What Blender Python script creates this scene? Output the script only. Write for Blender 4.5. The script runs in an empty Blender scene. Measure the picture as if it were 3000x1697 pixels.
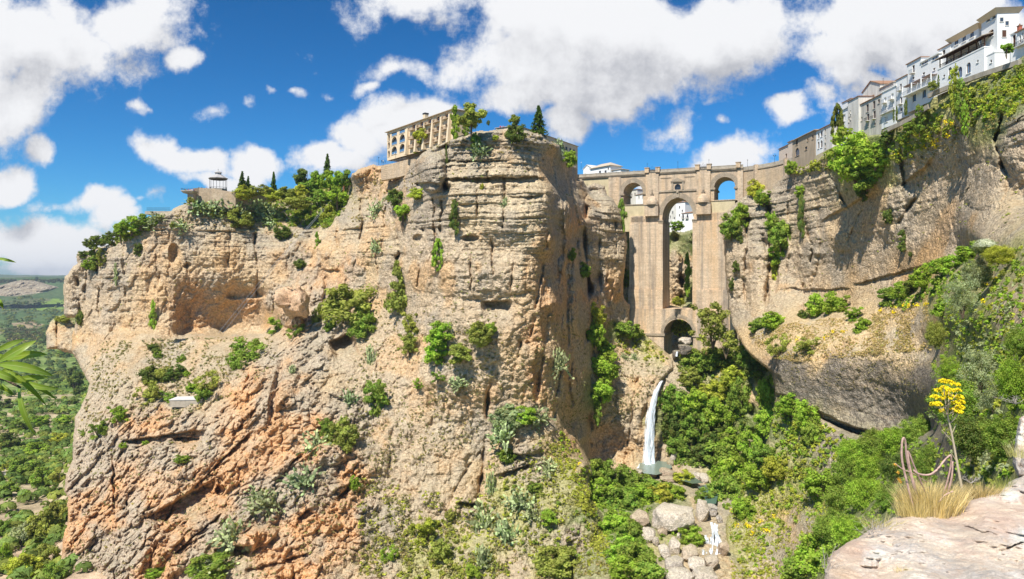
import bpy, bmesh, math, random
import numpy as np
from mathutils import Vector, Matrix

SC = bpy.context.scene
COL = SC.collection
rad = math.radians
# ------------------------------------------------------------------ camera, sky, sun
F, CX, CY = 1800.0, 1287.0, 700.0          # focal length / optical axis of the wide view, in sketch units
cam_d = bpy.data.cameras.new("camera"); cam = bpy.data.objects.new("camera", cam_d); COL.objects.link(cam)
cam.location = (0, 0, 0); cam.rotation_euler = (rad(90), 0, 0)
cam_d.sensor_width = 36.0; cam_d.lens = 36.0 * F / 2574.0
cam_d.shift_y = -28.0 / 2574.0
cam_d.clip_start = 0.1; cam_d.clip_end = 30000
SC.camera = cam
SC.view_settings.view_transform = 'Standard'; SC.view_settings.look = 'None'
SC.view_settings.gamma = 1; SC.view_settings.exposure = 0.53
SC.cycles.max_bounces = 5; SC.cycles.diffuse_bounces = 3; SC.cycles.glossy_bounces = 2
SC.cycles.transmission_bounces = 3; SC.cycles.transparent_max_bounces = 6
SUN_V = Vector((-0.36, -0.62, 1.0)).normalized()
sun_el = math.asin(SUN_V.z); sun_az = math.atan2(SUN_V.x, SUN_V.y)
sd = bpy.data.lights.new("sun", 'SUN'); sd.energy = 5.0; sd.angle = rad(0.53); sd.color = (1.0, 0.955, 0.87)
so = bpy.data.objects.new("sun", sd); COL.objects.link(so)
so.rotation_euler = (-SUN_V).to_track_quat('-Z', 'Y').to_euler()

W = bpy.data.worlds.new("World"); SC.world = W; W.use_nodes = True
def build_sky():
    nt = W.node_tree; N = nt.nodes; L = nt.links; N.clear()
    # cloud density as a function of the direction (tangent coordinates), shared group
    g = bpy.data.node_groups.new("cloud_density", 'ShaderNodeTree')
    g.interface.new_socket("Dir", in_out='INPUT', socket_type='NodeSocketVector')
    g.interface.new_socket("Density", in_out='OUTPUT', socket_type='NodeSocketFloat')
    gi = g.nodes.new('NodeGroupInput'); go = g.nodes.new('NodeGroupOutput'); GL = g.links
    def mth(op, a, b=None, c=None, tree=g, clamp=False):
        n = tree.nodes.new('ShaderNodeMath'); n.operation = op; n.use_clamp = clamp
        for i, v in enumerate((a, b, c)):
            if v is None: continue
            if isinstance(v, (int, float)): n.inputs[i].default_value = v
            else: tree.links.new(v, n.inputs[i])
        return n.outputs[0]
    def vm(op, a, b=None, s=None, tree=g):
        n = tree.nodes.new('ShaderNodeVectorMath'); n.operation = op
        for i, v in enumerate((a, b)):
            if v is None: continue
            if isinstance(v, tuple): n.inputs[i].default_value = v
            else: tree.links.new(v, n.inputs[i])
        if s is not None: n.inputs['Scale'].default_value = s
        return n
    D = gi.outputs[0]
    warp = g.nodes.new('ShaderNodeTexNoise'); warp.inputs['Scale'].default_value = 5.5; warp.inputs['Detail'].default_value = 3
    GL.new(D, warp.inputs['Vector'])
    wv = vm('SCALE', vm('SUBTRACT', warp.outputs['Color'], (0.5, 0.5, 0.5)).outputs[0], s=0.13).outputs[0]
    Dw = vm('ADD', D, wv).outputs[0]
    blobs = [(130,110,240,190,1),(50,260,120,110,1),(290,40,190,100,.9),(105,385,50,40,.8),(345,280,50,34,.62),(430,160,44,44,.75),(385,275,50,22,.4),
      (400,375,90,60,1),(510,400,120,48,1),(640,392,85,52,1),(560,445,90,40,.9),(525,268,66,30,.6),(612,245,34,26,.55),
      (800,385,95,55,1),(905,340,90,80,1),(1010,300,150,90,1.1),(1090,275,80,60,1),(830,405,120,50,.9),
      (740,220,46,20,.55),(685,212,30,16,.5),(1000,155,120,44,.75),(935,190,56,32,.7),(830,205,34,20,.45),
      (1060,25,210,62,1),(1500,130,360,190,1.35),(1300,225,170,90,1),(1780,110,230,150,1.2),(1440,300,120,62,1),(1560,250,150,90,1),(1340,30,200,100,1),
      (1670,325,80,52,.8),(1760,280,60,30,.35),(1960,300,64,36,.8),(1790,328,40,20,.65),(1850,395,150,58,1.05),(1650,432,130,30,.9),(1760,425,120,40,1),(1900,372,90,50,.9),
      (2320,70,330,170,1.3),(2120,150,160,100,1),(2040,240,70,50,.5),(2520,150,180,200,1.1),(2180,230,120,70,.8),(2100,285,40,18,.4),
      (45,465,90,50,1),(210,515,170,36,.95),(110,600,230,90,1.2),(280,545,110,48,1.1),(330,520,60,30,.8),(90,660,220,44,1),(260,610,130,52,1),(430,500,50,28,.5),(380,510,50,20,.5)]
    acc = None
    for cx, cy, rx, ry, w in blobs:
        c = ((cx-CX)/F, 0.0, (CY-cy)/F)
        d = vm('MULTIPLY', vm('SUBTRACT', Dw, c).outputs[0], (F/rx, 0.0, F/ry)).outputs[0]
        ln = vm('LENGTH', d).outputs['Value']
        v = mth('MULTIPLY', mth('SUBTRACT', 1.28, ln), w*1.0)
        v = mth('MAXIMUM', v, 0.0)
        acc = v if acc is None else mth('MAXIMUM', acc, v)
    nz = g.nodes.new('ShaderNodeTexNoise'); nz.inputs['Scale'].default_value = 7.5; nz.inputs['Detail'].default_value = 9
    nz.inputs['Roughness'].default_value = 0.66; GL.new(D, nz.inputs['Vector'])
    fine = mth('MULTIPLY', mth('SUBTRACT', nz.outputs['Fac'], 0.5), 2.9)
    dens = mth('ADD', mth('SUBTRACT', mth('MINIMUM', acc, 1.1), 0.27), fine)
    GL.new(dens, go.inputs[0])
    tc = N.new('ShaderNodeTexCoord'); sp = N.new('ShaderNodeSeparateXYZ'); L.new(tc.outputs['Generated'], sp.inputs[0])
    yy = mth('MAXIMUM', sp.outputs['Y'], 0.12, tree=nt)
    cb = N.new('ShaderNodeCombineXYZ')
    L.new(mth('DIVIDE', sp.outputs['X'], yy, tree=nt), cb.inputs[0]); L.new(mth('DIVIDE', sp.outputs['Z'], yy, tree=nt), cb.inputs[2])
    def dens_at(off):
        n = N.new('ShaderNodeGroup'); n.node_tree = g
        v = vm('ADD', cb.outputs[0], off, tree=nt).outputs[0]; L.new(v, n.inputs[0]); return n.outputs[0]
    d0 = dens_at((0.0, 0.0, 0.0)); d2 = dens_at((-0.014, 0.0, 0.055))
    def mr(v, a, b, c, d, smooth=True):
        n = N.new('ShaderNodeMapRange'); n.interpolation_type = 'SMOOTHSTEP' if smooth else 'LINEAR'
        L.new(v, n.inputs[0])
        for i, x in enumerate((a, b, c, d)): n.inputs[i+1].default_value = x
        return n.outputs[0]
    alpha = mr(d0, -0.03, 0.5, 0.0, 1.0)
    thick = mth('ADD', mth('MULTIPLY', d2, 1.45, tree=nt), mth('MULTIPLY', d0, -0.9, tree=nt), tree=nt)
    shade = mr(thick, -0.35, 1.6, 0.0, 1.0)
    sky = N.new('ShaderNodeTexSky'); sky.sky_type = 'NISHITA'; sky.sun_disc = False
    sky.sun_elevation = sun_el; sky.sun_rotation = sun_az; sky.altitude = 700; sky.air_density = 1.0; sky.dust_density = 0.6; sky.ozone_density = 2.5
    hs = N.new('ShaderNodeHueSaturation'); hs.inputs['Saturation'].default_value = 1.04; hs.inputs['Value'].default_value = .90
    hs.inputs['Hue'].default_value = 0.492
    s1_ = vm('MULTIPLY', sky.outputs[0], (0.064, 0.098, 0.122), tree=nt).outputs[0]
    gm = N.new('ShaderNodeGamma'); gm.inputs['Gamma'].default_value = 1.45; L.new(s1_, gm.inputs['Color'])
    s2_ = vm('SCALE', gm.outputs[0], s=9.5, tree=nt).outputs[0]
    L.new(s2_, hs.inputs['Color'])
    cr = N.new('ShaderNodeValToRGB'); e = cr.color_ramp.elements
    e[0].position = 0.0; e[0].color = (6.45, 6.5, 6.65, 1); e[1].position = 1.0; e[1].color = (3.3, 3.4, 3.75, 1)
    m_ = cr.color_ramp.elements.new(0.45); m_.color = (5.3, 5.35, 5.55, 1)
    L.new(shade, cr.inputs[0])
    mx = N.new('ShaderNodeMix'); mx.data_type = 'RGBA'; L.new(alpha, mx.inputs['Factor'])
    L.new(hs.outputs[0], mx.inputs[6]); L.new(cr.outputs[0], mx.inputs[7])
    bg = N.new('ShaderNodeBackground'); bg.inputs['Strength'].default_value = 0.1; L.new(mx.outputs[2], bg.inputs['Color'])
    out = N.new('ShaderNodeOutputWorld'); L.new(bg.outputs[0], out.inputs[0])
    W.cycles.sampling_method = 'MANUAL'; W.cycles.sample_map_resolution = 512
build_sky()

# ------------------------------------------------------------------ naming helpers
def tag(o, label=None, cat=None, group=None, kind=None):
    if label: o['label'] = label
    if cat: o['category'] = cat
    if group: o['group'] = group
    if kind: o['kind'] = kind
    return o
def empty(name, loc=(0,0,0), rz=0.0):
    o = bpy.data.objects.new(name, None); COL.objects.link(o); o.location = loc; o.rotation_euler = (0,0,rz); o.empty_display_size = 1
    return o
def link_mesh(name, me, mat=None, parent=None):
    o = bpy.data.objects.new(name, me); COL.objects.link(o)
    if mat is not None:
        for m in (mat if isinstance(mat, (list, tuple)) else [mat]): me.materials.append(m)
    if parent is not None: o.parent = parent
    return o
def np_mesh(name, V, Fq, smooth=False):
    V = np.asarray(V, dtype=np.float32); Fq = np.asarray(Fq, dtype=np.int32)
    me = bpy.data.meshes.new(name); nv = len(V); nf, k = Fq.shape
    me.vertices.add(nv); me.vertices.foreach_set('co', V.ravel())
    me.loops.add(nf*k); me.loops.foreach_set('vertex_index', Fq.ravel())
    me.polygons.add(nf); me.polygons.foreach_set('loop_start', np.arange(0, nf*k, k, dtype=np.int32))
    me.polygons.foreach_set('loop_total', np.full(nf, k, dtype=np.int32))
    me.polygons.foreach_set('use_smooth', np.full(nf, smooth, dtype=bool))
    me.update(calc_edges=True); return me
def at(px, py, Y): return Vector(((px-CX)/F*Y, Y, (CY-py)/F*Y))

# ------------------------------------------------------------------ numpy noise
_rng = np.random.RandomState(7); _perm = _rng.permutation(4096).astype(np.int64); _perm = np.concatenate([_perm, _perm, _perm])
_val = (_rng.rand(4096)*2-1)
def _h(i, j, k): return _val[_perm[_perm[_perm[i & 4095] + (j & 4095)] + (k & 4095)]]
def vnoise(x, y, z):
    xi = np.floor(x).astype(np.int64); yi = np.floor(y).astype(np.int64); zi = np.floor(z).astype(np.int64)
    fx, fy, fz = x-xi, y-yi, z-zi
    sx, sy, sz = fx*fx*(3-2*fx), fy*fy*(3-2*fy), fz*fz*(3-2*fz)
    def lx(j, k): a = _h(xi, yi+j, zi+k); return a + (_h(xi+1, yi+j, zi+k)-a)*sx
    a = lx(0,0); a = a + (lx(1,0)-a)*sy; b = lx(0,1); b = b + (lx(1,1)-b)*sy
    return a + (b-a)*sz
def fbm(x, y, z, o=4, g=0.5, lac=2.03):
    s = 0; a = 1.0; t = 0
    for i in range(o):
        s = s + a*vnoise(x+13.7*i, y+7.1*i, z+3.3*i); t += a; a *= g; x = x*lac; y = y*lac; z = z*lac
    return s/t
def ridged(x, y, z, o=4, g=0.55):
    s = 0; a = 1.0; t = 0
    for i in range(o):
        s = s + a*(1-np.abs(vnoise(x+5.7*i, y+9.1*i, z+1.3*i))*2.2); t += a; a *= g; x = x*2.07; y = y*2.07; z = z*2.07
    return s/t
def worley(x, y, z):
    xi = np.floor(x).astype(np.int64); yi = np.floor(y).astype(np.int64); zi = np.floor(z).astype(np.int64)
    f1 = np.full(x.shape, 9.0); f2 = np.full(x.shape, 9.0); idv = np.zeros(x.shape)
    for a in (-1,0,1):
        for b in (-1,0,1):
            for c in (-1,0,1):
                i, j, k = xi+a, yi+b, zi+c
                dx = i + .5+.5*_h(i,j,k) - x; dy = j + .5+.5*_h(i+71,j,k) - y; dz = k + .5+.5*_h(i,j+37,k) - z
                d = dx*dx+dy*dy+dz*dz; nearer = d < f1
                f2 = np.where(nearer, f1, np.minimum(f2, d)); idv = np.where(nearer, _h(i+11,j+5,k+3), idv); f1 = np.where(nearer, d, f1)
    return np.sqrt(f1), np.sqrt(f2), idv
def sstep(x, a, b):
    t = np.clip((x-a)/(b-a), 0, 1); return t*t*(3-2*t)
def pip(px, py, poly):
    ins = np.zeros(px.shape, bool); n = len(poly)
    for i in range(n):
        x0, y0 = poly[i]; x1, y1 = poly[(i+1) % n]
        if y0 == y1: continue
        c = ((y0 > py) != (y1 > py)) & (px < (x1-x0)*(py-y0)/(y1-y0)+x0); ins ^= c
    return ins
def seg_dist(px, py, pts, closed=False):
    d = np.full(px.shape, 1e9); n = len(pts); m = n if closed else n-1
    for i in range(m):
        x0, y0 = pts[i]; x1, y1 = pts[(i+1) % n]; vx, vy = x1-x0, y1-y0; l2 = vx*vx+vy*vy+1e-9
        t = np.clip(((px-x0)*vx+(py-y0)*vy)/l2, 0, 1)
        d = np.minimum(d, np.hypot(px-(x0+t*vx), py-(y0+t*vy)))
    return d
class RBF:
    def __init__(s, pts):
        a = np.array([(p[0]/100., p[1]/100.) for p in pts]); y = np.array([p[2] for p in pts], float); n = len(a)
        K = np.hypot(a[:,None,0]-a[None,:,0], a[:,None,1]-a[None,:,1]); Pm = np.c_[np.ones(n), a]
        M = np.zeros((n+3, n+3)); M[:n,:n] = K; M[:n,n:] = Pm; M[n:,:n] = Pm.T
        s.w = np.linalg.lstsq(M, np.r_[y, 0, 0, 0], rcond=None)[0]; s.a = a; s.n = n
    def __call__(s, px, py):
        x = px.ravel()/100.; y = py.ravel()/100.; out = s.w[s.n] + s.w[s.n+1]*x + s.w[s.n+2]*y
        for i in range(s.n): out = out + s.w[i]*np.hypot(x-s.a[i,0], y-s.a[i,1])
        return out.reshape(px.shape)

# ------------------------------------------------------------------ materials
def new_mat(name):
    m = bpy.data.materials.new(name); m.use_nodes = True; nt = m.node_tree; nt.nodes.clear()
    return m, nt, nt.nodes, nt.links
def principled(N, L, rough=0.9, spec=0.2):
    b = N.new('ShaderNodeBsdfPrincipled'); b.inputs['Roughness'].default_value = rough; b.inputs['Specular IOR Level'].default_value = spec
    o = N.new('ShaderNodeOutputMaterial'); L.new(b.outputs[0], o.inputs[0]); return b
def nz(N, L, vec, scale, detail=4, rough=0.55, stretch=None):
    t = N.new('ShaderNodeTexNoise'); t.inputs['Scale'].default_value = scale; t.inputs['Detail'].default_value = detail; t.inputs['Roughness'].default_value = rough
    if stretch:
        mp = N.new('ShaderNodeMapping'); mp.inputs['Scale'].default_value = stretch; L.new(vec, mp.inputs[0]); vec = mp.outputs[0]
    L.new(vec, t.inputs['Vector']); return t.outputs['Fac']
def mrng(N, L, v, a, b, c, d):
    n = N.new('ShaderNodeMapRange'); L.new(v, n.inputs[0])
    for i, x in enumerate((a, b, c, d)): n.inputs[i+1].default_value = x
    return n.outputs[0]
def mixc(N, L, f, a, b, blend='MIX'):
    n = N.new('ShaderNodeMix'); n.data_type = 'RGBA'; n.blend_type = blend
    if isinstance(f, (int, float)): n.inputs[0].default_value = f
    else: L.new(f, n.inputs[0])
    for i, v in ((6, a), (7, b)):
        if isinstance(v, tuple): n.inputs[i].default_value = (*v[:3], 1)
        else: L.new(v, n.inputs[i])
    return n.outputs[2]
def simple(name, color, rough=0.8, var=0.15, scale=1.5, bump=0.0, metallic=0.0, spec=0.25, stretch=None, coord='Object'):
    m, nt, N, L = new_mat(name); b = principled(N, L, rough, spec); b.inputs['Metallic'].default_value = metallic
    tc = N.new('ShaderNodeTexCoord'); f = nz(N, L, tc.outputs[coord], scale, 6, 0.6, stretch)
    k = mrng(N, L, f, 0.25, 0.75, 1-var, 1+var)
    mu = N.new('ShaderNodeVectorMath'); mu.operation = 'SCALE'; mu.inputs[0].default_value = color[:3]; L.new(k, mu.inputs['Scale'])
    L.new(mu.outputs[0], b.inputs['Base Color'])
    if bump:
        bp = N.new('ShaderNodeBump'); bp.inputs['Strength'].default_value = bump; bp.inputs['Distance'].default_value = 0.3; L.new(f, bp.inputs['Height']); L.new(bp.outputs[0], b.inputs['Normal'])
    return m
def rock_mat(name, unit=1.0, tints=((.42,.37,.31),(.52,.36,.20),(.20,.18,.165),(.36,.33,.22))):
    """rock whose own colour comes from the 'rock' attribute (beds, stains), broken up by noise in metres"""
    m, nt, N, L = new_mat(name); b = principled(N, L, 0.95, 0.1)
    at_ = N.new('ShaderNodeAttribute'); at_.attribute_name = 'rock'
    tc = N.new('ShaderNodeTexCoord'); V = tc.outputs['Object']
    n1 = nz(N, L, V, 0.09/unit, 6, 0.6); n2 = nz(N, L, V, 0.9/unit, 8, 0.7); n3 = nz(N, L, V, 3.2/unit, 4, 0.7)
    nh = nz(N, L, V, 0.25/unit, 5, 0.6, (0.4, 0.4, 3.0)); nv = nz(N, L, V, 0.22/unit, 6, 0.65, (2.2, 2.2, 0.16))
    c = mixc(N, L, mrng(N, L, n1, 0.4, 0.7, 0, 0.25), at_.outputs['Color'], tints[0])
    c = mixc(N, L, mrng(N, L, nh, 0.5, 0.72, 0, 0.35), c, tints[1])
    c = mixc(N, L, mrng(N, L, nv, 0.56, 0.78, 0, 0.5), c, tints[2])
    geo = N.new('ShaderNodeNewGeometry'); sn = N.new('ShaderNodeSeparateXYZ'); L.new(geo.outputs['True Normal'], sn.inputs[0])
    tn = N.new('ShaderNodeMath'); tn.operation = 'MULTIPLY'; L.new(mrng(N, L, sn.outputs[2], .35, .8, 0, .55), tn.inputs[0]); L.new(mrng(N, L, n2, .35, .6, .2, 1), tn.inputs[1])
    c = mixc(N, L, tn.outputs[0], c, tints[3])
    vo = N.new('ShaderNodeTexVoronoi'); vo.inputs['Scale'].default_value = 1.7/unit; L.new(V, vo.inputs['Vector'])
    s = mrng(N, L, n2, 0.32, 0.68, 0.50, 1.42)
    s2 = mrng(N, L, n3, 0.3, 0.7, 0.80, 1.18)
    mm = N.new('ShaderNodeMath'); mm.operation = 'MULTIPLY'; L.new(s, mm.inputs[0]); L.new(s2, mm.inputs[1])
    sc = N.new('ShaderNodeVectorMath'); sc.operation = 'SCALE'; L.new(c, sc.inputs[0]); L.new(mm.outputs[0], sc.inputs['Scale'])
    L.new(sc.outputs[0], b.inputs['Base Color'])
    h = N.new('ShaderNodeMath'); h.operation = 'ADD'; L.new(n2, h.inputs[0])
    h2 = N.new('ShaderNodeMath'); h2.operation = 'MULTIPLY'; L.new(vo.outputs['Distance'], h2.inputs[0]); h2.inputs[1].default_value = -0.5; L.new(h2.outputs[0], h.inputs[1])
    bp = N.new('ShaderNodeBump'); bp.inputs['Strength'].default_value = 0.9; bp.inputs['Distance'].default_value = 0.9*unit; L.new(h.outputs[0], bp.inputs['Height'])
    L.new(bp.outputs[0], b.inputs['Normal'])
    return m
ROCK = rock_mat("cliff_rock")
# ------------------------------------------------------------------ rock masses (real surfaces with their own distance, relief and thickness)
Z = dict(FC=((.30,.23,.17), .3, .8, .3, .2),   # colour, bedding, chunk, pit, crag, greenness of the turf
  S=((.56,.48,.36), .85, .4, .35, .0), S2=((.62,.53,.39), .7, .3, .4, .0), G=((.42,.38,.33), .9, .5, .3, .1), C=((.60,.47,.31), .25, .6, .8, .1),
  P=((.54,.46,.36), .15, .5, 1., .0), O=((.66,.41,.22), .15, .8, .6, .3), OC=((.72,.42,.21), .1, 1., .4, 1.), GC=((.47,.42,.365), .1, 1., .5, 1.),
  T=((.50,.42,.32), .0, .4, .8, .1), D=((.46,.34,.21), .0, .3, .5, .0), F1=((.90,.80,.70), .0, .6, 1., .2), F2=((.66,.49,.38), .0, .2, .5, .0),
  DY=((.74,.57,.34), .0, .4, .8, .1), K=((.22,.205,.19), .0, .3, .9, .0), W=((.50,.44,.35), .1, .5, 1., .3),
  V=((.17,.24,.07), .0, .4, .6, .1), Y=((.40,.42,.16), .0, .4, .6, .1), R=((.62,.50,.36), .2, .7, .4, .2))
MASSES = {}
def mass(name, poly, pts, zones, dents=(), cracks=(), step=2.0, round_w=10, round_d=9, amp=1.0, seed=0.0, mat=None, top_back=0, warp=5.0, unit=1.0, setback=()):
    xs = [p[0] for p in poly]; ys = [p[1] for p in poly]
    x0, x1, y0, y1 = min(xs)-8, max(xs)+8, min(ys)-8, max(ys)+8
    gx = np.arange(x0, x1, step); gy = np.arange(y0, y1, step)
    PX, PY = np.meshgrid(gx, gy)
    D = RBF(pts)(PX, PY)
    wx = fbm(PX/22+seed, PY/22, PX*0+seed, 4)*warp; wy = fbm(PX/22+seed, PY/22+40, PX*0+seed, 4)*warp
    mask = pip(PX+wx*.7, PY+wy*.7, poly)
    ed = seg_dist(PX+wx*.7, PY+wy*.7, poly, True)
    # zone parameters by inverse distance
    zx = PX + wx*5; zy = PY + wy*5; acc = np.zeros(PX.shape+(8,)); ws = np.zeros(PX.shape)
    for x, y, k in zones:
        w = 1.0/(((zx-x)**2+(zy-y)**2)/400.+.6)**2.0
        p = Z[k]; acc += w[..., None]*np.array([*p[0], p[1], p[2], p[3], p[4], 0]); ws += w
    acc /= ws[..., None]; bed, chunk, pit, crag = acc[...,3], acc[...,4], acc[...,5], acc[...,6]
    X = (PX-CX)/F*D; Zw = (CY-PY)/F*D
    for x, y, rx, ry, d, *o in dents:
        a = rad(o[0]) if o else 0; mode = o[1] if len(o) > 1 else 'r'
        ux = (PX+wx*1.2-x); uy = (PY+wy*1.2-y); u = (ux*math.cos(a)+uy*math.sin(a))/rx; v = (-ux*math.sin(a)+uy*math.cos(a))/ry
        if mode == 'o':     # overhang: starts shallow at the top, deepest near the foot, ends abruptly
            m = sstep(1-np.abs(u), 0, .35)*np.clip((v+1)/1.6, 0, 1)**1.2*(1-sstep(v, .75, 1.0))
        elif mode == 'u':   # roof: abrupt at the top, fades downward
            m = sstep(1-np.abs(u), 0, .4)*sstep(v, -1, -.82)*(1-sstep(v, -.8, 1))
        else: m = np.clip(1-(u*u+v*v), 0, 1)**.6
        D = D + d*m
    for pl, w, d in cracks:
        dd = seg_dist(PX+wx*1.3, PY+wy*.5, pl); k = np.clip(.55+1.5*fbm(PX/40+w, PY/28, PX*0+d, 3), .05, 1.3); D = D + d*k*(.62*np.exp(-(dd/(w*(.5+.6*k)))**2)+.3*np.exp(-(dd/(3.2*w))**2))
    for pl, dd_ in setback:
        qx, qy = PX+wx*.8, PY+wy*.8; sg = seg_dist(qx, qy, pl, True)*np.where(pip(qx, qy, pl), 1, -1); D = D + dd_*sstep(sg, -1.5, 4)
    s = seed
    # relief in metres
    Dk = D; X = X/unit; D = D/unit; Zw = Zw/unit
    lay = Zw + 1.6*fbm(X/30+s, D/30, Zw/30, 3) + .5*fbm(X/6+s, D/6, Zw/6, 2)
    hs = X*.9+D*.45+3.*fbm(X/9+s, D/9, Zw/9+4, 2)
    def beds(f, sd):
        q = lay*f+sd; i = np.floor(q); fr = q-i
        a = _h(i.astype(np.int64), i.astype(np.int64)*0+int(sd*7)+3, i.astype(np.int64)*0+1)
        b_ = _h(i.astype(np.int64)-1, i.astype(np.int64)*0+int(sd*7)+3, i.astype(np.int64)*0+1)
        ii = i.astype(np.int64); u = hs/(1.3+2.4/f)+_h(ii, ii*0+5, ii*0+9)*3; j = np.floor(u); fu = u-j; jj = j.astype(np.int64)
        blk = _h(ii, jj, ii*0+int(sd*3)); blk2 = _h(ii-1, jj, ii*0+int(sd*3)); jt = np.exp(-(np.minimum(fu, 1-fu)/.05)**2)*(.3+.7*(_h(ii, jj, ii*0+4) > 0))
        t = sstep(fr, 0, .22); return (b_+.75*blk2)+((a+.75*blk)-(b_+.75*blk2))*t - .55*np.exp(-(fr/.09)**2) - .5*jt
    lat = .5+.7*fbm(X/14+s, D/14, Zw/40, 3)
    rel = -bed*(1.25*beds(.17, 1)+.75*beds(.42, 2)*(.6+lat)+.35*beds(1.1, 3))*amp
    f1, f2, idv = worley(X/7.+s+.3*fbm(X/5,D/5,Zw/5,2), D/9., Zw/8.)
    rel += -chunk*amp*(1.3*idv*sstep(f2-f1, 0, .25) + .9*sstep(f2-f1, 0, .2))
    rel += -amp*(.4+.6*chunk)*3.4*fbm(X/16+s, D/16, Zw/16+9, 4) ; rel += -amp*(1-crag)*1.5*ridged(X/22+s, D/22, Zw/90, 3)
    rel += -amp*pit*.5*worley(X/2.2+s, D/2.2, Zw/2.2)[0]*-1.6
    vert = ridged(X/9+s, D/9, Zw/45, 3); rel += -amp*(1-crag)*.9*vert
    # crags: stretched on a slant
    ca, sa = math.cos(rad(52)), math.sin(rad(52)); U = X*ca+Zw*sa; Vv = -X*sa+Zw*ca
    cr_ = ridged(U/12+s, D/10, Vv/6.5, 5, .6); f1, f2, i2 = worley(U/5.0+s, D/4, Vv/3.2+.4*fbm(X/3, D/3, Zw/3, 2)); g1, g2, i3 = worley(X/2.4+s, D/2.4, Zw/2.0)
    rel += -crag*amp*(3.0*cr_ + 1.5*i2*sstep(f2-f1, 0, .3) + 1.0*sstep(f2-f1, 0, .18) + .8*i3*sstep(g2-g1, 0, .3) + .5*sstep(g2-g1, 0, .2))
    rel += -amp*pit*(.85*fbm(X/1.7+s, D/1.7, Zw/1.7, 3) + .35*ridged(X/3.+s, D/3, Zw/3., 2))
    rel += -amp*.22*vnoise(X/.8, D/.8, Zw/.8)
    rel = rel*unit; D = Dk; D2 = D + rel*np.clip(ed/6, .25, 1)
    # rounded rim turning away from the viewer
    t = np.clip(1-ed/round_w, 0, 1); D2 = D2 + round_d*(1-np.sqrt(np.clip(1-t*t, 0, 1)))
    # colour
    col = acc[..., :3].copy()
    col *= (1+.16*fbm(X/5+s, D/5, Zw/5, 4))[..., None]
    og = (sstep(fbm(X/13+s, D/20, Zw/16+2, 5), .08, .34)*.6*(1-crag)*(acc[...,0] > .4)*(acc[...,0]-acc[...,2] < .34))[..., None]; col = col*(1-og)+np.array([.66,.43,.22])*og
    gy = (sstep(fbm(X/11+s, D/20, Zw/18+21, 5), .1, .36)*.72*(acc[...,0] > .4))[..., None]; col = col*(1-gy)+np.array([.41,.38,.335])*gy
    tint = sstep(fbm(X/10+s, D/10, Zw/7+5, 4), .02, .3)*.38*crag    # grey weathered crust on the crags
    col = col*(1-tint[...,None]) + np.array([.60,.54,.465])*tint[...,None]
    tb = sstep(beds(.55, 2)*.5+.5*fbm(X/8, D/8, Zw/4, 3), .1, .5)*.45*bed
    col = col*(1-tb[...,None]) + np.array([.33,.30,.265])*tb[...,None]
    col = col*np.array([1.04, .93, .79]) if mat is None else col
    idx = np.full(PX.shape, -1, np.int64); 
    full = mask.copy()
    q = mask[:-1,:-1] & mask[1:,:-1] & mask[:-1,1:] & mask[1:,1:]
    use = np.zeros(mask.shape, bool); use[:-1,:-1] |= q; use[1:,:-1] |= q; use[:-1,1:] |= q; use[1:,1:] |= q
    idx[use] = np.arange(use.sum())
    P3 = np.stack([(PX-CX)/F*D2, D2, (CY-PY)/F*D2], -1)[use]; C3 = col[use]
    faces = np.stack([idx[:-1,:-1][q], idx[1:,:-1][q], idx[1:,1:][q], idx[:-1,1:][q]], -1)
    if top_back:   # plateau: run back from the rim, slightly falling away
        extraV, extraF = [], []; base = len(P3); row = []
        for j in range(PX.shape[1]):
            c = np.where(use[:, j])[0]
            row.append(idx[c[0], j] if len(c) else -1)
        k = base; nb = {}
        for j, i in enumerate(row):
            if i < 0: continue
            p = P3[i]
            for b, bk in enumerate((.25, 1.0)):
                Y2 = p[1] + top_back*bk; nb[(j, b)] = k; k += 1
                extraV.append((p[0]*Y2/p[1], Y2, p[2]*(1 if p[2] > 0 else Y2/p[1]) - 1.5)); 
        for j in range(len(row)-1):
            if row[j] < 0 or row[j+1] < 0: continue
            extraF.append((row[j], row[j+1], nb[(j+1,0)], nb[(j,0)])); extraF.append((nb[(j,0)], nb[(j+1,0)], nb[(j+1,1)], nb[(j,1)]))
        P3 = np.vstack([P3, np.array(extraV)]); faces = np.vstack([faces, np.array(extraF)])
        C3 = np.vstack([C3, np.tile(np.array([[.33,.30,.18]]), (len(extraV), 1))])
    me = np_mesh(name, P3, faces, True)
    ca_ = me.color_attributes.new('rock', 'FLOAT_COLOR', 'POINT'); ca_.data.foreach_set('color', np.c_[np.clip(C3, .02, .8), np.ones(len(C3))].astype(np.float32).ravel())
    o = link_mesh(name, me, mat or ROCK); tag(o, kind='structure')
    MASSES[name] = (x0, y0, step, D2, use)
    return o

def depth(px, py, names=None):
    """distance of the nearest rock surface seen at a sketch point"""
    best = None
    for n, (x0, y0, st, D2, use) in MASSES.items():
        if names and n not in names: continue
        i = int(round((py-y0)/st)); j = int(round((px-x0)/st))
        if 0 <= i < D2.shape[0] and 0 <= j < D2.shape[1] and use[i, j]:
            if best is None or D2[i, j] < best: best = D2[i, j]
    return best

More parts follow.
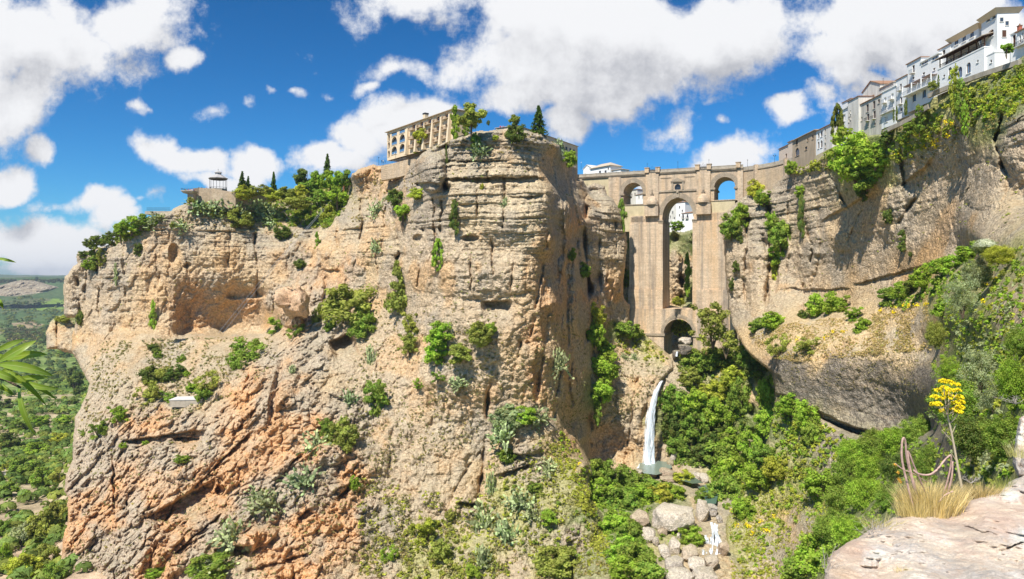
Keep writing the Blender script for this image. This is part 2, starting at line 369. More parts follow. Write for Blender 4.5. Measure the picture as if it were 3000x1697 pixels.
main_poly = [(150,1475),(150,1440),(158,1357),(170,1305),(171,1252),(161,1235),(164,1194),(182,1155),(187,1047),(201,1026),(217,991),(225,965),(217,951),(201,925),(191,893),(180,883),
 (182,840),(190,800),(168,800),(159,790),(160,714),(162,696),(172,685),(183,669),(193,661),(191,648),(196,635),(212,630),(265,619),(284,614),(292,598),(318,587),(355,556),(376,548),(406,533),(424,531),(451,515),(474,507),(490,502),(594,502),
 (635,490),(738,477),(862,462),(879,455),(883,436),(899,426),(938,411),(951,416),(1017,429),(1051,397),(1070,374),(1123,352),(1150,342),(1203,329),(1242,326),(1282,328),(1322,328),(1362,334),(1378,347),(1409,366),(1417,400),(1449,421),(1452,448),(1468,453),(1476,469),
 (1485,462),(1493,457),(1522,466),(1527,489),(1545,502),(1559,529),(1569,563),(1575,595),(1576,622),(1572,675),(1567,709),(1568,749),(1583,765),(1584,813),(1617,839),(1636,852),(1670,879),(1686,892),(1694,908),(1697,924),(1681,943),(1668,956),
 (1650,1000),(1640,1080),(1640,1180),(1600,1195),(1540,1200),(1495,1192),(1484,1200),(1485,1253),(1506,1281),(1541,1324),(1556,1412),(1555,1475)]
main_pts = [(165,700,378),(195,660,374),(270,625,372),(355,560,370),(474,510,366),(590,505,378),(700,545,382),(790,565,380),(740,480,425),(860,468,412),(800,505,405),(640,495,392),(700,520,390),
 (170,780,378),(300,700,362),(300,820,358),(400,650,362),(430,780,360),(560,620,360),(560,760,362),(560,835,362),(690,700,360),(750,600,366),(780,650,362),(690,820,355),
 (430,848,352),(560,853,345),(650,845,348),(300,850,352),(230,900,355),(200,870,368),(300,920,325),(450,920,322),(600,900,320),(680,870,325),(230,1000,325),(300,1000,308),(450,1010,302),(560,1000,298),(200,1100,308),(200,1200,290),(185,1300,272),(170,1450,256),
 (570,920,302),(650,950,292),(700,1000,284),(560,1080,282),(400,1080,290),(300,1080,296),(400,1200,272),(560,1250,264),(700,1200,264),(400,1400,246),(600,1400,243),(800,1400,243),(800,1200,262),
 (1051,400,332),(1150,345,322),(1280,330,320),(1380,350,326),(1410,370,334),(1440,425,352),(1470,460,366),(890,440,362),(930,420,360),(870,560,356),(820,640,350),(960,430,356),(1000,440,350),
 (1100,480,322),(1250,480,315),(1375,480,318),(1390,600,314),(1250,620,313),(1100,620,319),(980,600,332),(900,620,342),(820,700,350),(900,700,338),(1000,760,328),(1100,800,318),(1250,760,310),(1380,760,312),(1250,900,300),(1100,950,298),(1000,900,310),(900,850,315),(780,800,330),(740,850,322),
 (1380,900,305),(1300,1000,293),(1180,1100,284),(1100,1200,274),(1200,1240,270),(1000,1200,274),(950,1050,286),(850,1000,292),(780,950,296),(1000,1400,250),(1200,1400,248),(1400,1400,246),(1540,1400,246),(1475,1240,262),(1400,1180,272),(1300,1150,276),(1390,1080,284),(1250,1300,262),
 (1420,520,322),(1440,600,330),(1455,700,328),(1468,800,326),(1472,900,320),(1478,1000,318),(1468,1100,312),(1405,1000,300),(1440,1060,312),(1470,1170,276),(1490,1150,330),
 (1500,900,342),(1560,950,345),(1640,960,340),(1600,1100,334),(1630,1170,330),(1500,1100,338),(1510,1180,330),(1540,870,360),(1620,870,368),(1680,905,356),(1690,930,350),
 (1484,480,376),(1500,520,362),(1530,520,362),(1560,560,368),(1530,700,355),(1500,700,358),(1560,700,366),(1520,820,355),(1570,780,372),(160,880,378)]
main_pts = [(x, y, Y-30*float(sstep(np.array(x), 940, 1090)*(1-sstep(np.array(x), 1395, 1450))*(1-sstep(np.array(y), 800, 1150)))) for x, y, Y in main_pts]
main_zones = [(200,720,'P'),(250,800,'P'),(280,680,'G'),(200,840,'C'),(350,620,'P'),(350,720,'C'),(320,800,'C'),(420,570,'G'),(450,640,'C'),(560,600,'S'),(520,660,'C'),(600,650,'C'),(650,600,'G'),(620,700,'C'),(500,740,'O'),(560,790,'D'),(480,800,'O'),(620,760,'O'),(670,800,'D'),(560,835,'D'),(540,700,'P'),(690,700,'C'),(740,620,'P'),(760,560,'G'),(560,545,'G'),(700,560,'T'),
 (800,500,'Y'),(700,500,'Y'),(640,520,'Y'),(560,510,'T'),(480,530,'T'),(850,470,'Y'),
 (890,450,'G'),(930,440,'O'),(960,470,'T'),(1000,450,'G'),(870,540,'G'),(930,560,'S'),(990,540,'T'),(1080,420,'G'),(1085,455,'G'),(1070,430,'G'),(1100,440,'G'),(1150,380,'G'),(1250,340,'G'),(1200,400,'S'),(1350,400,'S2'),(1330,350,'G'),(1200,440,'S2'),(1150,450,'S'),(1300,450,'S2'),(1400,430,'C'),(1430,480,'C'),(1150,520,'S'),(1280,520,'S2'),(1350,520,'S2'),(1200,560,'S2'),(1320,600,'S2'),(1080,560,'G'),(1000,520,'G'),(950,620,'S'),(830,580,'S2'),(820,640,'C'),(870,680,'O'),(930,690,'C'),(780,690,'O'),(1050,620,'P'),(1150,640,'P'),(1250,650,'P'),(1340,680,'S2'),(1385,560,'S'),(1420,560,'O'),(1430,640,'O'),(1380,760,'O'),(1400,700,'O'),(1440,560,'O'),(1450,640,'C'),(1460,740,'O'),(1445,860,'C'),(1430,940,'O'),(1340,760,'C'),(1250,780,'P'),(1150,720,'P'),(1050,740,'T'),(1000,800,'T'),(1150,820,'T'),(1230,860,'P'),(1300,880,'C'),(1350,850,'O'),(1400,850,'C'),(1450,800,'C'),(1450,700,'C'),(1460,600,'G'),
 (300,880,'T'),(400,920,'T'),(550,890,'T'),(430,853,'R'),(560,858,'R'),(650,853,'R'),(250,950,'W'),(210,900,'W'),(300,1000,'W'),(230,1080,'W'),(420,990,'T'),(560,940,'T'),(500,1000,'T'),(730,760,'O'),(700,740,'GC'),(740,800,'OC'),(820,830,'GC'),(800,760,'GC'),
 (680,900,'GC'),(700,940,'O'),(650,960,'OC'),(740,960,'OC'),(620,1000,'OC'),(680,1050,'OC'),(760,1000,'GC'),(800,920,'GC'),(870,870,'D'),(860,900,'P'),(830,960,'C'),(860,1020,'GC'),(900,1050,'GC'),(600,1100,'OC'),(700,1130,'OC'),(780,1080,'OC'),(340,1060,'OC'),(400,1060,'OC'),(470,1070,'GC'),(480,1100,'O'),(240,1100,'GC'),(300,1120,'GC'),(420,1140,'GC'),(520,1140,'GC'),(560,1180,'OC'),(250,1180,'GC'),(210,1220,'GC'),(230,1270,'OC'),(300,1220,'OC'),(330,1280,'GC'),(280,1300,'OC'),(400,1240,'OC'),(480,1200,'OC'),(480,1270,'D'),(540,1260,'OC'),(560,1220,'OC'),(600,1200,'OC'),(620,1280,'GC'),(660,1250,'GC'),(540,1340,'GC'),(450,1340,'OC'),(400,1380,'OC'),(330,1350,'GC'),(250,1360,'GC'),(190,1350,'OC'),(200,1420,'W'),(300,1420,'GC'),(380,1430,'OC'),(560,1390,'D'),(650,1360,'OC'),(500,1420,'GC'),(600,1430,'T'),(700,1400,'OC'),(760,1330,'OC'),(800,1280,'OC'),(850,1240,'OC'),(720,1260,'GC'),(740,1200,'GC'),(820,1170,'GC'),(780,1140,'OC'),(880,1200,'OC'),(870,1320,'OC'),(840,1380,'OC'),(760,1430,'OC'),(880,1430,'W'),
 (950,950,'P'),(1000,900,'P'),(1100,950,'P'),(1000,1030,'P'),(950,1120,'T'),(1050,1100,'T'),(1150,1000,'P'),(1200,900,'P'),(1200,950,'P'),(1120,1080,'W'),(1180,1100,'W'),(1150,1180,'W'),(1060,1180,'W'),(1000,1180,'T'),(1200,1200,'C'),(1180,1230,'C'),(980,1250,'W'),(930,1300,'GC'),(960,1350,'W'),(1050,1280,'W'),(1100,1300,'T'),(1150,1300,'R'),(1190,1280,'R'),(950,1420,'W'),(1050,1420,'Y'),(1100,1360,'Y'),(1200,1380,'Y'),(1260,1260,'Y'),(1270,1120,'C'),(1300,1150,'GC'),(1260,1320,'Y'),(1340,1250,'Y'),(1340,1350,'Y'),(1300,1430,'T'),(1400,1430,'Y'),(1450,1350,'GC'),(1440,1260,'Y'),(1420,1200,'Y'),(1460,1300,'V'),(1500,1350,'Y'),(1520,1430,'W'),(1400,1150,'Y'),(1350,1180,'GC'),
 (1300,960,'C'),(1350,950,'O'),(1400,960,'P'),(1250,960,'P'),(1280,1040,'P'),(1380,1040,'C'),(1430,980,'T'),(1450,900,'P'),(1420,1060,'C'),(1460,1080,'C'),(1465,1130,'C'),(1440,1120,'O'),
 (1510,490,'G'),(1500,540,'G'),(1540,560,'S'),(1520,610,'S'),(1550,640,'S'),(1530,680,'C'),(1500,720,'O'),(1540,740,'O'),(1515,790,'O'),(1555,690,'C'),(1500,640,'S'),(1560,780,'T'),(1540,830,'V'),(1600,850,'Y'),(1640,880,'Y'),(1580,900,'T'),(1540,900,'T'),(1620,930,'W'),(1560,950,'W'),(1680,920,'W'),(1600,970,'C'),(1640,960,'W'),(1560,1000,'C'),(1580,1060,'W'),(1610,1080,'C'),(1540,1100,'P'),(1600,1140,'C'),(1520,1160,'W'),(1500,1000,'V'),(1500,1050,'C')]
main_dents = [(560,775,138,80,17,0,'o'),(437,636,16,24,6),(470,668,12,8,3),(340,800,70,40,4,0,'o'),(1050,600,15,10,4),(1180,600,26,9,5),(620,728,60,24,3,0,'o'),(395,745,22,45,-2),
 (1250,778,42,24,6,0,'u'),(866,880,34,38,10,-20,'u'),(556,1232,16,14,7),(480,1285,115,46,9,-28,'u'),(590,1395,52,22,8,-8,'u'),(420,1110,120,20,7,-8,'u'),(470,1112,40,14,5,0,'u'),(770,1300,26,12,6,-40,'u'),
 (732,775,42,52,-14),(720,740,20,24,-3),(1085,432,38,50,-13),(890,500,36,80,-5),(640,1350,60,30,-6,-20),(830,1140,50,30,-5),(1260,560,60,60,-2),(1200,690,200,60,-3),(1120,1180,90,120,-4),(1175,1275,28,12,5,0,'u'),
 (1400,600,18,110,6),(1372,790,14,80,3),(1430,560,12,90,-4),(1446,740,10,120,-4),(1425,760,8,120,4),(830,690,30,14,2,0,'u'),(1320,500,50,8,2,0,'u'),(1230,455,150,10,5,0,'u'),(1190,410,100,7,3,0,'u'),(1075,468,36,8,6,0,'u'),(930,480,30,34,3),(1350,955,10,80,3),(1300,1190,50,12,4,-20,'u'),(1320,1130,40,14,-3),(1480,1290,30,60,-3),(240,1250,45,55,4,20),(300,1180,14,60,3,15),(690,990,12,90,5,10),(565,1165,120,12,4,-45,'u'),(620,1060,60,8,3,-50,'u'),(500,1350,90,10,4,-40,'u'),(730,1180,60,8,3,-50,'u'),(880,1230,50,8,3,-45,'u'),(700,1420,90,10,4,-15,'u')]
main_cracks = [([(905,500),(912,560),(905,600)],2.5,5),([(850,560),(846,640)],2.5,4),([(975,480),(968,560),(960,640)],3,6),([(1060,500),(1064,580)],2.5,4),([(1090,500),(1094,600),(1088,640)],2.5,4),([(1150,500),(1146,600)],2.5,5),([(1235,600),(1240,700)],2,3),([(1300,380),(1330,430),(1336,500)],2.5,4),([(1365,400),(1372,470)],2.5,4),([(640,590),(650,680),(646,740)],2.5,4),([(580,580),(575,660)],2,3),([(460,590),(470,690)],2,3),([(240,640),(250,740),(246,830)],3,5),([(220,640),(212,760)],3,4),([(310,620),(318,720),(312,820)],3,4),([(820,700),(815,760)],3,5),([(1060,640),(1050,720)],2,3),([(1180,640),(1184,740)],2,3),([(1290,640),(1284,740)],2,3),([(1210,1130),(1160,1200),(1120,1290)],3,3),([(1000,1000),(985,1100),(975,1200)],3,3),([(1100,980),(1080,1100)],2.5,3),([(1545,560),(1550,640)],2.5,4),([(1510,560),(1506,660),(1512,760)],2.5,4),([(1600,960),(1585,1060),(1570,1170)],3,4),([(1550,960),(1545,1060)],3,3),([(1440,880),(1432,980),(1438,1080)],3,4),([(1365,900),(1352,980)],3,4),([(1474,480),(1470,560),(1472,640),(1482,740),(1478,860)],4,16),([(1119,370),(1121,474)],4,11),([(1163,387),(1151,453)],2.5,5),([(1226,432),(1228,452)],3,4),([(1200,453),(1197,567)],1.8,3),([(1271,448),(1270,506),(1263,572)],2.2,4),([(1112,506),(1108,586)],2.6,4),([(988,545),(1001,600),(1004,640),(994,665)],4.5,10),
 ([(950,897),(942,932)],2,4),([(1232,964),(1224,1030),(1221,1088),(1212,1194),(1200,1252)],3.2,6),([(792,964),(786,1030)],3,4),([(696,942),(693,1006)],2.5,4),([(915,974),(900,1030),(894,1070)],2,3),([(400,690),(399,800)],3,3),([(195,700),(199,795)],4,8),([(777,595),(762,640),(758,690)],3,4),([(726,558),(724,700)],2.5,3),([(1435,480),(1452,560),(1455,640)],3,5),([(1490,880),(1484,1000),(1484,1180)],4,7),([(1640,960),(1620,1040),(1612,1160)],4,5),([(280,1110),(284,1180),(286,1270)],2.5,5),([(350,1060),(345,1110)],2.5,5),([(390,640),(392,700)],2,3),([(540,600),(538,650)],2,2),([(870,590),(866,700)],2,3),([(940,560),(946,640),(950,700)],2,3),([(1530,640),(1524,720),(1530,800)],2,3),([(1400,480),(1375,600),(1352,760),(1330,860)],3,4),([(1310,860),(1290,960),(1270,1030)],2.5,3),([(1420,880),(1400,980),(1395,1050)],2,3),([(640,900),(620,960),(560,1040)],3,4),([(455,1240),(400,1340),(370,1440)],3,5),([(320,1270),(300,1350)],3,5)]
mass('cliff_face', main_poly, main_pts, main_zones, main_dents, main_cracks, step=1.7, seed=3.1)

# detached buttress at the far left foot
mass('rock_buttress', [(235,930),(204,922),(180,892),(143,878),(117,878),(115,835),(125,811),(150,792),(175,790),(215,800),(240,830),(240,960)],
 [(120,850,392),(160,800,398),(160,860,388),(200,820,400),(200,900,385),(180,960,380)], [(130,860,'C'),(160,840,'P'),(190,860,'P'),(160,800,'Y'),(190,805,'V'),(180,950,'P'),(180,900,'P'),(200,930,'W')], (), [([(144,800),(144,876)],2,3)], step=2, seed=8)

# head wall of the gorge and stream bed
head_poly = [(1590,1200),(1590,960),(1640,930),(1660,905),(1700,880),(1760,870),(1860,880),(1900,900),(1960,940),(2100,1000),(2100,1480),(1440,1480),(1440,1240),(1480,1150)]
head_pts = [(1640,960,344),(1660,980,342),(1700,930,352),(1760,900,366),(1860,900,345),(1950,940,305),(1700,1000,338),(1800,1000,338),(1900,1010,314),(1640,1100,337),(1700,1120,334),(1800,1120,332),(1900,1120,306),(1640,1165,333),(1700,1168,326),(1590,1178,328),
 (1620,1195,315),(1700,1200,312),(1800,1200,312),(1850,1180,310),(1500,1180,312),(1500,1260,282),(1650,1240,292),(1800,1260,286),(1900,1200,298),(1600,1300,265),(1750,1320,262),(1850,1300,268),(1600,1400,236),(1750,1400,238),(1850,1400,238),(1700,1470,222),(1500,1470,225),(1900,1470,224),(2050,1200,300),(2050,1400,236)]
head_zones = [(1640,1000,'C'),(1660,1050,'V'),(1620,1120,'C'),(1680,960,'W'),(1720,960,'W'),(1740,1000,'C'),(1800,980,'V'),(1850,950,'Y'),(1700,1050,'V'),(1800,1080,'V'),(1900,1050,'V'),(1895,990,'C'),(1900,950,'V'),(1700,1140,'C'),(1650,1190,'W'),(1720,1180,'W'),(1800,1200,'Y'),(1550,1250,'V'),(1680,1260,'V'),(1780,1280,'W'),(1620,1300,'V'),(1700,1330,'Y'),(1650,1400,'Y'),(1760,1430,'R'),(1800,1360,'W'),(1860,1350,'V'),(1560,1350,'V'),(1700,900,'W'),(1800,900,'Y'),(1740,1450,'R')]
mass('gorge_head', head_poly, head_pts, head_zones, [(1668,1060,34,110,5),(1640,1150,24,30,4)], [([(1895,940),(1893,1100)],6,6)], step=2, seed=5.5, round_w=6, round_d=4, amp=.8)

# right-hand cliff with its ledge, the dark overhanging band and the slopes below
right_poly = [(1850,508),(1880,485),(1906,470),(1935,478),(1962,449),(1983,431),(2039,412),(2075,385),(2123,368),(2155,341),(2217,336),(2242,313),(2298,290),(2331,248),(2418,207),(2511,175),(2574,140),(2680,90),(3000,-40),(3000,1480),(1826,1480),(1830,1400),(1822,1340),(1826,1300),(1850,1260),(1870,1200),(1915,1140),(1935,1080),(1950,1000),(1940,940),(1900,905),(1872,880),(1855,845),(1842,820),(1832,780),(1824,700),(1820,640),(1814,590),(1813,560),(1824,535)]
def wall_y(px, X=126.0): return X*F/(px-CX)
right_pts = [(1815,600,372),(1830,540,374),(1850,512,378),(1850,700,366),(1840,800,362),(1900,480,372),(1900,640,358),(1920,780,338),(1960,460,352),(2000,700,322),(2040,420,310),(2030,780,302),(2100,380,286),(2100,600,284),(2135,770,270),(2160,345,272),(2220,340,256),(2250,560,248),(2200,755,252),(2300,295,236),(2300,600,232),(2305,728,226),(2330,255,232),(2420,212,210),(2420,450,205),(2430,625,196),(2511,180,196),(2574,150,186),(2680,100,166),(3000,-30,140),(3000,500,110),(3000,900,36),(3000,1300,28),(2520,400,176),(2574,500,160),(2680,500,140),(2560,300,172),
 (1900,835,318),(1885,870,308),(2000,800,292),(2000,850,272),(1945,885,278),(2100,800,262),(2100,850,248),(2200,780,244),(2200,850,228),(2300,760,218),(2300,850,208),(2380,720,180),(2380,850,170),
 (1955,895,268),(1955,977,267),(2000,894,258),(2000,997,257),(2050,893,248),(2050,1022,247),(2100,892,238),(2100,1044,237),(2150,891,229),(2150,1067,228),(2200,890,221),(2200,1080,220),(2235,889,214),(2235,1088,213),(2300,888,203),(2300,1084,202),(2335,887,197),(2335,1077,196),
  (2230,1125,212),(2150,1115,221),(2050,1068,243),
 (1955,1025,266),(2000,1050,256),(2060,1110,238),(2100,1160,224),(1960,1150,254),(1900,1250,258),(1850,1350,246),(1840,1450,230),(1950,1300,248),(1950,1440,222),(2080,1250,222),(2050,1400,196),(2150,1200,214),(2150,1350,160),(2250,1150,196),(2250,1280,150),(2330,1120,150),(2300,1400,110),
 (2470,600,150),(2574,600,112),(2680,600,90),(2400,800,150),(2450,800,112),(2500,760,100),(2574,740,86),(2420,950,110),(2500,950,78),(2574,950,62),(2680,900,52),(2380,1100,104),(2500,1100,66),(2574,1100,52),(2400,1250,76),(2550,1300,46),(2680,1300,40),(2200,1475,110),(2574,1475,44)]
right_zones = [(1840,600,'P'),(1850,700,'P'),(1845,780,'P'),(1900,520,'G'),(1920,600,'G'),(1900,680,'P'),(1940,740,'P'),(1980,480,'G'),(2000,560,'S'),(2060,450,'S'),(2100,430,'Y'),(2050,520,'S'),(2020,640,'P'),(2060,600,'C'),(2100,650,'P'),(2000,740,'P'),(2100,740,'D'),(2150,680,'D'),(2150,560,'C'),(2200,620,'P'),(2220,500,'C'),(2280,680,'D'),(2250,720,'P'),(2300,580,'P'),(2350,620,'D'),(2400,560,'P'),(2350,480,'P'),(2420,480,'C'),(2480,560,'P'),(2420,620,'P'),(2300,420,'C'),(2350,400,'P'),(2420,400,'C'),(2500,450,'P'),(2550,500,'C'),(2250,420,'Y'),(2300,360,'Y'),(2380,330,'T'),(2440,330,'Y'),(2500,300,'V'),(2550,250,'V'),(2560,330,'G'),(2420,260,'V'),(2350,290,'Y'),(2200,380,'V'),(2560,400,'P'),(2540,180,'V'),
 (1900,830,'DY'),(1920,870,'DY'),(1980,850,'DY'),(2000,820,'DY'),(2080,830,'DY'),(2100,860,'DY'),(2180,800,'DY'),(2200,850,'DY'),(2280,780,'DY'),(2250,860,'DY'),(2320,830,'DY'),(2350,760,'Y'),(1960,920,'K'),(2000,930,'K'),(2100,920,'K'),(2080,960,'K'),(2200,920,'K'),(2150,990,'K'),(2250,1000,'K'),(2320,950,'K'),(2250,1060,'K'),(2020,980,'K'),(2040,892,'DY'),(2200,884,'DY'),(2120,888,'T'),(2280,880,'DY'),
 (2000,1050,'Y'),(2060,1090,'W'),(2090,1120,'K'),(2100,1160,'W'),(1970,1080,'V'),(1990,1150,'Y'),(1960,1200,'Y'),(2020,1180,'V'),(1900,1230,'Y'),(1900,1300,'Y'),(1960,1280,'Y'),(2000,1330,'T'),(1880,1380,'Y'),(1920,1430,'T'),(2040,1300,'Y'),(2080,1250,'V'),(2050,1400,'V'),(1860,1440,'Y'),(2150,1300,'V'),(2200,1200,'V'),(2300,1150,'V'),
 (2400,800,'V'),(2450,750,'Y'),(2480,850,'V'),(2420,900,'V'),(2500,700,'Y'),(2560,760,'C'),(2540,820,'T'),(2500,950,'V'),(2560,650,'Y'),(2450,1000,'V'),(2360,1050,'K'),(2350,1150,'K'),(2500,1100,'V'),(2560,1100,'V'),(2400,1300,'V')]
right_dents = [(2130,1085,100,14,4,18,'u'),(1950,1000,20,60,4),(2150,540,90,30,3,-30,'u'),(2050,740,100,16,2,0,'u'),(2030,600,30,120,-4),(1945,640,14,110,6),(2240,540,40,70,-3),(2330,460,60,40,3,-40,'u'),(2470,470,60,60,-4),(2250,700,120,14,3,-15,'u'),(1850,640,30,110,-4),(1905,700,28,110,-4),(1960,660,20,120,3)]
right_cracks = [([(1878,530),(1880,600),(1870,700),(1872,800)],3,5),([(1932,520),(1938,640),(1928,760),(1926,800)],4,9),([(2024,560),(2040,620),(2034,680),(2020,720),(2022,780)],2,5),([(1980,500),(1986,620),(1975,700)],2.5,4),([(2105,470),(2130,520)],3,4),([(2180,500),(2150,560),(2120,640)],2,3),([(2262,360),(2275,470)],3,4),([(2300,500),(2260,560)],2.5,4),([(2530,260),(2500,360),(2540,460)],4,5),([(1902,480),(1915,560),(1925,620)],2.5,4)]
right_pts = [(x, y, Y-(9 if y < 430 and x > 1950 else 0)-24*float((1-sstep(np.array(x), 1900, 2080))*(1-sstep(np.array(y), 800, 900)))) for x, y, Y in right_pts]
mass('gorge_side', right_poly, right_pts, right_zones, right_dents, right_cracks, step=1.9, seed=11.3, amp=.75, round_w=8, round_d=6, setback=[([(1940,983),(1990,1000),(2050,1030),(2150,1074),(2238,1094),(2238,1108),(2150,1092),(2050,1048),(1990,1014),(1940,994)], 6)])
# rock walls of the gorge seen through the arches of the bridge
mass('gorge_inner_wall', [(1540,900),(1545,540),(1580,540),(1596,600),(1596,900)], [(1545,600,400),(1590,600,412),(1545,880,395),(1590,880,405)], [(1560,600,'V'),(1580,700,'G'),(1580,800,'V')], step=2.5, seed=19)
mass('gorge_inner_side', [(1808,920),(1812,560),(1870,560),(1880,920)], [(1810,600,392),(1870,600,385),(1810,900,385),(1870,900,375)], [(1830,600,'G'),(1830,700,'P'),(1830,850,'P')], step=2.5, seed=21)
mass('gorge_back', [(1640,950),(1640,640),(1662,590),(1672,590),(1690,570),(1712,585),(1740,575),(1775,600),(1775,950)], [(1650,600,440),(1700,600,455),(1705,750,445),(1725,600,440),(1770,600,425),(1640,900,420),(1700,900,425),(1700,830,430),(1770,900,410),(1700,850,430)],
 [(1660,620,'V'),(1690,660,'R'),(1690,720,'R'),(1700,800,'R'),(1730,620,'V'),(1730,680,'P'),(1735,750,'V'),(1700,880,'R'),(1740,850,'V')], (), [([(1711,600),(1713,700),(1716,800)],4,14)], step=1.8, seed=17)
# ------------------------------------------------------------------ valley and far hills: one ground sheet to the horizon
PROF = [(60,-60),(150,-92),(215,-104),(300,-113),(400,-120),(500,-130),(650,-141),(800,-151),(1000,-160),(1200,-168),(1600,-176),(2000,-180),(2500,-172),(3000,-150),(3500,-112),(4000,-64),(4400,0),(4700,14),(5200,-30),(7000,-60),(9000,40),(11000,30),(25000,-100)]
def valley_z(X, Y):
    z = np.interp(Y, [p[0] for p in PROF], [p[1] for p in PROF])
    k = X/np.maximum(Y, 1)
    z = z + 14*fbm(X/260, Y/260, X*0, 4)*sstep(Y, 250, 900) + 45*fbm(X/1300, Y/1300, X*0+4, 4)*sstep(Y, 1500, 4000) + 2.5*fbm(X/40, Y/40, X*0+2, 3)
    z = z + sstep(k, -.66, -.60)*sstep(Y, 200, 330)*(1-sstep(Y, 380, 700))*10
    return z
def valley():
    ks = np.r_[np.linspace(-3, -.80, 20), np.linspace(-.79, -.52, 190), np.linspace(-.5, 3, 40)]; ys = np.exp(np.linspace(math.log(60), math.log(13000), 600))
    K, Yv = np.meshgrid(ks, ys); X = K*Yv; Zv = valley_z(X, Yv)
    PX = CX+F*K; PY = CY-F*Zv/Yv
    col = np.zeros(X.shape+(3,)); g = fbm(X/35, Yv/60, X*0, 4); g2 = fbm(X/220, Yv/300, X*0+3, 4)
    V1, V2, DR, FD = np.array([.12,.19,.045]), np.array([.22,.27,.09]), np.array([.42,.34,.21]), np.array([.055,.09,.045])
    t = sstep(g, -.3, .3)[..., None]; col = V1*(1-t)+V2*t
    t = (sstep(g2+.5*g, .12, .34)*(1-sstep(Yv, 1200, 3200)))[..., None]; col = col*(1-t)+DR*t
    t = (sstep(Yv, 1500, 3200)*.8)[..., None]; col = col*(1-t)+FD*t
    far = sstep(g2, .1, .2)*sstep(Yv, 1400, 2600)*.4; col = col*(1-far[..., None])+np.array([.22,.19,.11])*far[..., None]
    def patch(poly, c, w=1.0):
        m = (pip(PX+6*g, PY+5*g, poly) & (Yv > 300)).astype(float)*w; col[:] = col*(1-m[..., None])+np.array(c)*m[..., None]
    t = ((1-sstep(Yv, 300, 400))*sstep(g+.9*g2, -.5, .1))[..., None]; col = col*(1-t)+np.array([.50,.37,.25])*t
    patch([(78,778),(100,766),(135,752),(162,754),(162,777),(120,780)], (.17,.25,.055))
    patch([(20,834),(60,828),(106,834),(104,860),(60,866),(15,858)], (.45,.30,.18))
    patch([(30,815),(80,808),(110,815),(90,826),(40,828)], (.34,.25,.16), .8)
    patch([(20,1010),(110,1010),(110,1024),(60,1020),(20,1016)], (.6,.5,.35))
    Vt = np.stack([X, Yv, Zv], -1).reshape(-1, 3); nr, nc = X.shape; i = np.arange(nr*nc).reshape(nr, nc)
    me = np_mesh('ground', Vt, np.stack([i[:-1,:-1], i[:-1,1:], i[1:,1:], i[1:,:-1]], -1).reshape(-1, 4), True)
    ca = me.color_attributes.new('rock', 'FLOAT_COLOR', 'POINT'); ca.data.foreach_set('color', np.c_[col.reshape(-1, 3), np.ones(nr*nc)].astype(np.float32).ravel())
    m, nt, N, L = new_mat('valley_ground'); b = principled(N, L, 1, .0); a = N.new('ShaderNodeAttribute'); a.attribute_name = 'rock'; tc = N.new('ShaderNodeTexCoord')
    n1 = nz(N, L, tc.outputs['Object'], .05, 8, .7); sc = N.new('ShaderNodeVectorMath'); sc.operation = 'SCALE'; L.new(a.outputs['Color'], sc.inputs[0]); L.new(mrng(N, L, n1, .3, .7, .5, 1.5), sc.inputs['Scale']); L.new(sc.outputs[0], b.inputs['Base Color'])
    bp = N.new('ShaderNodeBump'); bp.inputs['Strength'].default_value = .8; bp.inputs['Distance'].default_value = 6; L.new(n1, bp.inputs['Height']); L.new(bp.outputs[0], b.inputs['Normal'])
    tag(link_mesh('ground', me, m), kind='structure')
    def zrow(px, py):   # distance at which the line of sight meets the valley
        Y = np.exp(np.linspace(math.log(200), math.log(9000), 500)); zz = valley_z((px-CX)/F*Y, Y); s = (CY-py)/F*Y; h = np.where(s < zz)[0]
        return Y[h[0]] if len(h) else None
    return zrow
VALLEY_Y = valley()
far_rock = rock_mat('far_rock', 14.0)
mass('far_cliff', [(-60,716),(0,716),(53,704),(80,704),(101,709),(125,716),(150,722),(120,734),(80,740),(40,745),(-60,744)], [(-60,710,3350),(150,710,3350),(-60,745,3200),(150,745,3200)], [(0,730,'FC'),(80,720,'FC'),(120,730,'FC')], step=1.0, unit=10, amp=1.0, round_w=2, round_d=6, mat=far_rock, warp=2)
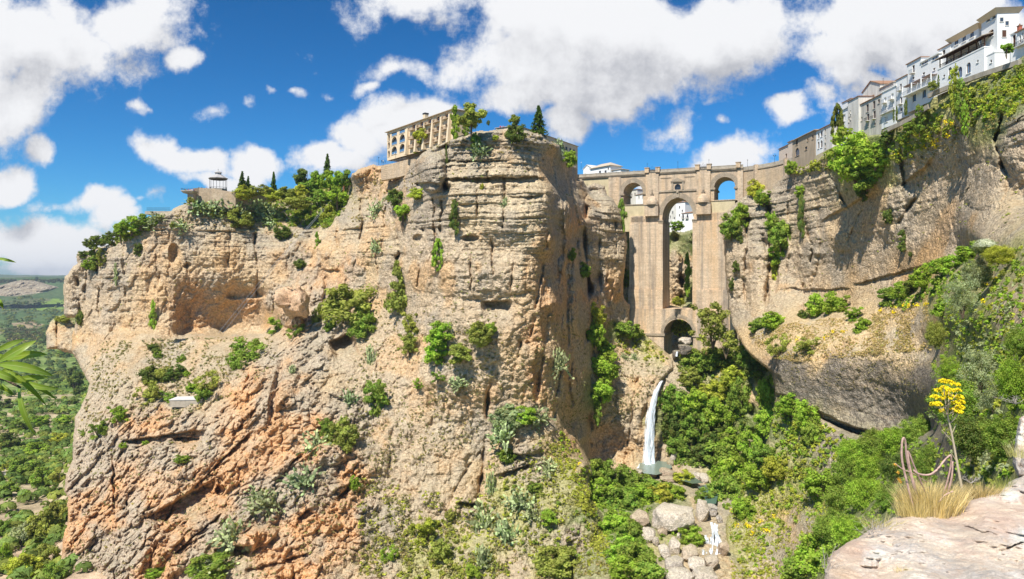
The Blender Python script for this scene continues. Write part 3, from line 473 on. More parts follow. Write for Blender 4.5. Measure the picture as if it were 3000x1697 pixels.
# ------------------------------------------------------------------ mesh collector
class MB:
    def __init__(s): s.v = []; s.f = []; s.m = []
    def quad(s, a, b, c, d, mi=0):
        n = len(s.v); s.v += [tuple(a), tuple(b), tuple(c), tuple(d)]; s.f.append((n, n+1, n+2, n+3)); s.m.append(mi)
    def tri(s, a, b, c, mi=0):
        n = len(s.v); s.v += [tuple(a), tuple(b), tuple(c)]; s.f.append((n, n+1, n+2)); s.m.append(mi)
    def hexa(s, p, mi=0):   # 8 corners: bottom ring 0-3, top ring 4-7
        n = len(s.v); s.v += [tuple(q) for q in p]
        for f in ((0,3,2,1),(4,5,6,7),(0,1,5,4),(1,2,6,5),(2,3,7,6),(3,0,4,7)): s.f.append(tuple(n+i for i in f)); s.m.append(mi)
    def box(s, x0, x1, y0, y1, z0, z1, mi=0):
        s.hexa([(x0,y0,z0),(x1,y0,z0),(x1,y1,z0),(x0,y1,z0),(x0,y0,z1),(x1,y0,z1),(x1,y1,z1),(x0,y1,z1)], mi)
    def tube(s, pts, r, n=6, mi=0, r1=None):
        pts = [Vector(p) for p in pts]; k = len(pts); base = len(s.v)
        for i, p in enumerate(pts):
            d = (pts[min(i+1, k-1)]-pts[max(i-1, 0)]).normalized(); a = d.orthogonal().normalized(); b = d.cross(a)
            rr = (r[i] if isinstance(r, (list, tuple)) else r + ((r1-r)*i/(k-1) if r1 is not None else 0))
            for j in range(n):
                t = 2*math.pi*j/n; s.v.append(tuple(p + a*math.cos(t)*rr + b*math.sin(t)*rr))
        for i in range(k-1):
            for j in range(n):
                s.f.append((base+i*n+j, base+i*n+(j+1)%n, base+(i+1)*n+(j+1)%n, base+(i+1)*n+j)); s.m.append(mi)
        s.f.append(tuple(base+j for j in reversed(range(n)))); s.m.append(mi); s.f.append(tuple(base+(k-1)*n+j for j in range(n))); s.m.append(mi)
    def lathe(s, prof, c=(0,0,0), n=16, mi=0, a0=0.0, a1=2*math.pi):
        base = len(s.v); full = abs(a1-a0-2*math.pi) < 1e-6; cols = n if full else n+1
        for r, z in prof:
            for j in range(cols):
                t = a0+(a1-a0)*j/n; s.v.append((c[0]+r*math.cos(t), c[1]+r*math.sin(t), c[2]+z))
        for i in range(len(prof)-1):
            for j in range(n):
                j2 = (j+1) % cols
                s.f.append((base+i*cols+j, base+i*cols+j2, base+(i+1)*cols+j2, base+(i+1)*cols+j)); s.m.append(mi)
    def build(s, name, mat, parent=None, smooth=False, bevel=0):
        me = bpy.data.meshes.new(name); me.from_pydata(s.v, [], s.f); o = link_mesh(name, me, mat, parent)
        if isinstance(mat, (list, tuple)): me.polygons.foreach_set('material_index', s.m)
        if smooth: me.polygons.foreach_set('use_smooth', [True]*len(s.f))
        return o
class Fac:
    """a facade line: local x runs along it, local y into the building, z up (world z)"""
    def __init__(s, p0, p1, z0=0.0):
        s.p0 = Vector((p0[0], p0[1], 0)); d = Vector((p1[0]-p0[0], p1[1]-p0[1], 0)); s.len = d.length; s.d = d.normalized(); s.n = Vector((-s.d.y, s.d.x, 0)); s.z0 = z0
        s.rz = math.atan2(s.d.y, s.d.x)
    @staticmethod
    def px(px0, Y0, px1, Y1, z0=0.0): return Fac(((px0-CX)/F*Y0, Y0), ((px1-CX)/F*Y1, Y1), z0)
    def empty(s, name): return empty(name, (s.p0.x, s.p0.y, s.z0), s.rz)
    def loc(s, px, py, off=0.0):
        k = (px-CX)/F; o = s.p0 + s.n*off   # solve o + s*d = Y*(k,1)
        Y = (o.x*s.d.y - o.y*s.d.x)/(k*s.d.y - s.d.x); P = Vector((k*Y, Y, 0))
        return (P-s.p0).dot(s.d), (CY-py)/F*Y - s.z0
    def S(s, px, off=0.0): return s.loc(px, CY, off)[0]

def wall_holes(mb, s0, s1, z0, z1, y, holes, dep=.3, mi=0):
    """front wall at depth y with real openings; holes = (a,b,c,d,arched)"""
    xs = sorted({s0, s1, *[h[0] for h in holes], *[h[1] for h in holes]}); zs = sorted({z0, z1, *[h[2] for h in holes], *[h[3] for h in holes]})
    xs = [x for x in xs if s0 <= x <= s1]; zs = [z for z in zs if z0 <= z <= z1]
    for i in range(len(xs)-1):
        for j in range(len(zs)-1):
            cx, cz = (xs[i]+xs[i+1])/2, (zs[j]+zs[j+1])/2
            if any(h[0] < cx < h[1] and h[2] < cz < h[3] for h in holes): continue
            mb.quad((xs[i],y,zs[j]),(xs[i+1],y,zs[j]),(xs[i+1],y,zs[j+1]),(xs[i],y,zs[j+1]), mi)
    for a, b, c, d, arch in holes:
        Y = y+dep
        mb.quad((a,y,c),(a,Y,c),(a,Y,d),(a,y,d), mi); mb.quad((b,Y,c),(b,y,c),(b,y,d),(b,Y,d), mi)
        mb.quad((a,y,c),(b,y,c),(b,Y,c),(a,Y,c), mi)
        if not arch: mb.quad((a,Y,d),(b,Y,d),(b,y,d),(a,y,d), mi)
        else:
            r = (b-a)/2; cx = (a+b)/2; rz = r if arch is True else r*arch; n = 10; zc = d-rz
            pts = [(cx-r*math.cos(math.pi*k/n), zc+rz*math.sin(math.pi*k/n)) for k in range(n+1)]
            for k in range(n):
                (x0, w0), (x1, w1) = pts[k], pts[k+1]
                mb.quad((x0,y,w0),(x1,y,w1),(x1,y,d),(x0,y,d), mi)
                mb.quad((x0,y,w0),(x0,Y,w0),(x1,Y,w1),(x1,y,w1), mi)
M_GLASS = simple('window_glass', (.055,.075,.10), 0.08, .3, .5, spec=.6)
M_BGLASS = simple('blue_glass', (.10,.20,.33), 0.08, .2, .5, spec=.6)
M_WOOD = simple('brown_wood', (.10,.045,.025), .6, .2, 3)
M_WHITE = simple('white_render', (.80,.79,.76), .9, .05, .35, .05, stretch=(1,1,.3))
M_WHITE2 = simple('old_white_render', (.62,.59,.53), .95, .26, .45, .1, stretch=(1.5,1.5,.35))
M_GREYW = simple('weathered_render', (.50,.46,.40), .95, .34, .5, .1, stretch=(1.5,1.5,.3))
M_TAN = simple('tan_render', (.44,.34,.235), .95, .25, .35, .1, stretch=(1.3,1.3,.4))
M_PINK = simple('pink_render', (.66,.54,.43), .95, .08, .5)
M_CREAM = simple('cream_render', (.68,.535,.36), .9, .12, .3, .05, stretch=(1,1,.4))
M_TILE = simple('roof_tile', (.30,.17,.105), .9, .35, 2.5, .4)
M_TILE2 = simple('pale_roof_tile', (.46,.38,.29), .9, .25, 2.5, .4)
M_IRON = simple('dark_iron', (.03,.03,.035), .5, .1, 3)
M_GIRON = simple('grey_iron', (.28,.30,.33), .5, .1, 3)
M_LAMPW = simple('lamp_globe', (.8,.8,.78), .2, .03, 3)
def masonry(name, c1, c2, mortar, bw, bh, stain=.5, orange=.4):
    m, nt, N, L = new_mat(name); b = principled(N, L, .95, .1)
    tc = N.new('ShaderNodeTexCoord'); V = tc.outputs['Object']; sp = N.new('ShaderNodeSeparateXYZ'); L.new(V, sp.inputs[0])
    ad = N.new('ShaderNodeMath'); ad.operation = 'ADD'; L.new(sp.outputs[0], ad.inputs[0]); L.new(sp.outputs[1], ad.inputs[1])
    cb = N.new('ShaderNodeCombineXYZ'); L.new(ad.outputs[0], cb.inputs[0]); L.new(sp.outputs[2], cb.inputs[1])
    br = N.new('ShaderNodeTexBrick'); L.new(cb.outputs[0], br.inputs['Vector']); br.inputs['Scale'].default_value = 1
    br.inputs['Brick Width'].default_value = bw; br.inputs['Row Height'].default_value = bh; br.inputs['Mortar Size'].default_value = .055; br.inputs['Mortar Smooth'].default_value = .3
    br.inputs['Color1'].default_value = (*c1, 1); br.inputs['Color2'].default_value = (*c2, 1); br.inputs['Mortar'].default_value = (*mortar, 1)
    n2 = nz(N, L, V, 1.1, 6, .65); c = br.outputs['Color']; rw = nz(N, L, V, 1.0, 3, .6, (.02, .02, 1.3)); c = mixc(N, L, mrng(N, L, rw, .35, .65, 0, .35), c, (.30, .24, .17))
    nv = nz(N, L, V, .35, 6, .6, (1.2, 1.2, .05)); no = nz(N, L, V, .16, 5, .6, (1.2, 1.2, .12)); ng = nz(N, L, V, .2, 4, .5)
    c = mixc(N, L, mrng(N, L, no, .42, .66, 0, orange), c, (.62, .40, .21))
    c = mixc(N, L, mrng(N, L, nv, .44, .64, 0, stain), c, (.26, .22, .18))
    c = mixc(N, L, mrng(N, L, ng, .5, .75, 0, .4), c, (.70, .57, .42))
    sc = N.new('ShaderNodeVectorMath'); sc.operation = 'SCALE'; L.new(c, sc.inputs[0]); L.new(mrng(N, L, n2, .25, .75, .72, 1.25), sc.inputs['Scale'])
    L.new(sc.outputs[0], b.inputs['Base Color'])
    bp = N.new('ShaderNodeBump'); bp.inputs['Strength'].default_value = .5; bp.inputs['Distance'].default_value = .15
    ah = N.new('ShaderNodeMath'); ah.operation = 'SUBTRACT'; L.new(n2, ah.inputs[0]); L.new(br.outputs['Fac'], ah.inputs[1]); L.new(ah.outputs[0], bp.inputs['Height']); L.new(bp.outputs[0], b.inputs['Normal'])
    return m
M_STONE = masonry('bridge_stone', (.72,.55,.38), (.60,.46,.32), (.40,.31,.22), 1.3, .62, .62, .5)
M_SHAFT = masonry('pier_stone', (.80,.60,.41), (.68,.51,.35), (.48,.37,.26), 1.2, .6, .85, .65)
M_ARCHS = masonry('arch_stone', (.45,.37,.27), (.36,.29,.21), (.2,.16,.12), 1.1, .7, .5, .1)
M_PLAST = simple('ochre_plaster', (.54,.45,.28), .95, .22, .5, .1, stretch=(1,1,.5))
M_PARA = simple('parapet_stone', (.38,.33,.26), .95, .3, .6, .2, stretch=(1,1,1))
M_RUB = masonry('rubble_stone', (.52,.39,.26), (.60,.46,.31), (.40,.30,.20), .9, .45, .3, .25)

# ------------------------------------------------------------------ the bridge
def bridge():
    fc = Fac.px(1471, 392, 1853, 360); root = fc.empty('stone_bridge')
    tag(root, 'tall stone bridge with three arches and massive piers spanning the gorge', 'bridge')
    S = fc.S; L = fc.loc; T = 16.0
    zt = (L(1471,447)[1]+L(1853,424)[1])/2      # deck / cornice level
    z = lambda py, px=1700: L(px, py)[1]
    def arch_wall(name, s0, s1, y0, y1, zb, ztop, c, r, zs, sill, mat, parent=root, rz=None, n=20):
        mb = MB(); rz = rz or r
        def col(a, b, z0, z1, z0b=None):
            z0b = z0 if z0b is None else z0b
            mb.hexa([(a,y0,z0),(b,y0,z0b),(b,y1,z0b),(a,y1,z0),(a,y0,ztop if z1 is None else z1),(b,y0,ztop if z1 is None else z1),(b,y1,ztop if z1 is None else z1),(a,y1,ztop if z1 is None else z1)])
        if s0 < c-r: col(s0, c-r, zb, None)
        if s1 > c+r: col(c+r, s1, zb, None)
        xs = [c-r*math.cos(math.pi*k/n) for k in range(n+1)]; hs = [zs+rz*math.sin(math.pi*k/n) for k in range(n+1)]
        for k in range(n): col(xs[k], xs[k+1], hs[k], None, hs[k+1])
        if sill is not None: mb.box(c-r, c+r, y0, y1, zb, sill)
        return mb.build(name, mat, parent)
    def ring(name, c, r, w, zs, y, th, mat, parent=root, n=22, rz=None, a0=0, a1=math.pi):
        mb = MB(); rz = rz or r
        for k in range(n):
            t0 = a0+(a1-a0)*(k+.04)/n; t1 = a0+(a1-a0)*(k+.96)/n; yy = y - (.05 if k % 2 else 0)
            q = []
            for Yv in (yy, y+th):
                q += [[(c-(r)*math.cos(t0), Yv, zs+rz*math.sin(t0)), (c-(r)*math.cos(t1), Yv, zs+rz*math.sin(t1)), (c-(r+w)*math.cos(t1), Yv, zs+(rz+w)*math.sin(t1)), (c-(r+w)*math.cos(t0), Yv, zs+(rz+w)*math.sin(t0))]]
            a, b = q; n0 = len(mb.v); mb.v += a+b
            for f in ((0,1,2,3),(7,6,5,4),(0,4,5,1),(1,5,6,2),(2,6,7,3),(3,7,4,0)): mb.f.append(tuple(n0+i for i in f)); mb.m.append(0)
        return mb.build(name, mat, parent)
    sL0, sL1 = S(1583), S(1667); sR0, sR1 = S(1741.5), S(1826)
    zled = z(542); zbase = z(905)
    cL = (sL0+sL1)/2
    # piers: shaft with two battered footings
    for name, a, b in (('pier', sL0, sL1), ('pier', sR0, sR1)):
        mb = MB(); mb.box(a, b, -.9, T+1, z(728), z(560)); mb.box(a-.5 if a == sL0 else a, b if a == sL0 else b+.9, -1.5, T+1.5, z(777), z(728))
        mb.box(a+.5, b-.4, -.4, T+.6, z(560), z(540))
        mb.build(name, M_SHAFT, root)
    # lower arch between the feet
    c = S(1707); r = (S(1743)-S(1670))/2
    arch_wall('lower_arch', sL0-1, sR1+2, -2.0, T+2, z(930), z(777), c, r, z(838), None, M_SHAFT)
    ring('arch_ring', c, r, 1.7, z(838), -2.12, .5, M_ARCHS, rz=z(798)-z(838)); 
    mb = MB(); mb.box(sL0-.4, c-r+.5, -2.5, T, z(845), z(839)); mb.box(c+r-.5, sR1, -2.5, T, z(845), z(839)); mb.build('impost', M_ARCHS, root)
    # main arch and the wall above with the chamber
    cm = (S(1666)+S(1742))/2; rm = (S(1742)-S(1666))/2; zs = z(545); rzm = z(498)-zs
    arch_wall('main_arch', S(1655), S(1751), 0, T, zs, z(481), cm, rm, zs, None, M_STONE, rz=rzm)
    ring('arch_ring', cm, rm, 2.6, zs, -.25, .6, M_ARCHS, rz=rzm, n=30)
    mb = MB(); mb.box(cm-.8, cm+.8, -.8, .2, z(497), z(485)); mb.lathe([(0,.0),(.7,.3),(.75,.9),(.45,1.4),(0,1.5)], (cm,-.6,z(487)), 8); mb.build('keystone', M_ARCHS, root)
    mb = MB()
    for a, b in ((S(1655), S(1668.5)), (S(1740), S(1753))):
        mb.box(a, b, -1.4, T+.6, z(556), z(553)); mb.box(a+.1, b-.1, -1.1, T+.4, z(560), z(556)); 
    mb.build('impost', M_ARCHS, root)
    # central panel with recessed field
    a, b = S(1655.5), S(1751); ztop = zt; mb = MB(); zc = z(481)
    wc, ww, wb, wtp = S(1703.5), 1.55, z(479), z(463)
    wall_holes(mb, a, b, zc, ztop, 0.0, [(wc-ww, wc+ww, wb, wtp, True)], 1.2)
    mb.quad((b,T,zc),(a,T,zc),(a,T,ztop),(b,T,ztop)); mb.box(a, b, .9, 1.6, wb-.5, wtp+.5) if False else None
    mb.quad((a,0,zc),(b,0,zc),(b,T,zc),(a,T,zc)); mb.build('chamber_wall', M_STONE, root)
    mb = MB(); mb.box(a, b, -.55, 0, zc-.2, zc+.35); mb.box(a, b, -.3, 0, zc+.35, zc+.8)
    mb.box(a+1, wc-3.4, -.22, 0, z(447), z(445.4)); mb.box(wc+3.4, b-1, -.22, 0, z(447), z(445.4)); mb.build('cornice', M_ARCHS, root)
    fr = MB()
    fr.box(wc-3.2, wc-2.3, -.5, 0, z(481)+.8, z(458)); fr.box(wc+2.3, wc+3.2, -.5, 0, z(481)+.8, z(458)); fr.box(wc-3.5, wc+3.5, -.7, 0, z(458), z(456))
    zz = z(456); fr.hexa([(wc-3.6,-.8,zz),(wc+3.6,-.8,zz),(wc+3.6,0,zz),(wc-3.6,0,zz),(wc-.05,-.8,zz+1.7),(wc+.05,-.8,zz+1.7),(wc+.05,0,zz+1.7),(wc-.05,0,zz+1.7)])
    fr.box(wc-2.4, wc+2.4, -.9, 0, z(481.5), z(480)); wfr = fr.build('window', M_ARCHS, root)
    tag(wfr, 'arched window under a small stone pediment')
    g = MB(); g.box(wc-ww, wc+ww, 1.0, 1.2, wb, wtp); g.build('pane', M_GLASS, wfr)
    g = MB()
    for k in range(6): x = wc-ww+.25+k*(2*ww-.5)/5; g.box(x-.05, x+.05, .2, .3, wb, wtp-.2)
    g.box(wc-ww, wc+ww, .18, .32, wb+2, wb+2.15); g.build('grille', M_IRON, wfr)
    # turrets
    for i, (x0, x1) in enumerate(((1624, 1656), (1751.5, 1786))):
        a, b = S(x0), S(x1); cx = (a+b)/2; hw = (b-a)/2; mb = MB()
        mb.box(a, b, -.75, T+.9, z(513), zt+.02)
        prof = [(hw*.98, z(513)), (hw*.98, z(508)), (hw*.9, z(503)), (hw*.62, z(495)), (hw*.3, z(491)), (.02, z(490))]
        mb.lathe(prof, (cx, -.7, 0), 20, a0=math.pi, a1=2*math.pi)
        
        t = mb.build('turret', M_STONE, root)
        o = MB(); o.box(cx-.9, cx+.9, -1.5, -.75, z(487), z(485.5)); o.box(cx-.55, cx+.55, -1.3, -.75, z(490), z(487)); o.lathe([(.0,0),(.35,.2),(.5,.9),(.3,1.6),(.35,2.2),(.0,2.8)], (cx,-1.15,z(485.5)), 8); o.build('finial', M_ARCHS, t)
        o = MB(); o.box(a-.3, b+.3, -2.9, T+1.8, z(514.5), z(513)); o.build('moulding', M_ARCHS, t)
    # block under the turrets / shoulders
    for q in ((S(1624)-.3, S(1656)+.2, -2.6, T+.5, z(542), z(514.6)), (S(1752)-.2, S(1788), -2.6, T+.5, z(542), z(514.6)), (sL0+.8, S(1624)-.3, -.4, T, z(556), z(543)), (S(1788), sR1-.5, -.4, T, z(556), z(538))):
        mb = MB(); mb.box(*q); mb.build('shoulder', M_STONE, root)
    # side arches
    for x0, x1, xa, xb, ytop, yspr, ysill, lab in ((1559, 1624, 1567, 1616, 459.5, 486, 516, 'l'), (1786, 1855, 1795, 1848, 445, 471, 504.4, 'r')):
        c = (S(xa)+S(xb))/2; r = (S(xb)-S(xa))/2; zs2 = L((xa+xb)/2, yspr)[1]; rz = L((xa+xb)/2, ytop)[1]-zs2; si = L((xa+xb)/2, ysill)[1]
        arch_wall('side_arch', S(x0), S(x1), 0.15, T-.3, si, zt-.02, c, r, zs2, None, M_STONE, rz=rz)
        ring('arch_ring', c, r, 2.3, zs2, -.1, .5, M_ARCHS, rz=rz, n=20)
        mb = MB(); mb.box(S(x0), c-r+.6, -.5, T, zs2-.9, zs2); mb.box(c+r-.6, S(x1), -.5, T, zs2-.9, zs2); mb.build('impost', M_ARCHS, root)
        mb = MB(); mb.box(S(x0)+(1.5 if lab == 'l' else 0), S(x1)-(0 if lab == 'l' else 1.5), .5, T-1, si-14, si); mb.build('infill_wall', M_PLAST, root)
        mb = MB(); mb.box(S(x0), S(x1), .2, T-1, si-.02, si+.5); mb.build('sill', M_ARCHS, root)
    # approach walls left and right of the side arches
    mb = MB(); mb.box(S(1530), S(1560.5), -.3, T, zt-34, zt+.01); mb.build('abutment', M_STONE, root)
    mb = MB(); mb.box(S(1854), S(1868), -.3, T, zt-30, zt+.01); mb.build('abutment', M_STONE, root)
    mb = MB(); mb.box(S(1466)-6, S(1530), .3, T, zt-22, zt-.02); mb.build('approach_wall', M_PLAST, root)
    # cornice and parapet with piers
    e0, e1 = S(1466)-6, S(1868); mb = MB(); mb.box(e0, e1, -.75, T+.75, zt, zt+.45); mb.box(e0, e1, -.5, 0.0, zt-.5, zt-.03); mb.build('cornice', M_ARCHS, root)
    mb = MB(); mb.box(e0, e1, -.25, .35, zt+.45, zt+1.75); mb.box(e0, e1, -.35, .45, zt+1.75, zt+1.95); mb.box(e0, e1, T-.35, T+.25, zt+.45, zt+1.7)
    for px in (1471, 1498, 1530, 1563, 1594): s = S(px); mb.box(s-.35, s+.35, -.45, .6, zt+.45, zt+2.15)
    par = mb.build('parapet', M_PARA, root)
    for px in (1627, 1654, 1753.5, 1783, 1856):
        mb = MB(); s = S(px); mb.box(s-1.1, s+1.1, -1.4, .7, zt+.45, zt+2.9); mb.box(s-1.3, s+1.3, -1.6, .9, zt+2.9, zt+3.2); mb.build('parapet_pier', M_STONE, root)
    # wrought-iron balcony gratings between the pairs of piers, with a small arch of scrolls
    for pa, pb in ((1627, 1654), (1753.5, 1783)):
        a, b = S(pa)+1.1, S(pb)-1.1; mb = MB(); n = 16
        for k in range(n+1): x = a+(b-a)*k/n; mb.box(x-.04, x+.04, -1.3, -1.22, zt+1.0, zt+2.2)
        mb.box(a, b, -1.32, -1.2, zt+2.15, zt+2.25); mb.box(a, b, -1.32, -1.2, zt+1.1, zt+1.2)
        m_ = (a+b)/2; mb.tube([(m_-1.9,-1.26,zt+2.2),(m_-1.2,-1.26,zt+2.9),(m_-.5,-1.26,zt+2.6),(m_,-1.26,zt+3.5),(m_+.5,-1.26,zt+2.6),(m_+1.2,-1.26,zt+2.9),(m_+1.9,-1.26,zt+2.2)], .06, 4)
        mb.tube([(m_,-1.26,zt+3.4),(m_,-1.26,zt+4.0)], .05, 4); mb.build('iron_grating', M_IRON, root)
    rd = MB(); rd.box(e0, e1, .36, T-.36, zt+.45, zt+.5); rd.build('deck', M_PARA, root)
    return fc, zt, root
BR, ZT, BROOT = bridge()
# ------------------------------------------------------------------ plants
RS = np.random.RandomState(42)
def leaf_mat(name='leaf', trans=.35, glossy=False):
    m, nt, N, L = new_mat(name); oi = N.new('ShaderNodeObjectInfo'); a = N.new('ShaderNodeAttribute'); a.attribute_name = 'lf'
    sp = N.new('ShaderNodeSeparateColor'); L.new(a.outputs['Color'], sp.inputs[0])
    c = mixc(N, L, sp.outputs[1], oi.outputs['Color'], (.42, .38, .07)); 
    c2 = mixc(N, L, sp.outputs[2], c, (.30, .22, .11))
    sc = N.new('ShaderNodeVectorMath'); sc.operation = 'SCALE'; L.new(c2, sc.inputs[0]); L.new(mrng(N, L, sp.outputs[0], 0, 1, .42, 1.5), sc.inputs['Scale'])
    d = N.new('ShaderNodeBsdfDiffuse'); t = N.new('ShaderNodeBsdfTranslucent'); L.new(sc.outputs[0], d.inputs[0])
    t2 = N.new('ShaderNodeVectorMath'); t2.operation = 'MULTIPLY'; L.new(sc.outputs[0], t2.inputs[0]); t2.inputs[1].default_value = (1.3, 1.5, .5); L.new(t2.outputs[0], t.inputs[0])
    mx = N.new('ShaderNodeMixShader'); mx.inputs[0].default_value = trans; L.new(d.outputs[0], mx.inputs[1]); L.new(t.outputs[0], mx.inputs[2])
    o = N.new('ShaderNodeOutputMaterial'); L.new(mx.outputs[0], o.inputs[0]); return m
LEAF = leaf_mat()
def petal_mat(name, color):
    m, nt, N, L = new_mat(name); b = principled(N, L, .8, .1); b.inputs['Base Color'].default_value = (*color, 1); return m
M_YEL = petal_mat('yellow_flower', (.86, .67, .02)); M_WHT = petal_mat('white_flower', (.72, .74, .50))
M_BARK = simple('bark', (.16,.115,.075), .95, .35, 4, .4)
M_DEAD = simple('dead_wood', (.42,.37,.32), .9, .2, 4)
def rnd_dirs(n):
    v = RS.normal(size=(n, 3)); return v/np.linalg.norm(v, axis=1)[:, None]
def leaves_mesh(name, C, Nrm, size, aspect=1.6, lf=None, mat=LEAF):
    """C centres, Nrm facing directions, size array; rhombic leaves folded a little"""
    n = len(C); r = RS.normal(size=(n, 3)); U = np.cross(Nrm, r); U /= np.linalg.norm(U, axis=1)[:, None]+1e-9; Vd = np.cross(Nrm, U)
    s = (size*np.ones(n))[:, None]; up = Nrm*s*.12
    V = np.concatenate([C-U*s*aspect*.5, C+Vd*s*.5-up, C+U*s*aspect*.5, C-Vd*s*.5-up], 1).reshape(-1, 3)
    Fq = np.arange(n*4).reshape(n, 4); me = np_mesh(name, V, Fq)
    if lf is None: lf = np.c_[RS.rand(n), RS.rand(n)**3*.35, RS.rand(n)**6*.5]
    ca = me.color_attributes.new('lf', 'FLOAT_COLOR', 'POINT'); A = np.repeat(np.c_[lf, np.ones(n)], 4, 0).astype(np.float32); ca.data.foreach_set('color', A.ravel())
    if mat: me.materials.append(mat)
    return me
def clumps_to_leaves(cc, cr, per, leaf, outw=.6):
    """cc centres (n,3), cr radii; leaves on the shells of the clumps"""
    n = len(cc); d = rnd_dirs(n*per); rr = RS.rand(n*per)**.45; r = np.repeat(cr, per)
    C = np.repeat(cc, per, 0) + d*(r*rr)[:, None]*np.array([1, 1, .8]); Nn = d*outw + rnd_dirs(n*per)*(1-outw)+np.array([0,0,.25]); Nn /= np.linalg.norm(Nn, axis=1)[:, None]
    b = np.repeat(RS.rand(n), per)*.6 + RS.rand(n*per)*.4; y = np.repeat(RS.rand(n)**2, per)*.30 + RS.rand(n*per)**4*.3; dd = RS.rand(n*per)**8*.6
    return C, Nn, leaf*(.6+.8*RS.rand(n*per)), np.c_[b, y, dd]
def crown(name, kind, leaf=.10, dens=1.0, seed=0):
    RS.seed(seed+100)
    if kind == 'bush':
        n = int(60*dens); d = rnd_dirs(n); r = .3+.62*RS.rand(n)**.5; lump = 1+.25*np.array([vnoise(*(np.array([v]).T*1.7+seed*3.1))[0] for v in d]); cc = d*(r*lump)[:, None]; cr = .16+.2*RS.rand(n)
        return leaves_mesh(name, *_sw(clumps_to_leaves(cc, cr, 92, leaf)))
    if kind == 'loose':
        n = int(34*dens); d = rnd_dirs(n); cc = d*(.2+.75*RS.rand(n))[:, None]; cr = .12+.15*RS.rand(n)
        return leaves_mesh(name, *_sw(clumps_to_leaves(cc, cr, 70, leaf*.9)))
    if kind == 'cone':
        n = int(60*dens); h = RS.rand(n)**1.3; a = RS.rand(n)*6.283; rr = (1-h)*.8*(.5+.5*RS.rand(n))+.05
        cc = np.c_[np.cos(a)*rr, np.sin(a)*rr, h*2-1]; cr = .12+.16*(1-h)
        return leaves_mesh(name, *_sw(clumps_to_leaves(cc, cr, 46, leaf)))
    if kind == 'egg':
        n = int(80*dens); h = RS.rand(n)*2-1; a = RS.rand(n)*6.283; rr = np.sqrt(np.clip(1-h*h, 0, 1))*(.75-.2*h)*(.5+.5*RS.rand(n)**.5)
        cc = np.c_[np.cos(a)*rr, np.sin(a)*rr, h]; cr = .14+.10*RS.rand(n)
        return leaves_mesh(name, *_sw(clumps_to_leaves(cc, cr, 92, leaf)))
    if kind == 'fir':       # tiers of drooping boughs
        CC, NN, SS, LL = [], [], [], []
        for t in range(15):
            h = t/14; z = -.85+1.8*h; R = (1-h)**.85*.95+.04; nb = 9
            for b in range(nb):
                a = RS.rand()*6.283; Rb = R*(.65+.45*RS.rand()); k = np.linspace(.12, 1, 14); 
                C = np.c_[np.cos(a)*Rb*k, np.sin(a)*Rb*k, z - .22*Rb*k**1.6 + 0*k]; C = np.repeat(C, 3, 0)+RS.normal(size=(42, 3))*.035
                CC.append(C); NN.append(rnd_dirs(42)*.5+np.array([0,0,.8])); SS.append(np.full(42, leaf)*(.6+.6*RS.rand(42))); LL.append(np.c_[np.full(42, RS.rand())*.6+.3*RS.rand(42), RS.rand(42)**4*.2, np.zeros(42)])
        NN = np.vstack(NN); NN /= np.linalg.norm(NN, axis=1)[:, None]
        return leaves_mesh(name, np.vstack(CC), NN, np.concatenate(SS), 1.9, np.vstack(LL))
    if kind == 'tree':      # several lobes
        n = int(95*dens); lob = rnd_dirs(11)*.6; li = RS.randint(0, 11, n); cc = lob[li]+rnd_dirs(n)*(.34*RS.rand(n)**.4)[:, None]; cc[:, 2] *= .9; cr = .12+.14*RS.rand(n)
        return leaves_mesh(name, *_sw(clumps_to_leaves(cc, cr, 66, leaf)))
    if kind == 'hang':      # ivy or bush hanging down a wall
        n = int(60*dens); h = RS.rand(n)*2-1; w = .75*np.sqrt(np.clip(1-h*h, .05, 1))*(.75+.5*vnoise(h*3+seed, h*0, h*0)); cc = np.c_[w*(RS.rand(n)*2-1)+.15*vnoise(h*2, h*0+seed, h*0), (RS.rand(n)-.5)*.7, h]; cr = .13+.14*RS.rand(n)
        return leaves_mesh(name, *_sw(clumps_to_leaves(cc, cr, 80, leaf)))
    if kind == 'poplar':
        n = int(70*dens); h = RS.rand(n)*2-1; a = RS.rand(n)*6.283; rr = .75*(1-.45*np.abs(h)**2)*RS.rand(n)**.6; cc = np.c_[np.cos(a)*rr, np.sin(a)*rr, h]; cr = .10+.13*RS.rand(n)
        return leaves_mesh(name, *_sw(clumps_to_leaves(cc, cr, 38, leaf)))
def _sw(t): return t[0], t[1], t[2], 1.5, t[3]
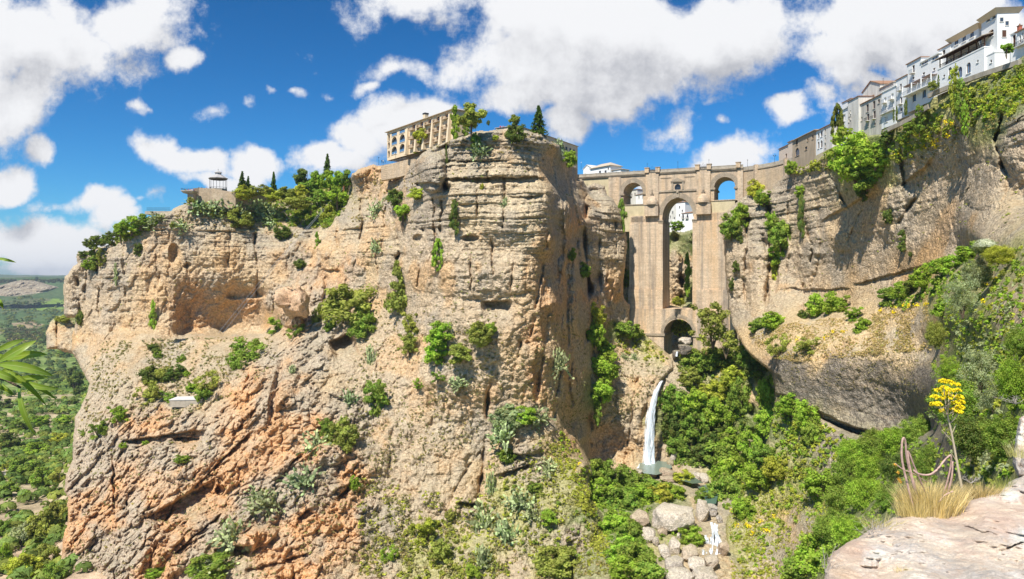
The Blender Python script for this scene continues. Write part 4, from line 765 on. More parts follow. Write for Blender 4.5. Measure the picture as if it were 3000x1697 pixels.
def cactus_mesh(name, seed, pads=280):
    RS.seed(seed+300); C, Nn, S = [], [], []
    for st in range(40):
        p = np.array([RS.uniform(-.25,.25), RS.uniform(-.1,.1), -.45]); d = np.array([RS.normal()*1.3, RS.normal()*.8, RS.uniform(-.4, 1.0)])
        for k in range(pads//40):
            d = d+RS.normal(size=3)*.5; d[2] = d[2]+.12; d /= np.linalg.norm(d); s = .26*(.7+.5*RS.rand()); p2 = p+d*s*.85
            C.append((p, p2, s)); 
            p = p2
    V, Fq, A = [], [], []
    for p, q, s in C:
        ax = (q-p)/np.linalg.norm(q-p); n = np.cross(ax, rnd_dirs(1)[0]); n /= np.linalg.norm(n); w = np.cross(ax, n); b = len(V); c = (p+q)/2; hl = np.linalg.norm(q-p)*.62
        ring = [(c+ax*hl*math.sin(t)+w*s*.36*math.cos(t)) for t in np.linspace(0, 2*math.pi, 9)[:-1]]
        V += ring; V += [c+n*s*.08, c-n*s*.08]
        for k in range(8): Fq.append((b+k, b+(k+1) % 8, b+8)); Fq.append((b+(k+1) % 8, b+k, b+9))
        br = RS.rand(); A += [(br, .05+.1*RS.rand(), 0, 1)]*10
    me = np_mesh(name, np.array(V), np.array(Fq)); ca = me.color_attributes.new('lf', 'FLOAT_COLOR', 'POINT'); ca.data.foreach_set('color', np.array(A, np.float32).ravel()); me.materials.append(LEAF); return me
def blades_mesh(name, seed, n=60, L_=1.0, w=.03, spread=.6, droop=.3, base=.3, segs=3, mat=LEAF):
    RS.seed(seed+500); V, Fq, A = [], [], []
    for i in range(n):
        a = RS.rand()*6.283; sp = spread*RS.rand()**.7; d = np.array([math.cos(a)*sp, math.sin(a)*sp, 1.0]); d /= np.linalg.norm(d); l = L_*(.6+.5*RS.rand())
        p = np.array([math.cos(a)*base*RS.rand(), math.sin(a)*base*RS.rand(), 0]); side = np.cross(d, rnd_dirs(1)[0]); side /= np.linalg.norm(side); b = len(V); br = RS.rand()
        for k in range(segs+1):
            t = k/segs; q = p + d*l*t + np.array([d[0], d[1], 0])*l*droop*t*t*1.5 - np.array([0, 0, 1])*l*droop*t*t*.7; ww = w*(1-t*.92); V += [q-side*ww, q+side*ww]; A += [(br, .1+.2*RS.rand(), 0, 1)]*2
        for k in range(segs): Fq.append((b+2*k, b+2*k+1, b+2*k+3, b+2*k+2))
    me = np_mesh(name, np.array(V), np.array(Fq)); ca = me.color_attributes.new('lf', 'FLOAT_COLOR', 'POINT'); ca.data.foreach_set('color', np.array(A, np.float32).ravel()); me.materials.append(mat); return me
def stem_mesh(name, seed, n=7, r=.035, h0=-1.0, spread=.55, top=.3, mat=M_BARK):
    random.seed(seed); mb = MB()
    for i in range(n):
        a = random.random()*6.283; s = spread*random.random(); x, y = math.cos(a)*s, math.sin(a)*s
        mb.tube([(0, 0, h0), (x*.4, y*.4, h0*.45), (x, y, top*random.uniform(.3, 1))], r, 5, r1=r*.3)
    me = bpy.data.meshes.new(name); me.from_pydata(mb.v, [], mb.f); me.materials.append(mat); return me
PROTO = {}
for k, leaf in (('bush', .092), ('loose', .085), ('cone', .11), ('egg', .10), ('tree', .085), ('hang', .09), ('poplar', .09), ('fir', .10)):
    PROTO[k] = [crown('crown_'+k, k, leaf, 1.0, sd) for sd in range(3 if k in ('bush', 'tree', 'loose', 'hang') else 2)]
PROTO['finebush'] = [crown('crown_fine', 'bush', .040, 3.6, sd+20) for sd in range(2)]
PROTO['fineloose'] = [crown('crown_fine_loose', 'loose', .036, 4.2, sd+30) for sd in range(2)]
PROTO['cactus'] = [cactus_mesh('cactus_pads', i) for i in range(3)]
STEM = [stem_mesh('stems', i) for i in range(3)]; TRUNK = [stem_mesh('trunk', 10+i, 6, .05, -1.35, .5, .4) for i in range(3)]
BG, OG, DG, GG, YG, CG, MG = (.29,.45,.05), (.32,.36,.08), (.10,.17,.04), (.36,.41,.24), (.46,.49,.065), (.42,.48,.27), (.21,.34,.055)
NAMES = dict(bush='shrub', loose='shrub', cone='shrub', egg='cypress_tree', tree='tree', hang='climbing_plant', poplar='poplar_tree', fir='fir_tree', cactus='prickly_pear', finebush='shrub', fineloose='shrub')
def plant(kind, px, py, rx, ry, col, label, group=None, name=None, Y=None, cat=None, off=.75, sd=None, trunk=None, flowers=None):
    if kind in ('bush', 'loose', 'hang', 'cactus'): rx, ry = rx*1.14, ry*1.14
    if kind == 'cactus': rx, ry = rx*1.15, ry*1.15
    d = Y or (depth(px, py) or 320.0); sx, sz = rx/F*d, ry/F*d; d2 = d - min(sx, sz, 5.0)*off
    c = at(px, py, d2); rnd = random.Random(int(px*7+py*13)) ; i = (sd if sd is not None else rnd.randrange(99))
    root = empty(name or NAMES[kind], (c.x, c.y, c.z-sz), rnd.uniform(0, 6.28) if kind != 'hang' else 0); root.scale = (sx, min(sx, sz*1.2) if kind != 'hang' else sx*.7, sz)
    if kind in ('egg', 'fir', 'poplar', 'tree'): root.scale = (sx, sx, sz)
    P = PROTO[kind]; f = bpy.data.objects.new('pads' if kind == 'cactus' else ('crown' if kind in ('egg','fir','poplar','tree') else 'foliage'), P[i % len(P)]); COL.objects.link(f)
    f.parent = root; f.location = (0, 0, 1); h = rnd.uniform(.85, 1.15); f.color = (col[0]*h*rnd.uniform(.92, 1.08), col[1]*h, col[2]*h, 1)
    if kind != 'cactus':
        T = TRUNK if (trunk or kind in ('egg','fir','poplar','tree')) else STEM; s = bpy.data.objects.new('trunk' if T is TRUNK else 'stem', T[i % 3]); COL.objects.link(s); s.parent = root; s.location = (0, 0, 1)
        if kind in ('egg','fir','poplar'): s.scale = (.5, .5, 1)
    if flowers:
        RS.seed(int(px)); n = flowers; dd = rnd_dirs(n); dd[:, 2] = np.abs(dd[:, 2]); dd[:, 1] = -np.abs(dd[:, 1])
        fl = link_mesh('blossom', leaves_mesh('blossom', dd*.92, dd, np.full(n, .13), 1.0, None, M_YEL), None, root); fl.location = (0, 0, 1)
    tag(root, label, cat or (name or NAMES[kind]).replace('_', ' '), group)
    return root

def cover(name, label, cat, regions, seed=1, mat=LEAF, size=(.5, 1.1), per=9, kind='tuft'):
    """ground cover nobody could count: regions = (polygon, count, colour, size factor)"""
    RS.seed(seed); objs = []
    for poly, n, colr, sf in regions:
        xs = [p[0] for p in poly]; ys = [p[1] for p in poly]; pts = []
        tries = 0
        while len(pts) < n and tries < 60:
            tries += 1; X = RS.uniform(min(xs), max(xs), n); Yv = RS.uniform(min(ys), max(ys), n); ok = pip(X, Yv, poly)
            dn = fbm(X/35., Yv/35., X*0+seed, 3) + .35 > RS.rand(n)*.7; ok &= dn
            for x, y in zip(X[ok], Yv[ok]):
                d = depth(x, y)
                if d: pts.append(at(x, y, d-.15))
                if len(pts) >= n: break
        pts = np.array(pts); m = len(pts)
        if not m: continue
        s = RS.uniform(size[0], size[1], m)*sf; C = np.repeat(pts, per, 0); ss = np.repeat(s, per); d = rnd_dirs(m*per); d[:, 2] = np.abs(d[:, 2])
        C = C + d*ss[:, None]*np.array([.7, .7, .6])*RS.rand(m*per)[:, None]; Nn = d+rnd_dirs(m*per)*.6; Nn /= np.linalg.norm(Nn, axis=1)[:, None]
        b = np.repeat(RS.rand(m), per)*.5+RS.rand(m*per)*.5; lf = np.c_[b, np.repeat(RS.rand(m)**2*.5, per), np.repeat(RS.rand(m)**2*.6, per)]
        objs.append((C, Nn, ss*.42, lf, colr))
    for C, Nn, ss, lf, colr in objs:
        o = link_mesh(name, leaves_mesh(name, C, Nn, ss, 1.7, lf, mat)); o.color = (*colr, 1); tag(o, label, cat, kind='stuff')
def thicket(name, label, poly, n, r_px, cols, seed=3, leaf=.5, lift=.5, per=70, dens=None):
    """a mass of leafy growth on a slope: clumps of leaves standing on the surface"""
    RS.seed(seed); xs = [p[0] for p in poly]; ys = [p[1] for p in poly]; pts = []; rr = []
    while len(pts) < n:
        x, y = RS.uniform(min(xs), max(xs)), RS.uniform(min(ys), max(ys))
        if not pip(np.array([x]), np.array([y]), poly)[0]: continue
        d = depth(x, y)
        if not d: continue
        r = r_px*RS.uniform(.6, 1.35)/F*d; pts.append(at(x, y, d-r*lift)); rr.append(r)
    pts = np.array(pts); rr = np.array(rr); gi = RS.randint(0, len(cols), n)
    for g, colr in enumerate(cols):
        k = gi == g
        if not k.any(): continue
        m = int(k.sum()); cc = np.repeat(pts[k], 5, 0)+rnd_dirs(m*5)*np.repeat(rr[k], 5)[:, None]*.55; cr = np.repeat(rr[k], 5)*RS.uniform(.35, .6, m*5)
        C, Nn, S_, lf = clumps_to_leaves(cc, cr, per//5, leaf)
        o = link_mesh(name, leaves_mesh(name, C, Nn, S_, 1.5, lf)); o.color = (*colr, 1); tag(o, label, 'undergrowth', kind='stuff')
# ------------------------------------------------------------------ buildings
def add_window(fac, root, y, px, py, w, h, arch=False, kind='dark', wfac=None):
    a, b = fac.S(px-w/2.), fac.S(px+w/2.); cs = (a+b)/2; z0 = fac.loc(px, py+h/2.)[1]; z1 = fac.loc(px, py-h/2.)[1]
    return (a, b, z0, z1, arch, kind)
def house(name, label, fac, pxs, ztop, zbase, depth_, wall, wins, roof=('flat',), group=None, y0=0.0, cat='house', balc=(), dep=.35, extra=None):
    root = fac.empty(name); tag(root, label, cat, group)
    s0, s1 = (fac.S(pxs[0], y0), fac.S(pxs[1], y0)); mb = MB(); holes = []
    for w in wins:
        px, py, ww, hh = w[:4]; arch = w[4] if len(w) > 4 else False; kind = w[5] if len(w) > 5 else 'dark'
        a, b = fac.S(px-ww/2., y0), fac.S(px+ww/2., y0); z0 = fac.loc(px, py+hh/2., y0)[1]; z1 = fac.loc(px, py-hh/2., y0)[1]
        a, b = max(a, s0+.1), min(b, s1-.1)
        if b > a: holes.append((a, b, z0, min(z1, ztop-.2), arch, kind))
    wall_holes(mb, s0, s1, zbase, ztop, y0, [h[:5] for h in holes], dep)
    y1 = y0+depth_
    mb.quad((s1,y0,zbase),(s1,y1,zbase),(s1,y1,ztop),(s1,y0,ztop)); mb.quad((s0,y1,zbase),(s0,y0,zbase),(s0,y0,ztop),(s0,y1,ztop)); mb.quad((s1,y1,zbase),(s0,y1,zbase),(s0,y1,ztop),(s1,y1,ztop)); mb.quad((s0,y0,ztop),(s1,y0,ztop),(s1,y1,ztop),(s0,y1,ztop))
    mb.build('wall', wall, root)
    for a, b, c, d, arch, kind in holes:
        t = min(.12, (b-a)*.12); fr = MB(); yy = y0+dep
        fr.box(a, a+t, yy-.1, yy, c, d); fr.box(b-t, b, yy-.1, yy, c, d); fr.box(a+t, b-t, yy-.1, yy, d-t, d); fr.box(a+t, b-t, yy-.1, yy, c, c+t)
        if b-a > .9: m_ = (a+b)/2; fr.box(m_-t*.4, m_+t*.4, yy-.1, yy, c+t, d-t)
        w = fr.build('window', M_WOOD if kind in ('blue', 'dark', 'shut') else M_WHITE, root)
        g = MB(); g.box(a, b, yy, yy+.08, c, d); g.build('pane', {'blue': M_BGLASS, 'shut': M_WOOD, 'white': M_WHITE2}.get(kind, M_GLASS), w)
        if kind not in ('blank',): sl = MB(); sl.box(a-.15, b+.15, y0-.18, y0+.05, c-.16, c-.002); sl.build('sill', wall, w)
    t = roof[0]
    if t == 'flat': r = MB(); o = roof[1] if len(roof) > 1 else .25; r.box(s0-o, s1+o, y0-o, y1+o, ztop+.002, ztop+.35); r.build('roof', roof[2] if len(roof) > 2 else wall, root)
    elif t == 'tile':
        o = roof[1]; hgt = roof[2]; r = MB(); zt_ = ztop+.002
        r.hexa([(s0-o,y0-o,zt_),(s1+o,y0-o,zt_),(s1+o,y1+o,zt_),(s0-o,y1+o,zt_),(s0-o,y0-o,zt_+.22),(s1+o,y0-o,zt_+.22),(s1+o,y1+o,zt_+.22),(s0-o,y1+o,zt_+.22)])
        ins = min((y1-y0)/2+o, (s1-s0)/2+o)*.98; a, b = s0-o+ins, s1+o-ins; ym = (y0+y1)/2
        if a > b: a = b = (a+b)/2
        e = .05; z2 = zt_+.22; zr = z2+hgt; A, B, C, D_ = (s0-o+e,y0-o+e,z2), (s1+o-e,y0-o+e,z2), (s1+o-e,y1+o-e,z2), (s0-o+e,y1+o-e,z2); R0, R1 = (a,ym,zr), (b,ym,zr)
        r.quad(A, B, R1, R0); r.quad(C, D_, R0, R1); r.tri(B, C, R1); r.tri(D_, A, R0); r.build('roof', roof[3] if len(roof) > 3 else M_TILE, root)
    elif t == 'coved':  # pale flaring eaves
        o = roof[1]; r = MB(); hgt = roof[2]
        r.hexa([(s0-.05,y0-.05,ztop-1.3),(s1+.05,y0-.05,ztop-1.3),(s1+.05,y1+.05,ztop-1.3),(s0-.05,y1+.05,ztop-1.3),(s0-o,y0-o,ztop+.01),(s1+o,y0-o,ztop+.01),(s1+o,y1+o,ztop+.01),(s0-o,y1+o,ztop+.01)])
        r.build('eaves', M_CREAM if roof[3:] == ('cream',) else M_WHITE2, root); q = MB(); m_, n_ = (s0+s1)/2, (y0+y1)/2; zt_ = ztop+.02; c4 = [(s0-o-.1,y0-o-.1,zt_),(s1+o+.1,y0-o-.1,zt_),(s1+o+.1,y1+o+.1,zt_),(s0-o-.1,y1+o+.1,zt_)]; ap = (m_, n_, zt_+hgt)
        for k in range(4): q.tri(c4[k], c4[(k+1) % 4], ap)
        q.quad(*reversed(c4)); q.build('roof', M_TILE2, root)
    elif t == 'gable':  # ridge running into the building, gable on the facade
        hgt = roof[1]; o = .35; m_ = (s0+s1)/2; r = MB(); g_ = MB()
        g_.tri((s0,y0,ztop),(s1,y0,ztop),(m_,y0,ztop+hgt)); g_.tri((s1,y1,ztop),(s0,y1,ztop),(m_,y1,ztop+hgt)); q0, q1, q2 = 0, 1, 2; g_.f += [(0,1,4,3),(1,2,5,4)]; g_.m += [0,0]; g_.build('gable', wall, root)
        for sa, sg in ((s0, -1), (s1, 1)):
            r.hexa([(sa+sg*o,y0-o,ztop-.15),(m_,y0-o,ztop+hgt+.02),(m_,y1+o,ztop+hgt+.02),(sa+sg*o,y1+o,ztop-.15),(sa+sg*o,y0-o,ztop+.1),(m_,y0-o,ztop+hgt+.28),(m_,y1+o,ztop+hgt+.28),(sa+sg*o,y1+o,ztop+.1)])
        r.build('roof', roof[2] if len(roof) > 2 else M_TILE, root)
    for px, py, w, *mt in balc:
        balcony(fac, root, px, py, w, y0, *(mt or ()))
    return root, s0, s1, y0, y1
def balcony(fac, root, px, py, w, y0, mat=None, dp=1.0, hh=1.0, slab=None):
    a, b = fac.S(px-w/2., y0), fac.S(px+w/2., y0); z = fac.loc(px, py, y0)[1]; mat = mat or M_IRON
    m = MB(); m.box(a, b, y0-dp, y0-.002, z-.2, z); o = m.build('balcony', slab or M_WHITE2, root); r = MB(); n = max(4, int((b-a)/.28))
    for k in range(n+1): x = a+(b-a)*k/n; r.box(x-.02, x+.02, y0-dp+.02, y0-dp+.06, z, z+hh)
    r.box(a, b, y0-dp, y0-dp+.08, z+hh, z+hh+.07)
    for x in (a, b): r.box(x-.03, x+.03, y0-dp, y0, z+hh, z+hh+.06); r.box(x-.03, x+.03, y0-dp*.5-.03, y0-dp*.5+.03, z, z+hh)
    r.build('railing', mat, o); return o
RIM = Fac((129, 360), (129, 150))
def zz(px, py, y0=0.0, fac=None): return (fac or RIM).loc(px, py, y0)[1]
G = 'white houses along the rim of the gorge'
# far end, by the bridge
house('small_house', 'low pink house with a tiled roof at the end of the bridge', RIM, (1958, 1982), zz(1970,370,2), 50, 8, M_PINK, [(1976,391,4,9)], ('tile', .4, 1.0), y0=2)
house('house', 'narrow pale pink house rising above the low pink one', RIM, (1981, 1993), zz(1987,356,1.5), 50, 9, M_PINK, [], ('tile', .4, .6), y0=1.5)
r_, s0_, s1_, _, _ = house('old_house', 'brown stained house with a big open arch above the bridge end', RIM, (1992, 2050), zz(2020,342), 46, 9, M_TAN,
  [(2003,358,5,13),(2004,382,10,20,True),(2030,352,3,7),(2026,373,6,8),(2043,345,4,10)], ('tile', .7, 1.2, M_TILE2), cat='house')
house('house', 'white house with two rows of arched gallery windows', RIM, (2051, 2070), zz(2060,327), 50, 9, M_WHITE, [(2057.5,341,4,16,True),(2065,336,5,16,True),(2057.5,365,4,18,True),(2065,362,5,18,True)], ('tile', .5, .8), G)
house('house', 'plain white wing between the arched gallery and the cypress', RIM, (2070, 2092), zz(2080,317), 49, 9, M_WHITE2, [(2075,332,2.5,14),(2075,352,2.5,12),(2075,367,2.5,10)], ('tile', .4, .5), G)
house('house', 'white house behind the tall cypress with a glazed bay', RIM, (2110, 2132), zz(2121,276), 51, 8, M_WHITE, [(2121,297,8,18,False,'white'),(2123,325,3,8),(2121,352,6,10)], ('flat', .4), G)
house('house', 'small white block set back above the bay window house', RIM, (2117, 2139), zz(2128,254,6), 52, 6, M_WHITE, [(2127,273,5,8)], ('tile', .3, .5), G, y0=6)
house('house', 'tall white house with a sloping side and one long low balcony', RIM, (2131, 2158), zz(2145,252), 51, 8, M_WHITE2, [(2135,288,2,9),(2138,282,2,9),(2134,303,2,9),(2138,297,2,9)], ('tile', .3, 1.0), G, y0=-.8, balc=[(2136,330,8,M_IRON)])
house('gabled_house', 'peeling white gabled house standing behind the weathered facade', RIM, (2168, 2212), zz(2190,222,5), 52, 9, M_WHITE2, [(2193,247,9,15,False,'white')], ('gable', 2.6), G, y0=5)
house('house', 'peeling patched house behind with an aerial on its roof', RIM, (2212, 2246), zz(2229,215,5), 52, 9, M_GREYW, [], ('tile', .3, .5, M_TILE2), G, y0=5)
house('weathered_house', 'weathered grey facade streaked with damp and four tall windows', RIM, (2157, 2216), zz(2187,252), 50, 8, M_GREYW,
  [(2180.5,272,6,19),(2197,264,6,19),(2209,255,5,10),(2182,296,6,19),(2198,289,6,20),(2166,299,3,10),(2182,315,3,6),(2199,312,4,7)], ('tile', .35, .6), G, balc=[(2182,304,8),(2198,299,8)])
house('house', 'white house with closed shutters and a wide low balcony', RIM, (2216, 2253), zz(2235,225), 52, 8, M_WHITE,
  [(2225,252,6,14,False,'white'),(2243,243,6,16,False,'white'),(2226,271,8,14,False,'white'),(2244,262,8,16,False,'white'),(2227,300,9,14,False,'white')], ('flat', .25), G, balc=[(2225,259,9,M_GIRON),(2243,250,9,M_GIRON),(2234,282,34,M_GIRON)])
house('house', 'slim white house with a small tiled roof slope', RIM, (2252, 2281), zz(2266,196), 53, 8, M_WHITE, [(2264,219,5,16),(2265,252,5,18),(2265,276,5,9,False,'dark')], ('tile', .25, .9), G, balc=[(2264,227.5,9,M_GIRON),(2265,262,9,M_GIRON)])
house('house', 'tall white house with small dark windows above the awning terrace', RIM, (2280, 2315), zz(2297,154), 54, 8, M_WHITE, [(2296,174,6,20),(2296,197,5,6),(2298,246,9,20,False,'blue')], ('tile', .35, .8), G, balc=[(2296,184,9,M_GIRON)])
rr, a_, b_, _, _ = house('house', 'long white house with ribbon windows under its roof', RIM, (2315, 2360), zz(2337,147), 54.5, 8, M_WHITE, [(2324.5,157,16,9,False,'blue'),(2351,145,17,9,False,'blue'),(2322,185,6,6),(2348,174,6,6),(2323,235,9,22,True,'blue')], ('flat', .3), G)
# terrace with awnings
def awning_terrace():
    root = RIM.empty('awning_terrace'); tag(root, 'white balcony terrace shaded by three brown awnings', 'terrace')
    a, b = RIM.S(2283), RIM.S(2358); y = -2.2; z = zz(2320, 222, -1); m = MB(); m.box(a, b, y, -.01, z-.35, z); m.build('floor_slab', M_WHITE, root)
    for k in range(4):
        x = a+.2+(b-a-.4)*k/3; m = MB(); m.box(x-.14, x+.14, y+.02, y+.3, z, z+3.0); m.build('post', M_WHITE, root)
    for k in range(3):
        x0 = a+.4+(b-a-.4)*k/3; x1 = a+(b-a-.4)*(k+1)/3; m = MB(); n = 7
        for i in range(n):
            u0, u1 = i/n, (i+1)/n; yA, yB = y+.2+(2.0)*u0, y+.2+2.0*u1; q0 = z+2.95-.25*math.sin(math.pi*u0); q1 = z+2.95-.25*math.sin(math.pi*u1)
            m.hexa([(x0,yA,q0),(x1,yA,q0),(x1,yB,q1),(x0,yB,q1),(x0,yA,q0+.04),(x1,yA,q0+.04),(x1,yB,q1+.04),(x0,yB,q1+.04)])
        m.build('awning', simple('awning_cloth', (.30,.21,.185), .9, .15, 2), root)
    r = MB(); n = 40
    for k in range(n+1): x = a+(b-a)*k/n; r.box(x-.02, x+.02, y, y+.04, z, z+1.0)
    r.box(a, b, y-.02, y+.06, z+1, z+1.07); r.build('railing', M_GIRON, root)
awning_terrace()
house('house', 'short white house with a red tiled edge beside the mansion', RIM, (2359, 2389), zz(2374,115), 52, 8, M_WHITE, [(2372.5,132,7,12)], ('tile', .3, .5), G, y0=.8)
house('mansion', 'white mansion with three arched upper windows and coved eaves', RIM, (2388, 2460), zz(2422,81,1.0), 54, 7.5, M_WHITE, [(2404,106,10,14,.4,'blue'),(2423,97.5,10,14,.4,'blue'),(2443,87.5,10.5,14,.4,'blue')], ('coved', .9, 1.2, 'cream'), G, y0=1.0)
rt, s0_, s1_, _, _ = house('terrace_house', 'white lower storey with tall arched doors under the wooden loggia', RIM, (2357, 2474), zz(2416,148,-2.2), 54.5, 5.5, M_WHITE, [(2388,182,8,26,True,'blue'),(2413,182,11,28,True,'blue'),(2434.5,171,11,27,True,'blue'),(2373,191,5,7,True),(2457.5,154,5,7,True)], ('flat', .1), G, y0=-2.2)
def loggia():
    root = RIM.empty('wooden_loggia'); tag(root, 'long dark timber loggia with a sloping tiled roof below the mansion', 'loggia')
    a, b = RIM.S(2359, -2.2), RIM.S(2474, -2.2); z = zz(2416, 148, -2.2)+.36; ztop = zz(2410, 121, -2.5); y0 = -2.1; y1 = .9
    m = MB(); m.hexa([(a-.6,y0-.9,ztop-.2),(b+.8,y0-.9,ztop-.2),(b+.8,y1,ztop+.9),(a-.6,y1,ztop+.9),(a-.6,y0-.9,ztop),(b+.8,y0-.9,ztop),(b+.8,y1,ztop+1.1),(a-.6,y1,ztop+1.1)]); m.build('roof', M_TILE2, root)
    m = MB(); n = 46
    for k in range(n): x = a-.4+(b-a+1.0)*k/(n-1); m.hexa([(x-.07,y0-.85,ztop-.42),(x+.07,y0-.85,ztop-.42),(x+.07,y1-.1,ztop+.6),(x-.07,y1-.1,ztop+.6),(x-.07,y0-.85,ztop-.22),(x+.07,y0-.85,ztop-.22),(x+.07,y1-.1,ztop+.8),(x-.07,y1-.1,ztop+.8)])
    m.build('rafters', M_WOOD, root)
    for k in range(7):
        x = a+.3+(b-a-.6)*k/6; m = MB(); m.box(x-.13, x+.13, y0+.05, y0+.31, z, ztop+.05); m.build('post', M_WOOD, root)
    m = MB(); n = 60
    for k in range(n+1): x = a+.2+(b-a-.4)*k/n; m.box(x-.03, x+.03, y0+.12, y0+.18, z, z+.95)
    m.box(a, b, y0+.08, y0+.22, z+.95, z+1.05); m.build('balustrade', M_WOOD, root)
    m = MB()
    for px, w in ((2405,12),(2427,14),(2444,14)): s = RIM.S(px); m.box(s-.8, s+.8, .86, .98, z-.3, z+2.0)
    m.build('door', M_WOOD, root)
loggia()
house('house', 'plain white end block with a round hole at the foot of the tower', RIM, (2472, 2500), zz(2486,139,-1.6), 55, 5, M_WHITE, [(2491,154,5,8,True)], ('flat', .1), G, y0=-1.6)
def tower():
    fac = Fac((130.5, 209), (128.5, 189.6)); y0 = 0.0
    rt, s0, s1, ya, yb = house('white_tower', 'square white tower with paired arched openings and a red shuttered window', fac, (2467, 2507), zz(2507,22,0,fac), 54.5, 5.4, M_WHITE,
      [(2484,50,9,11,True,'dark'),(2498,43,9.5,11,True,'dark'),(2491,84,13,17,.4,'shut')], ('coved', .9, 1.4, 'cream'), cat='tower', dep=.5)
    # the side turned to the valley head: arches and window as real reveals standing in the end wall
    e = Fac(tuple((fac.p0+fac.d*s1)[:2]), tuple((fac.p0+fac.d*s1+fac.n*6)[:2]))
    for px, py, w, h, arch, nm in ((2517.5,50,8,10,1,'opening'),(2531,59,8,10,1,'opening'),(2524,85,10,17,0,'shuttered_window')):
        a, b = e.S(px-w/2.), e.S(px+w/2.); z0, z1 = zz(px, py+h/2., 0, e), zz(px, py-h/2., 0, e)
        m = MB(); t = .16
        m.box(a-t, a, -.1, .0, z0, z1); m.box(b, b+t, -.1, .0, z0, z1); m.box(a-t, b+t, -.16, .0, z0-t, z0); m.box(a-t, b+t, -.1, .0, z1, z1+t)
        o = m.build(nm, M_WHITE2, None); o.location = (e.p0.x, e.p0.y, 0); o.rotation_euler = (0, 0, e.rz); 
        g = MB(); g.box(a, b, -.04, .02, z0, z1); p = g.build('shutter' if nm.startswith('sh') else 'dark_opening', M_WOOD if nm.startswith('sh') else M_GLASS, o)
        o.parent = rt; o.matrix_parent_inverse = (Matrix.Translation(rt.location) @ Matrix.Rotation(fac.rz, 4, 'Z')).inverted()
tower()
house('house', 'narrow white house with a tall brown window right of the tower', RIM, (2540, 2556), zz(2548,82,1), 50, 6, M_WHITE, [(2549,105,8,34,False,'shut')], ('flat', .2), G, y0=1.5)
house('house', 'white balconied house at the right edge with a brick chimney', RIM, (2556, 2640), zz(2590,66,0), 50, 6, M_WHITE, [(2564,98,4,18),(2571,92,4,18),(2590,84,6,18)], ('tile', .4, .6), G, y0=0, balc=[(2574,112,36,M_IRON)])
def brick_chimney():
    s = RIM.S(2563, 1); r = RIM.empty('brick_chimney'); tag(r, 'red brick chimney with a cap at the right edge of the roofs', 'chimney'); z = zz(2563, 78, 1); m = MB(); m.box(s-.4, s+.4, .6, 1.4, z-1, z+1.2); m.build('stack', simple('red_brick', (.42,.13,.08), .9, .2, 3), r); m = MB(); m.box(s-.5, s+.5, .5, 1.5, z+1.2, z+1.4); m.tube([(s,1,z+1.4),(s,1,z+1.8)], .2, 8); m.build('cap', M_TILE, r)
brick_chimney()
# retaining walls along the rim
def rim_wall(pts, label, th=.8, hgt=1.3, mat=None, name='retaining_wall'):
    P = [at(px, py, RIM.loc(px, py, off)[0]*0 + (RIM.p0.y - RIM.S(px, off))) for px, py, off in pts]; m = MB()
    for a, b in zip(P[:-1], P[1:]):
        d = Vector((b.x-a.x, b.y-a.y, 0)).normalized(); n = Vector((-d.y, d.x, 0))*th
        m.hexa([a-Vector((0,0,hgt)), b-Vector((0,0,hgt)), b+n-Vector((0,0,hgt)), a+n-Vector((0,0,hgt)), a, b, b+n, a+n])
    o = m.build(name, mat or M_PARA); tag(o, label, 'wall'); return o
rim_wall([(2331,236,-4),(2360,223,-4),(2418,199,-4),(2470,180,-4),(2513,166,-4),(2560,150,-4)], 'grey retaining wall under the mansion and tower')
rim_wall([(2217,330,-3),(2240,316,-3),(2262,306,-3),(2298,287,-3),(2332,262,-3.5)], 'stepped grey garden wall below the awning terrace', hgt=1.4)
rim_wall([(2050,392,-2),(2076,378,-2),(2100,367,-2.5),(2125,362,-2.5)], 'pale curved wall at the foot of the cypress', hgt=3, mat=M_PLAST)
# the road wall from the bridge to the old house
def road_wall():
    pts = [(1862,421),(1900,415.5),(1943,408),(1975,400),(1992,396),(2040,386)]; P = []
    Ys = [361, 352, 343, 336, 331, 320]
    for (px, py), Y in zip(pts, Ys): P.append(at(px, py, Y))
    root = empty('road_wall', tuple(P[0])); tag(root, 'long curving stone wall carrying the road from the bridge to the houses', 'wall')
    def strip(dz0, dz1, off, th, nm, mat):
        m = MB()
        for a, b in zip(P[:-1], P[1:]):
            d = Vector((b.x-a.x, b.y-a.y, 0)).normalized(); n = Vector((-d.y, d.x, 0)); o = P[0]
            A, B = a+n*off-o, b+n*off-o; z0, z1 = Vector((0,0,dz0)), Vector((0,0,dz1))
            m.hexa([A+z0, B+z0, B+n*th+z0, A+n*th+z0, A+z1, B+z1, B+n*th+z1, A+n*th+z1])
        return m.build(nm, mat, root)
    strip(-1.6, 0, 0, .6, 'parapet', M_PARA); strip(-2.1, -1.6, -.35, 1.6, 'moulding', M_ARCHS); strip(-24, -2.1, 0, 5, 'wall', M_RUB)
    for k in (1, 3): a = P[k]-P[0]; m = MB(); m.box(a.x-.9, a.x+.9, a.y-1.2, a.y+.8, -22+a.z, a.z+.2); m.build('buttress', M_STONE, root)
road_wall()
# white house left of the bridge
WF = Fac.px(1471, 440, 1559, 415)
house('villa', 'white villa with a low tiled roof left of the bridge', WF, (1484, 1534), zz(1508,421,0,WF), 55, 9, M_WHITE, [(1508,434,5,9),(1522,433,5,9),(1529,424,3,5)], ('tile', .8, 2.6, M_TILE2))
house('house', 'white outbuilding with a chimney right of the villa', WF, (1534, 1560), zz(1546,427,0,WF), 55, 7, M_WHITE, [(1540,430,3,5),(1549,435,3,6)], ('tile', .5, 1.0, M_TILE2), y0=1)
house('house', 'white gable end peeping out left of the villa', WF, (1466, 1486), zz(1476,424,4,WF), 55, 8, M_WHITE, [], ('gable', 2.2, M_WHITE2), y0=4)
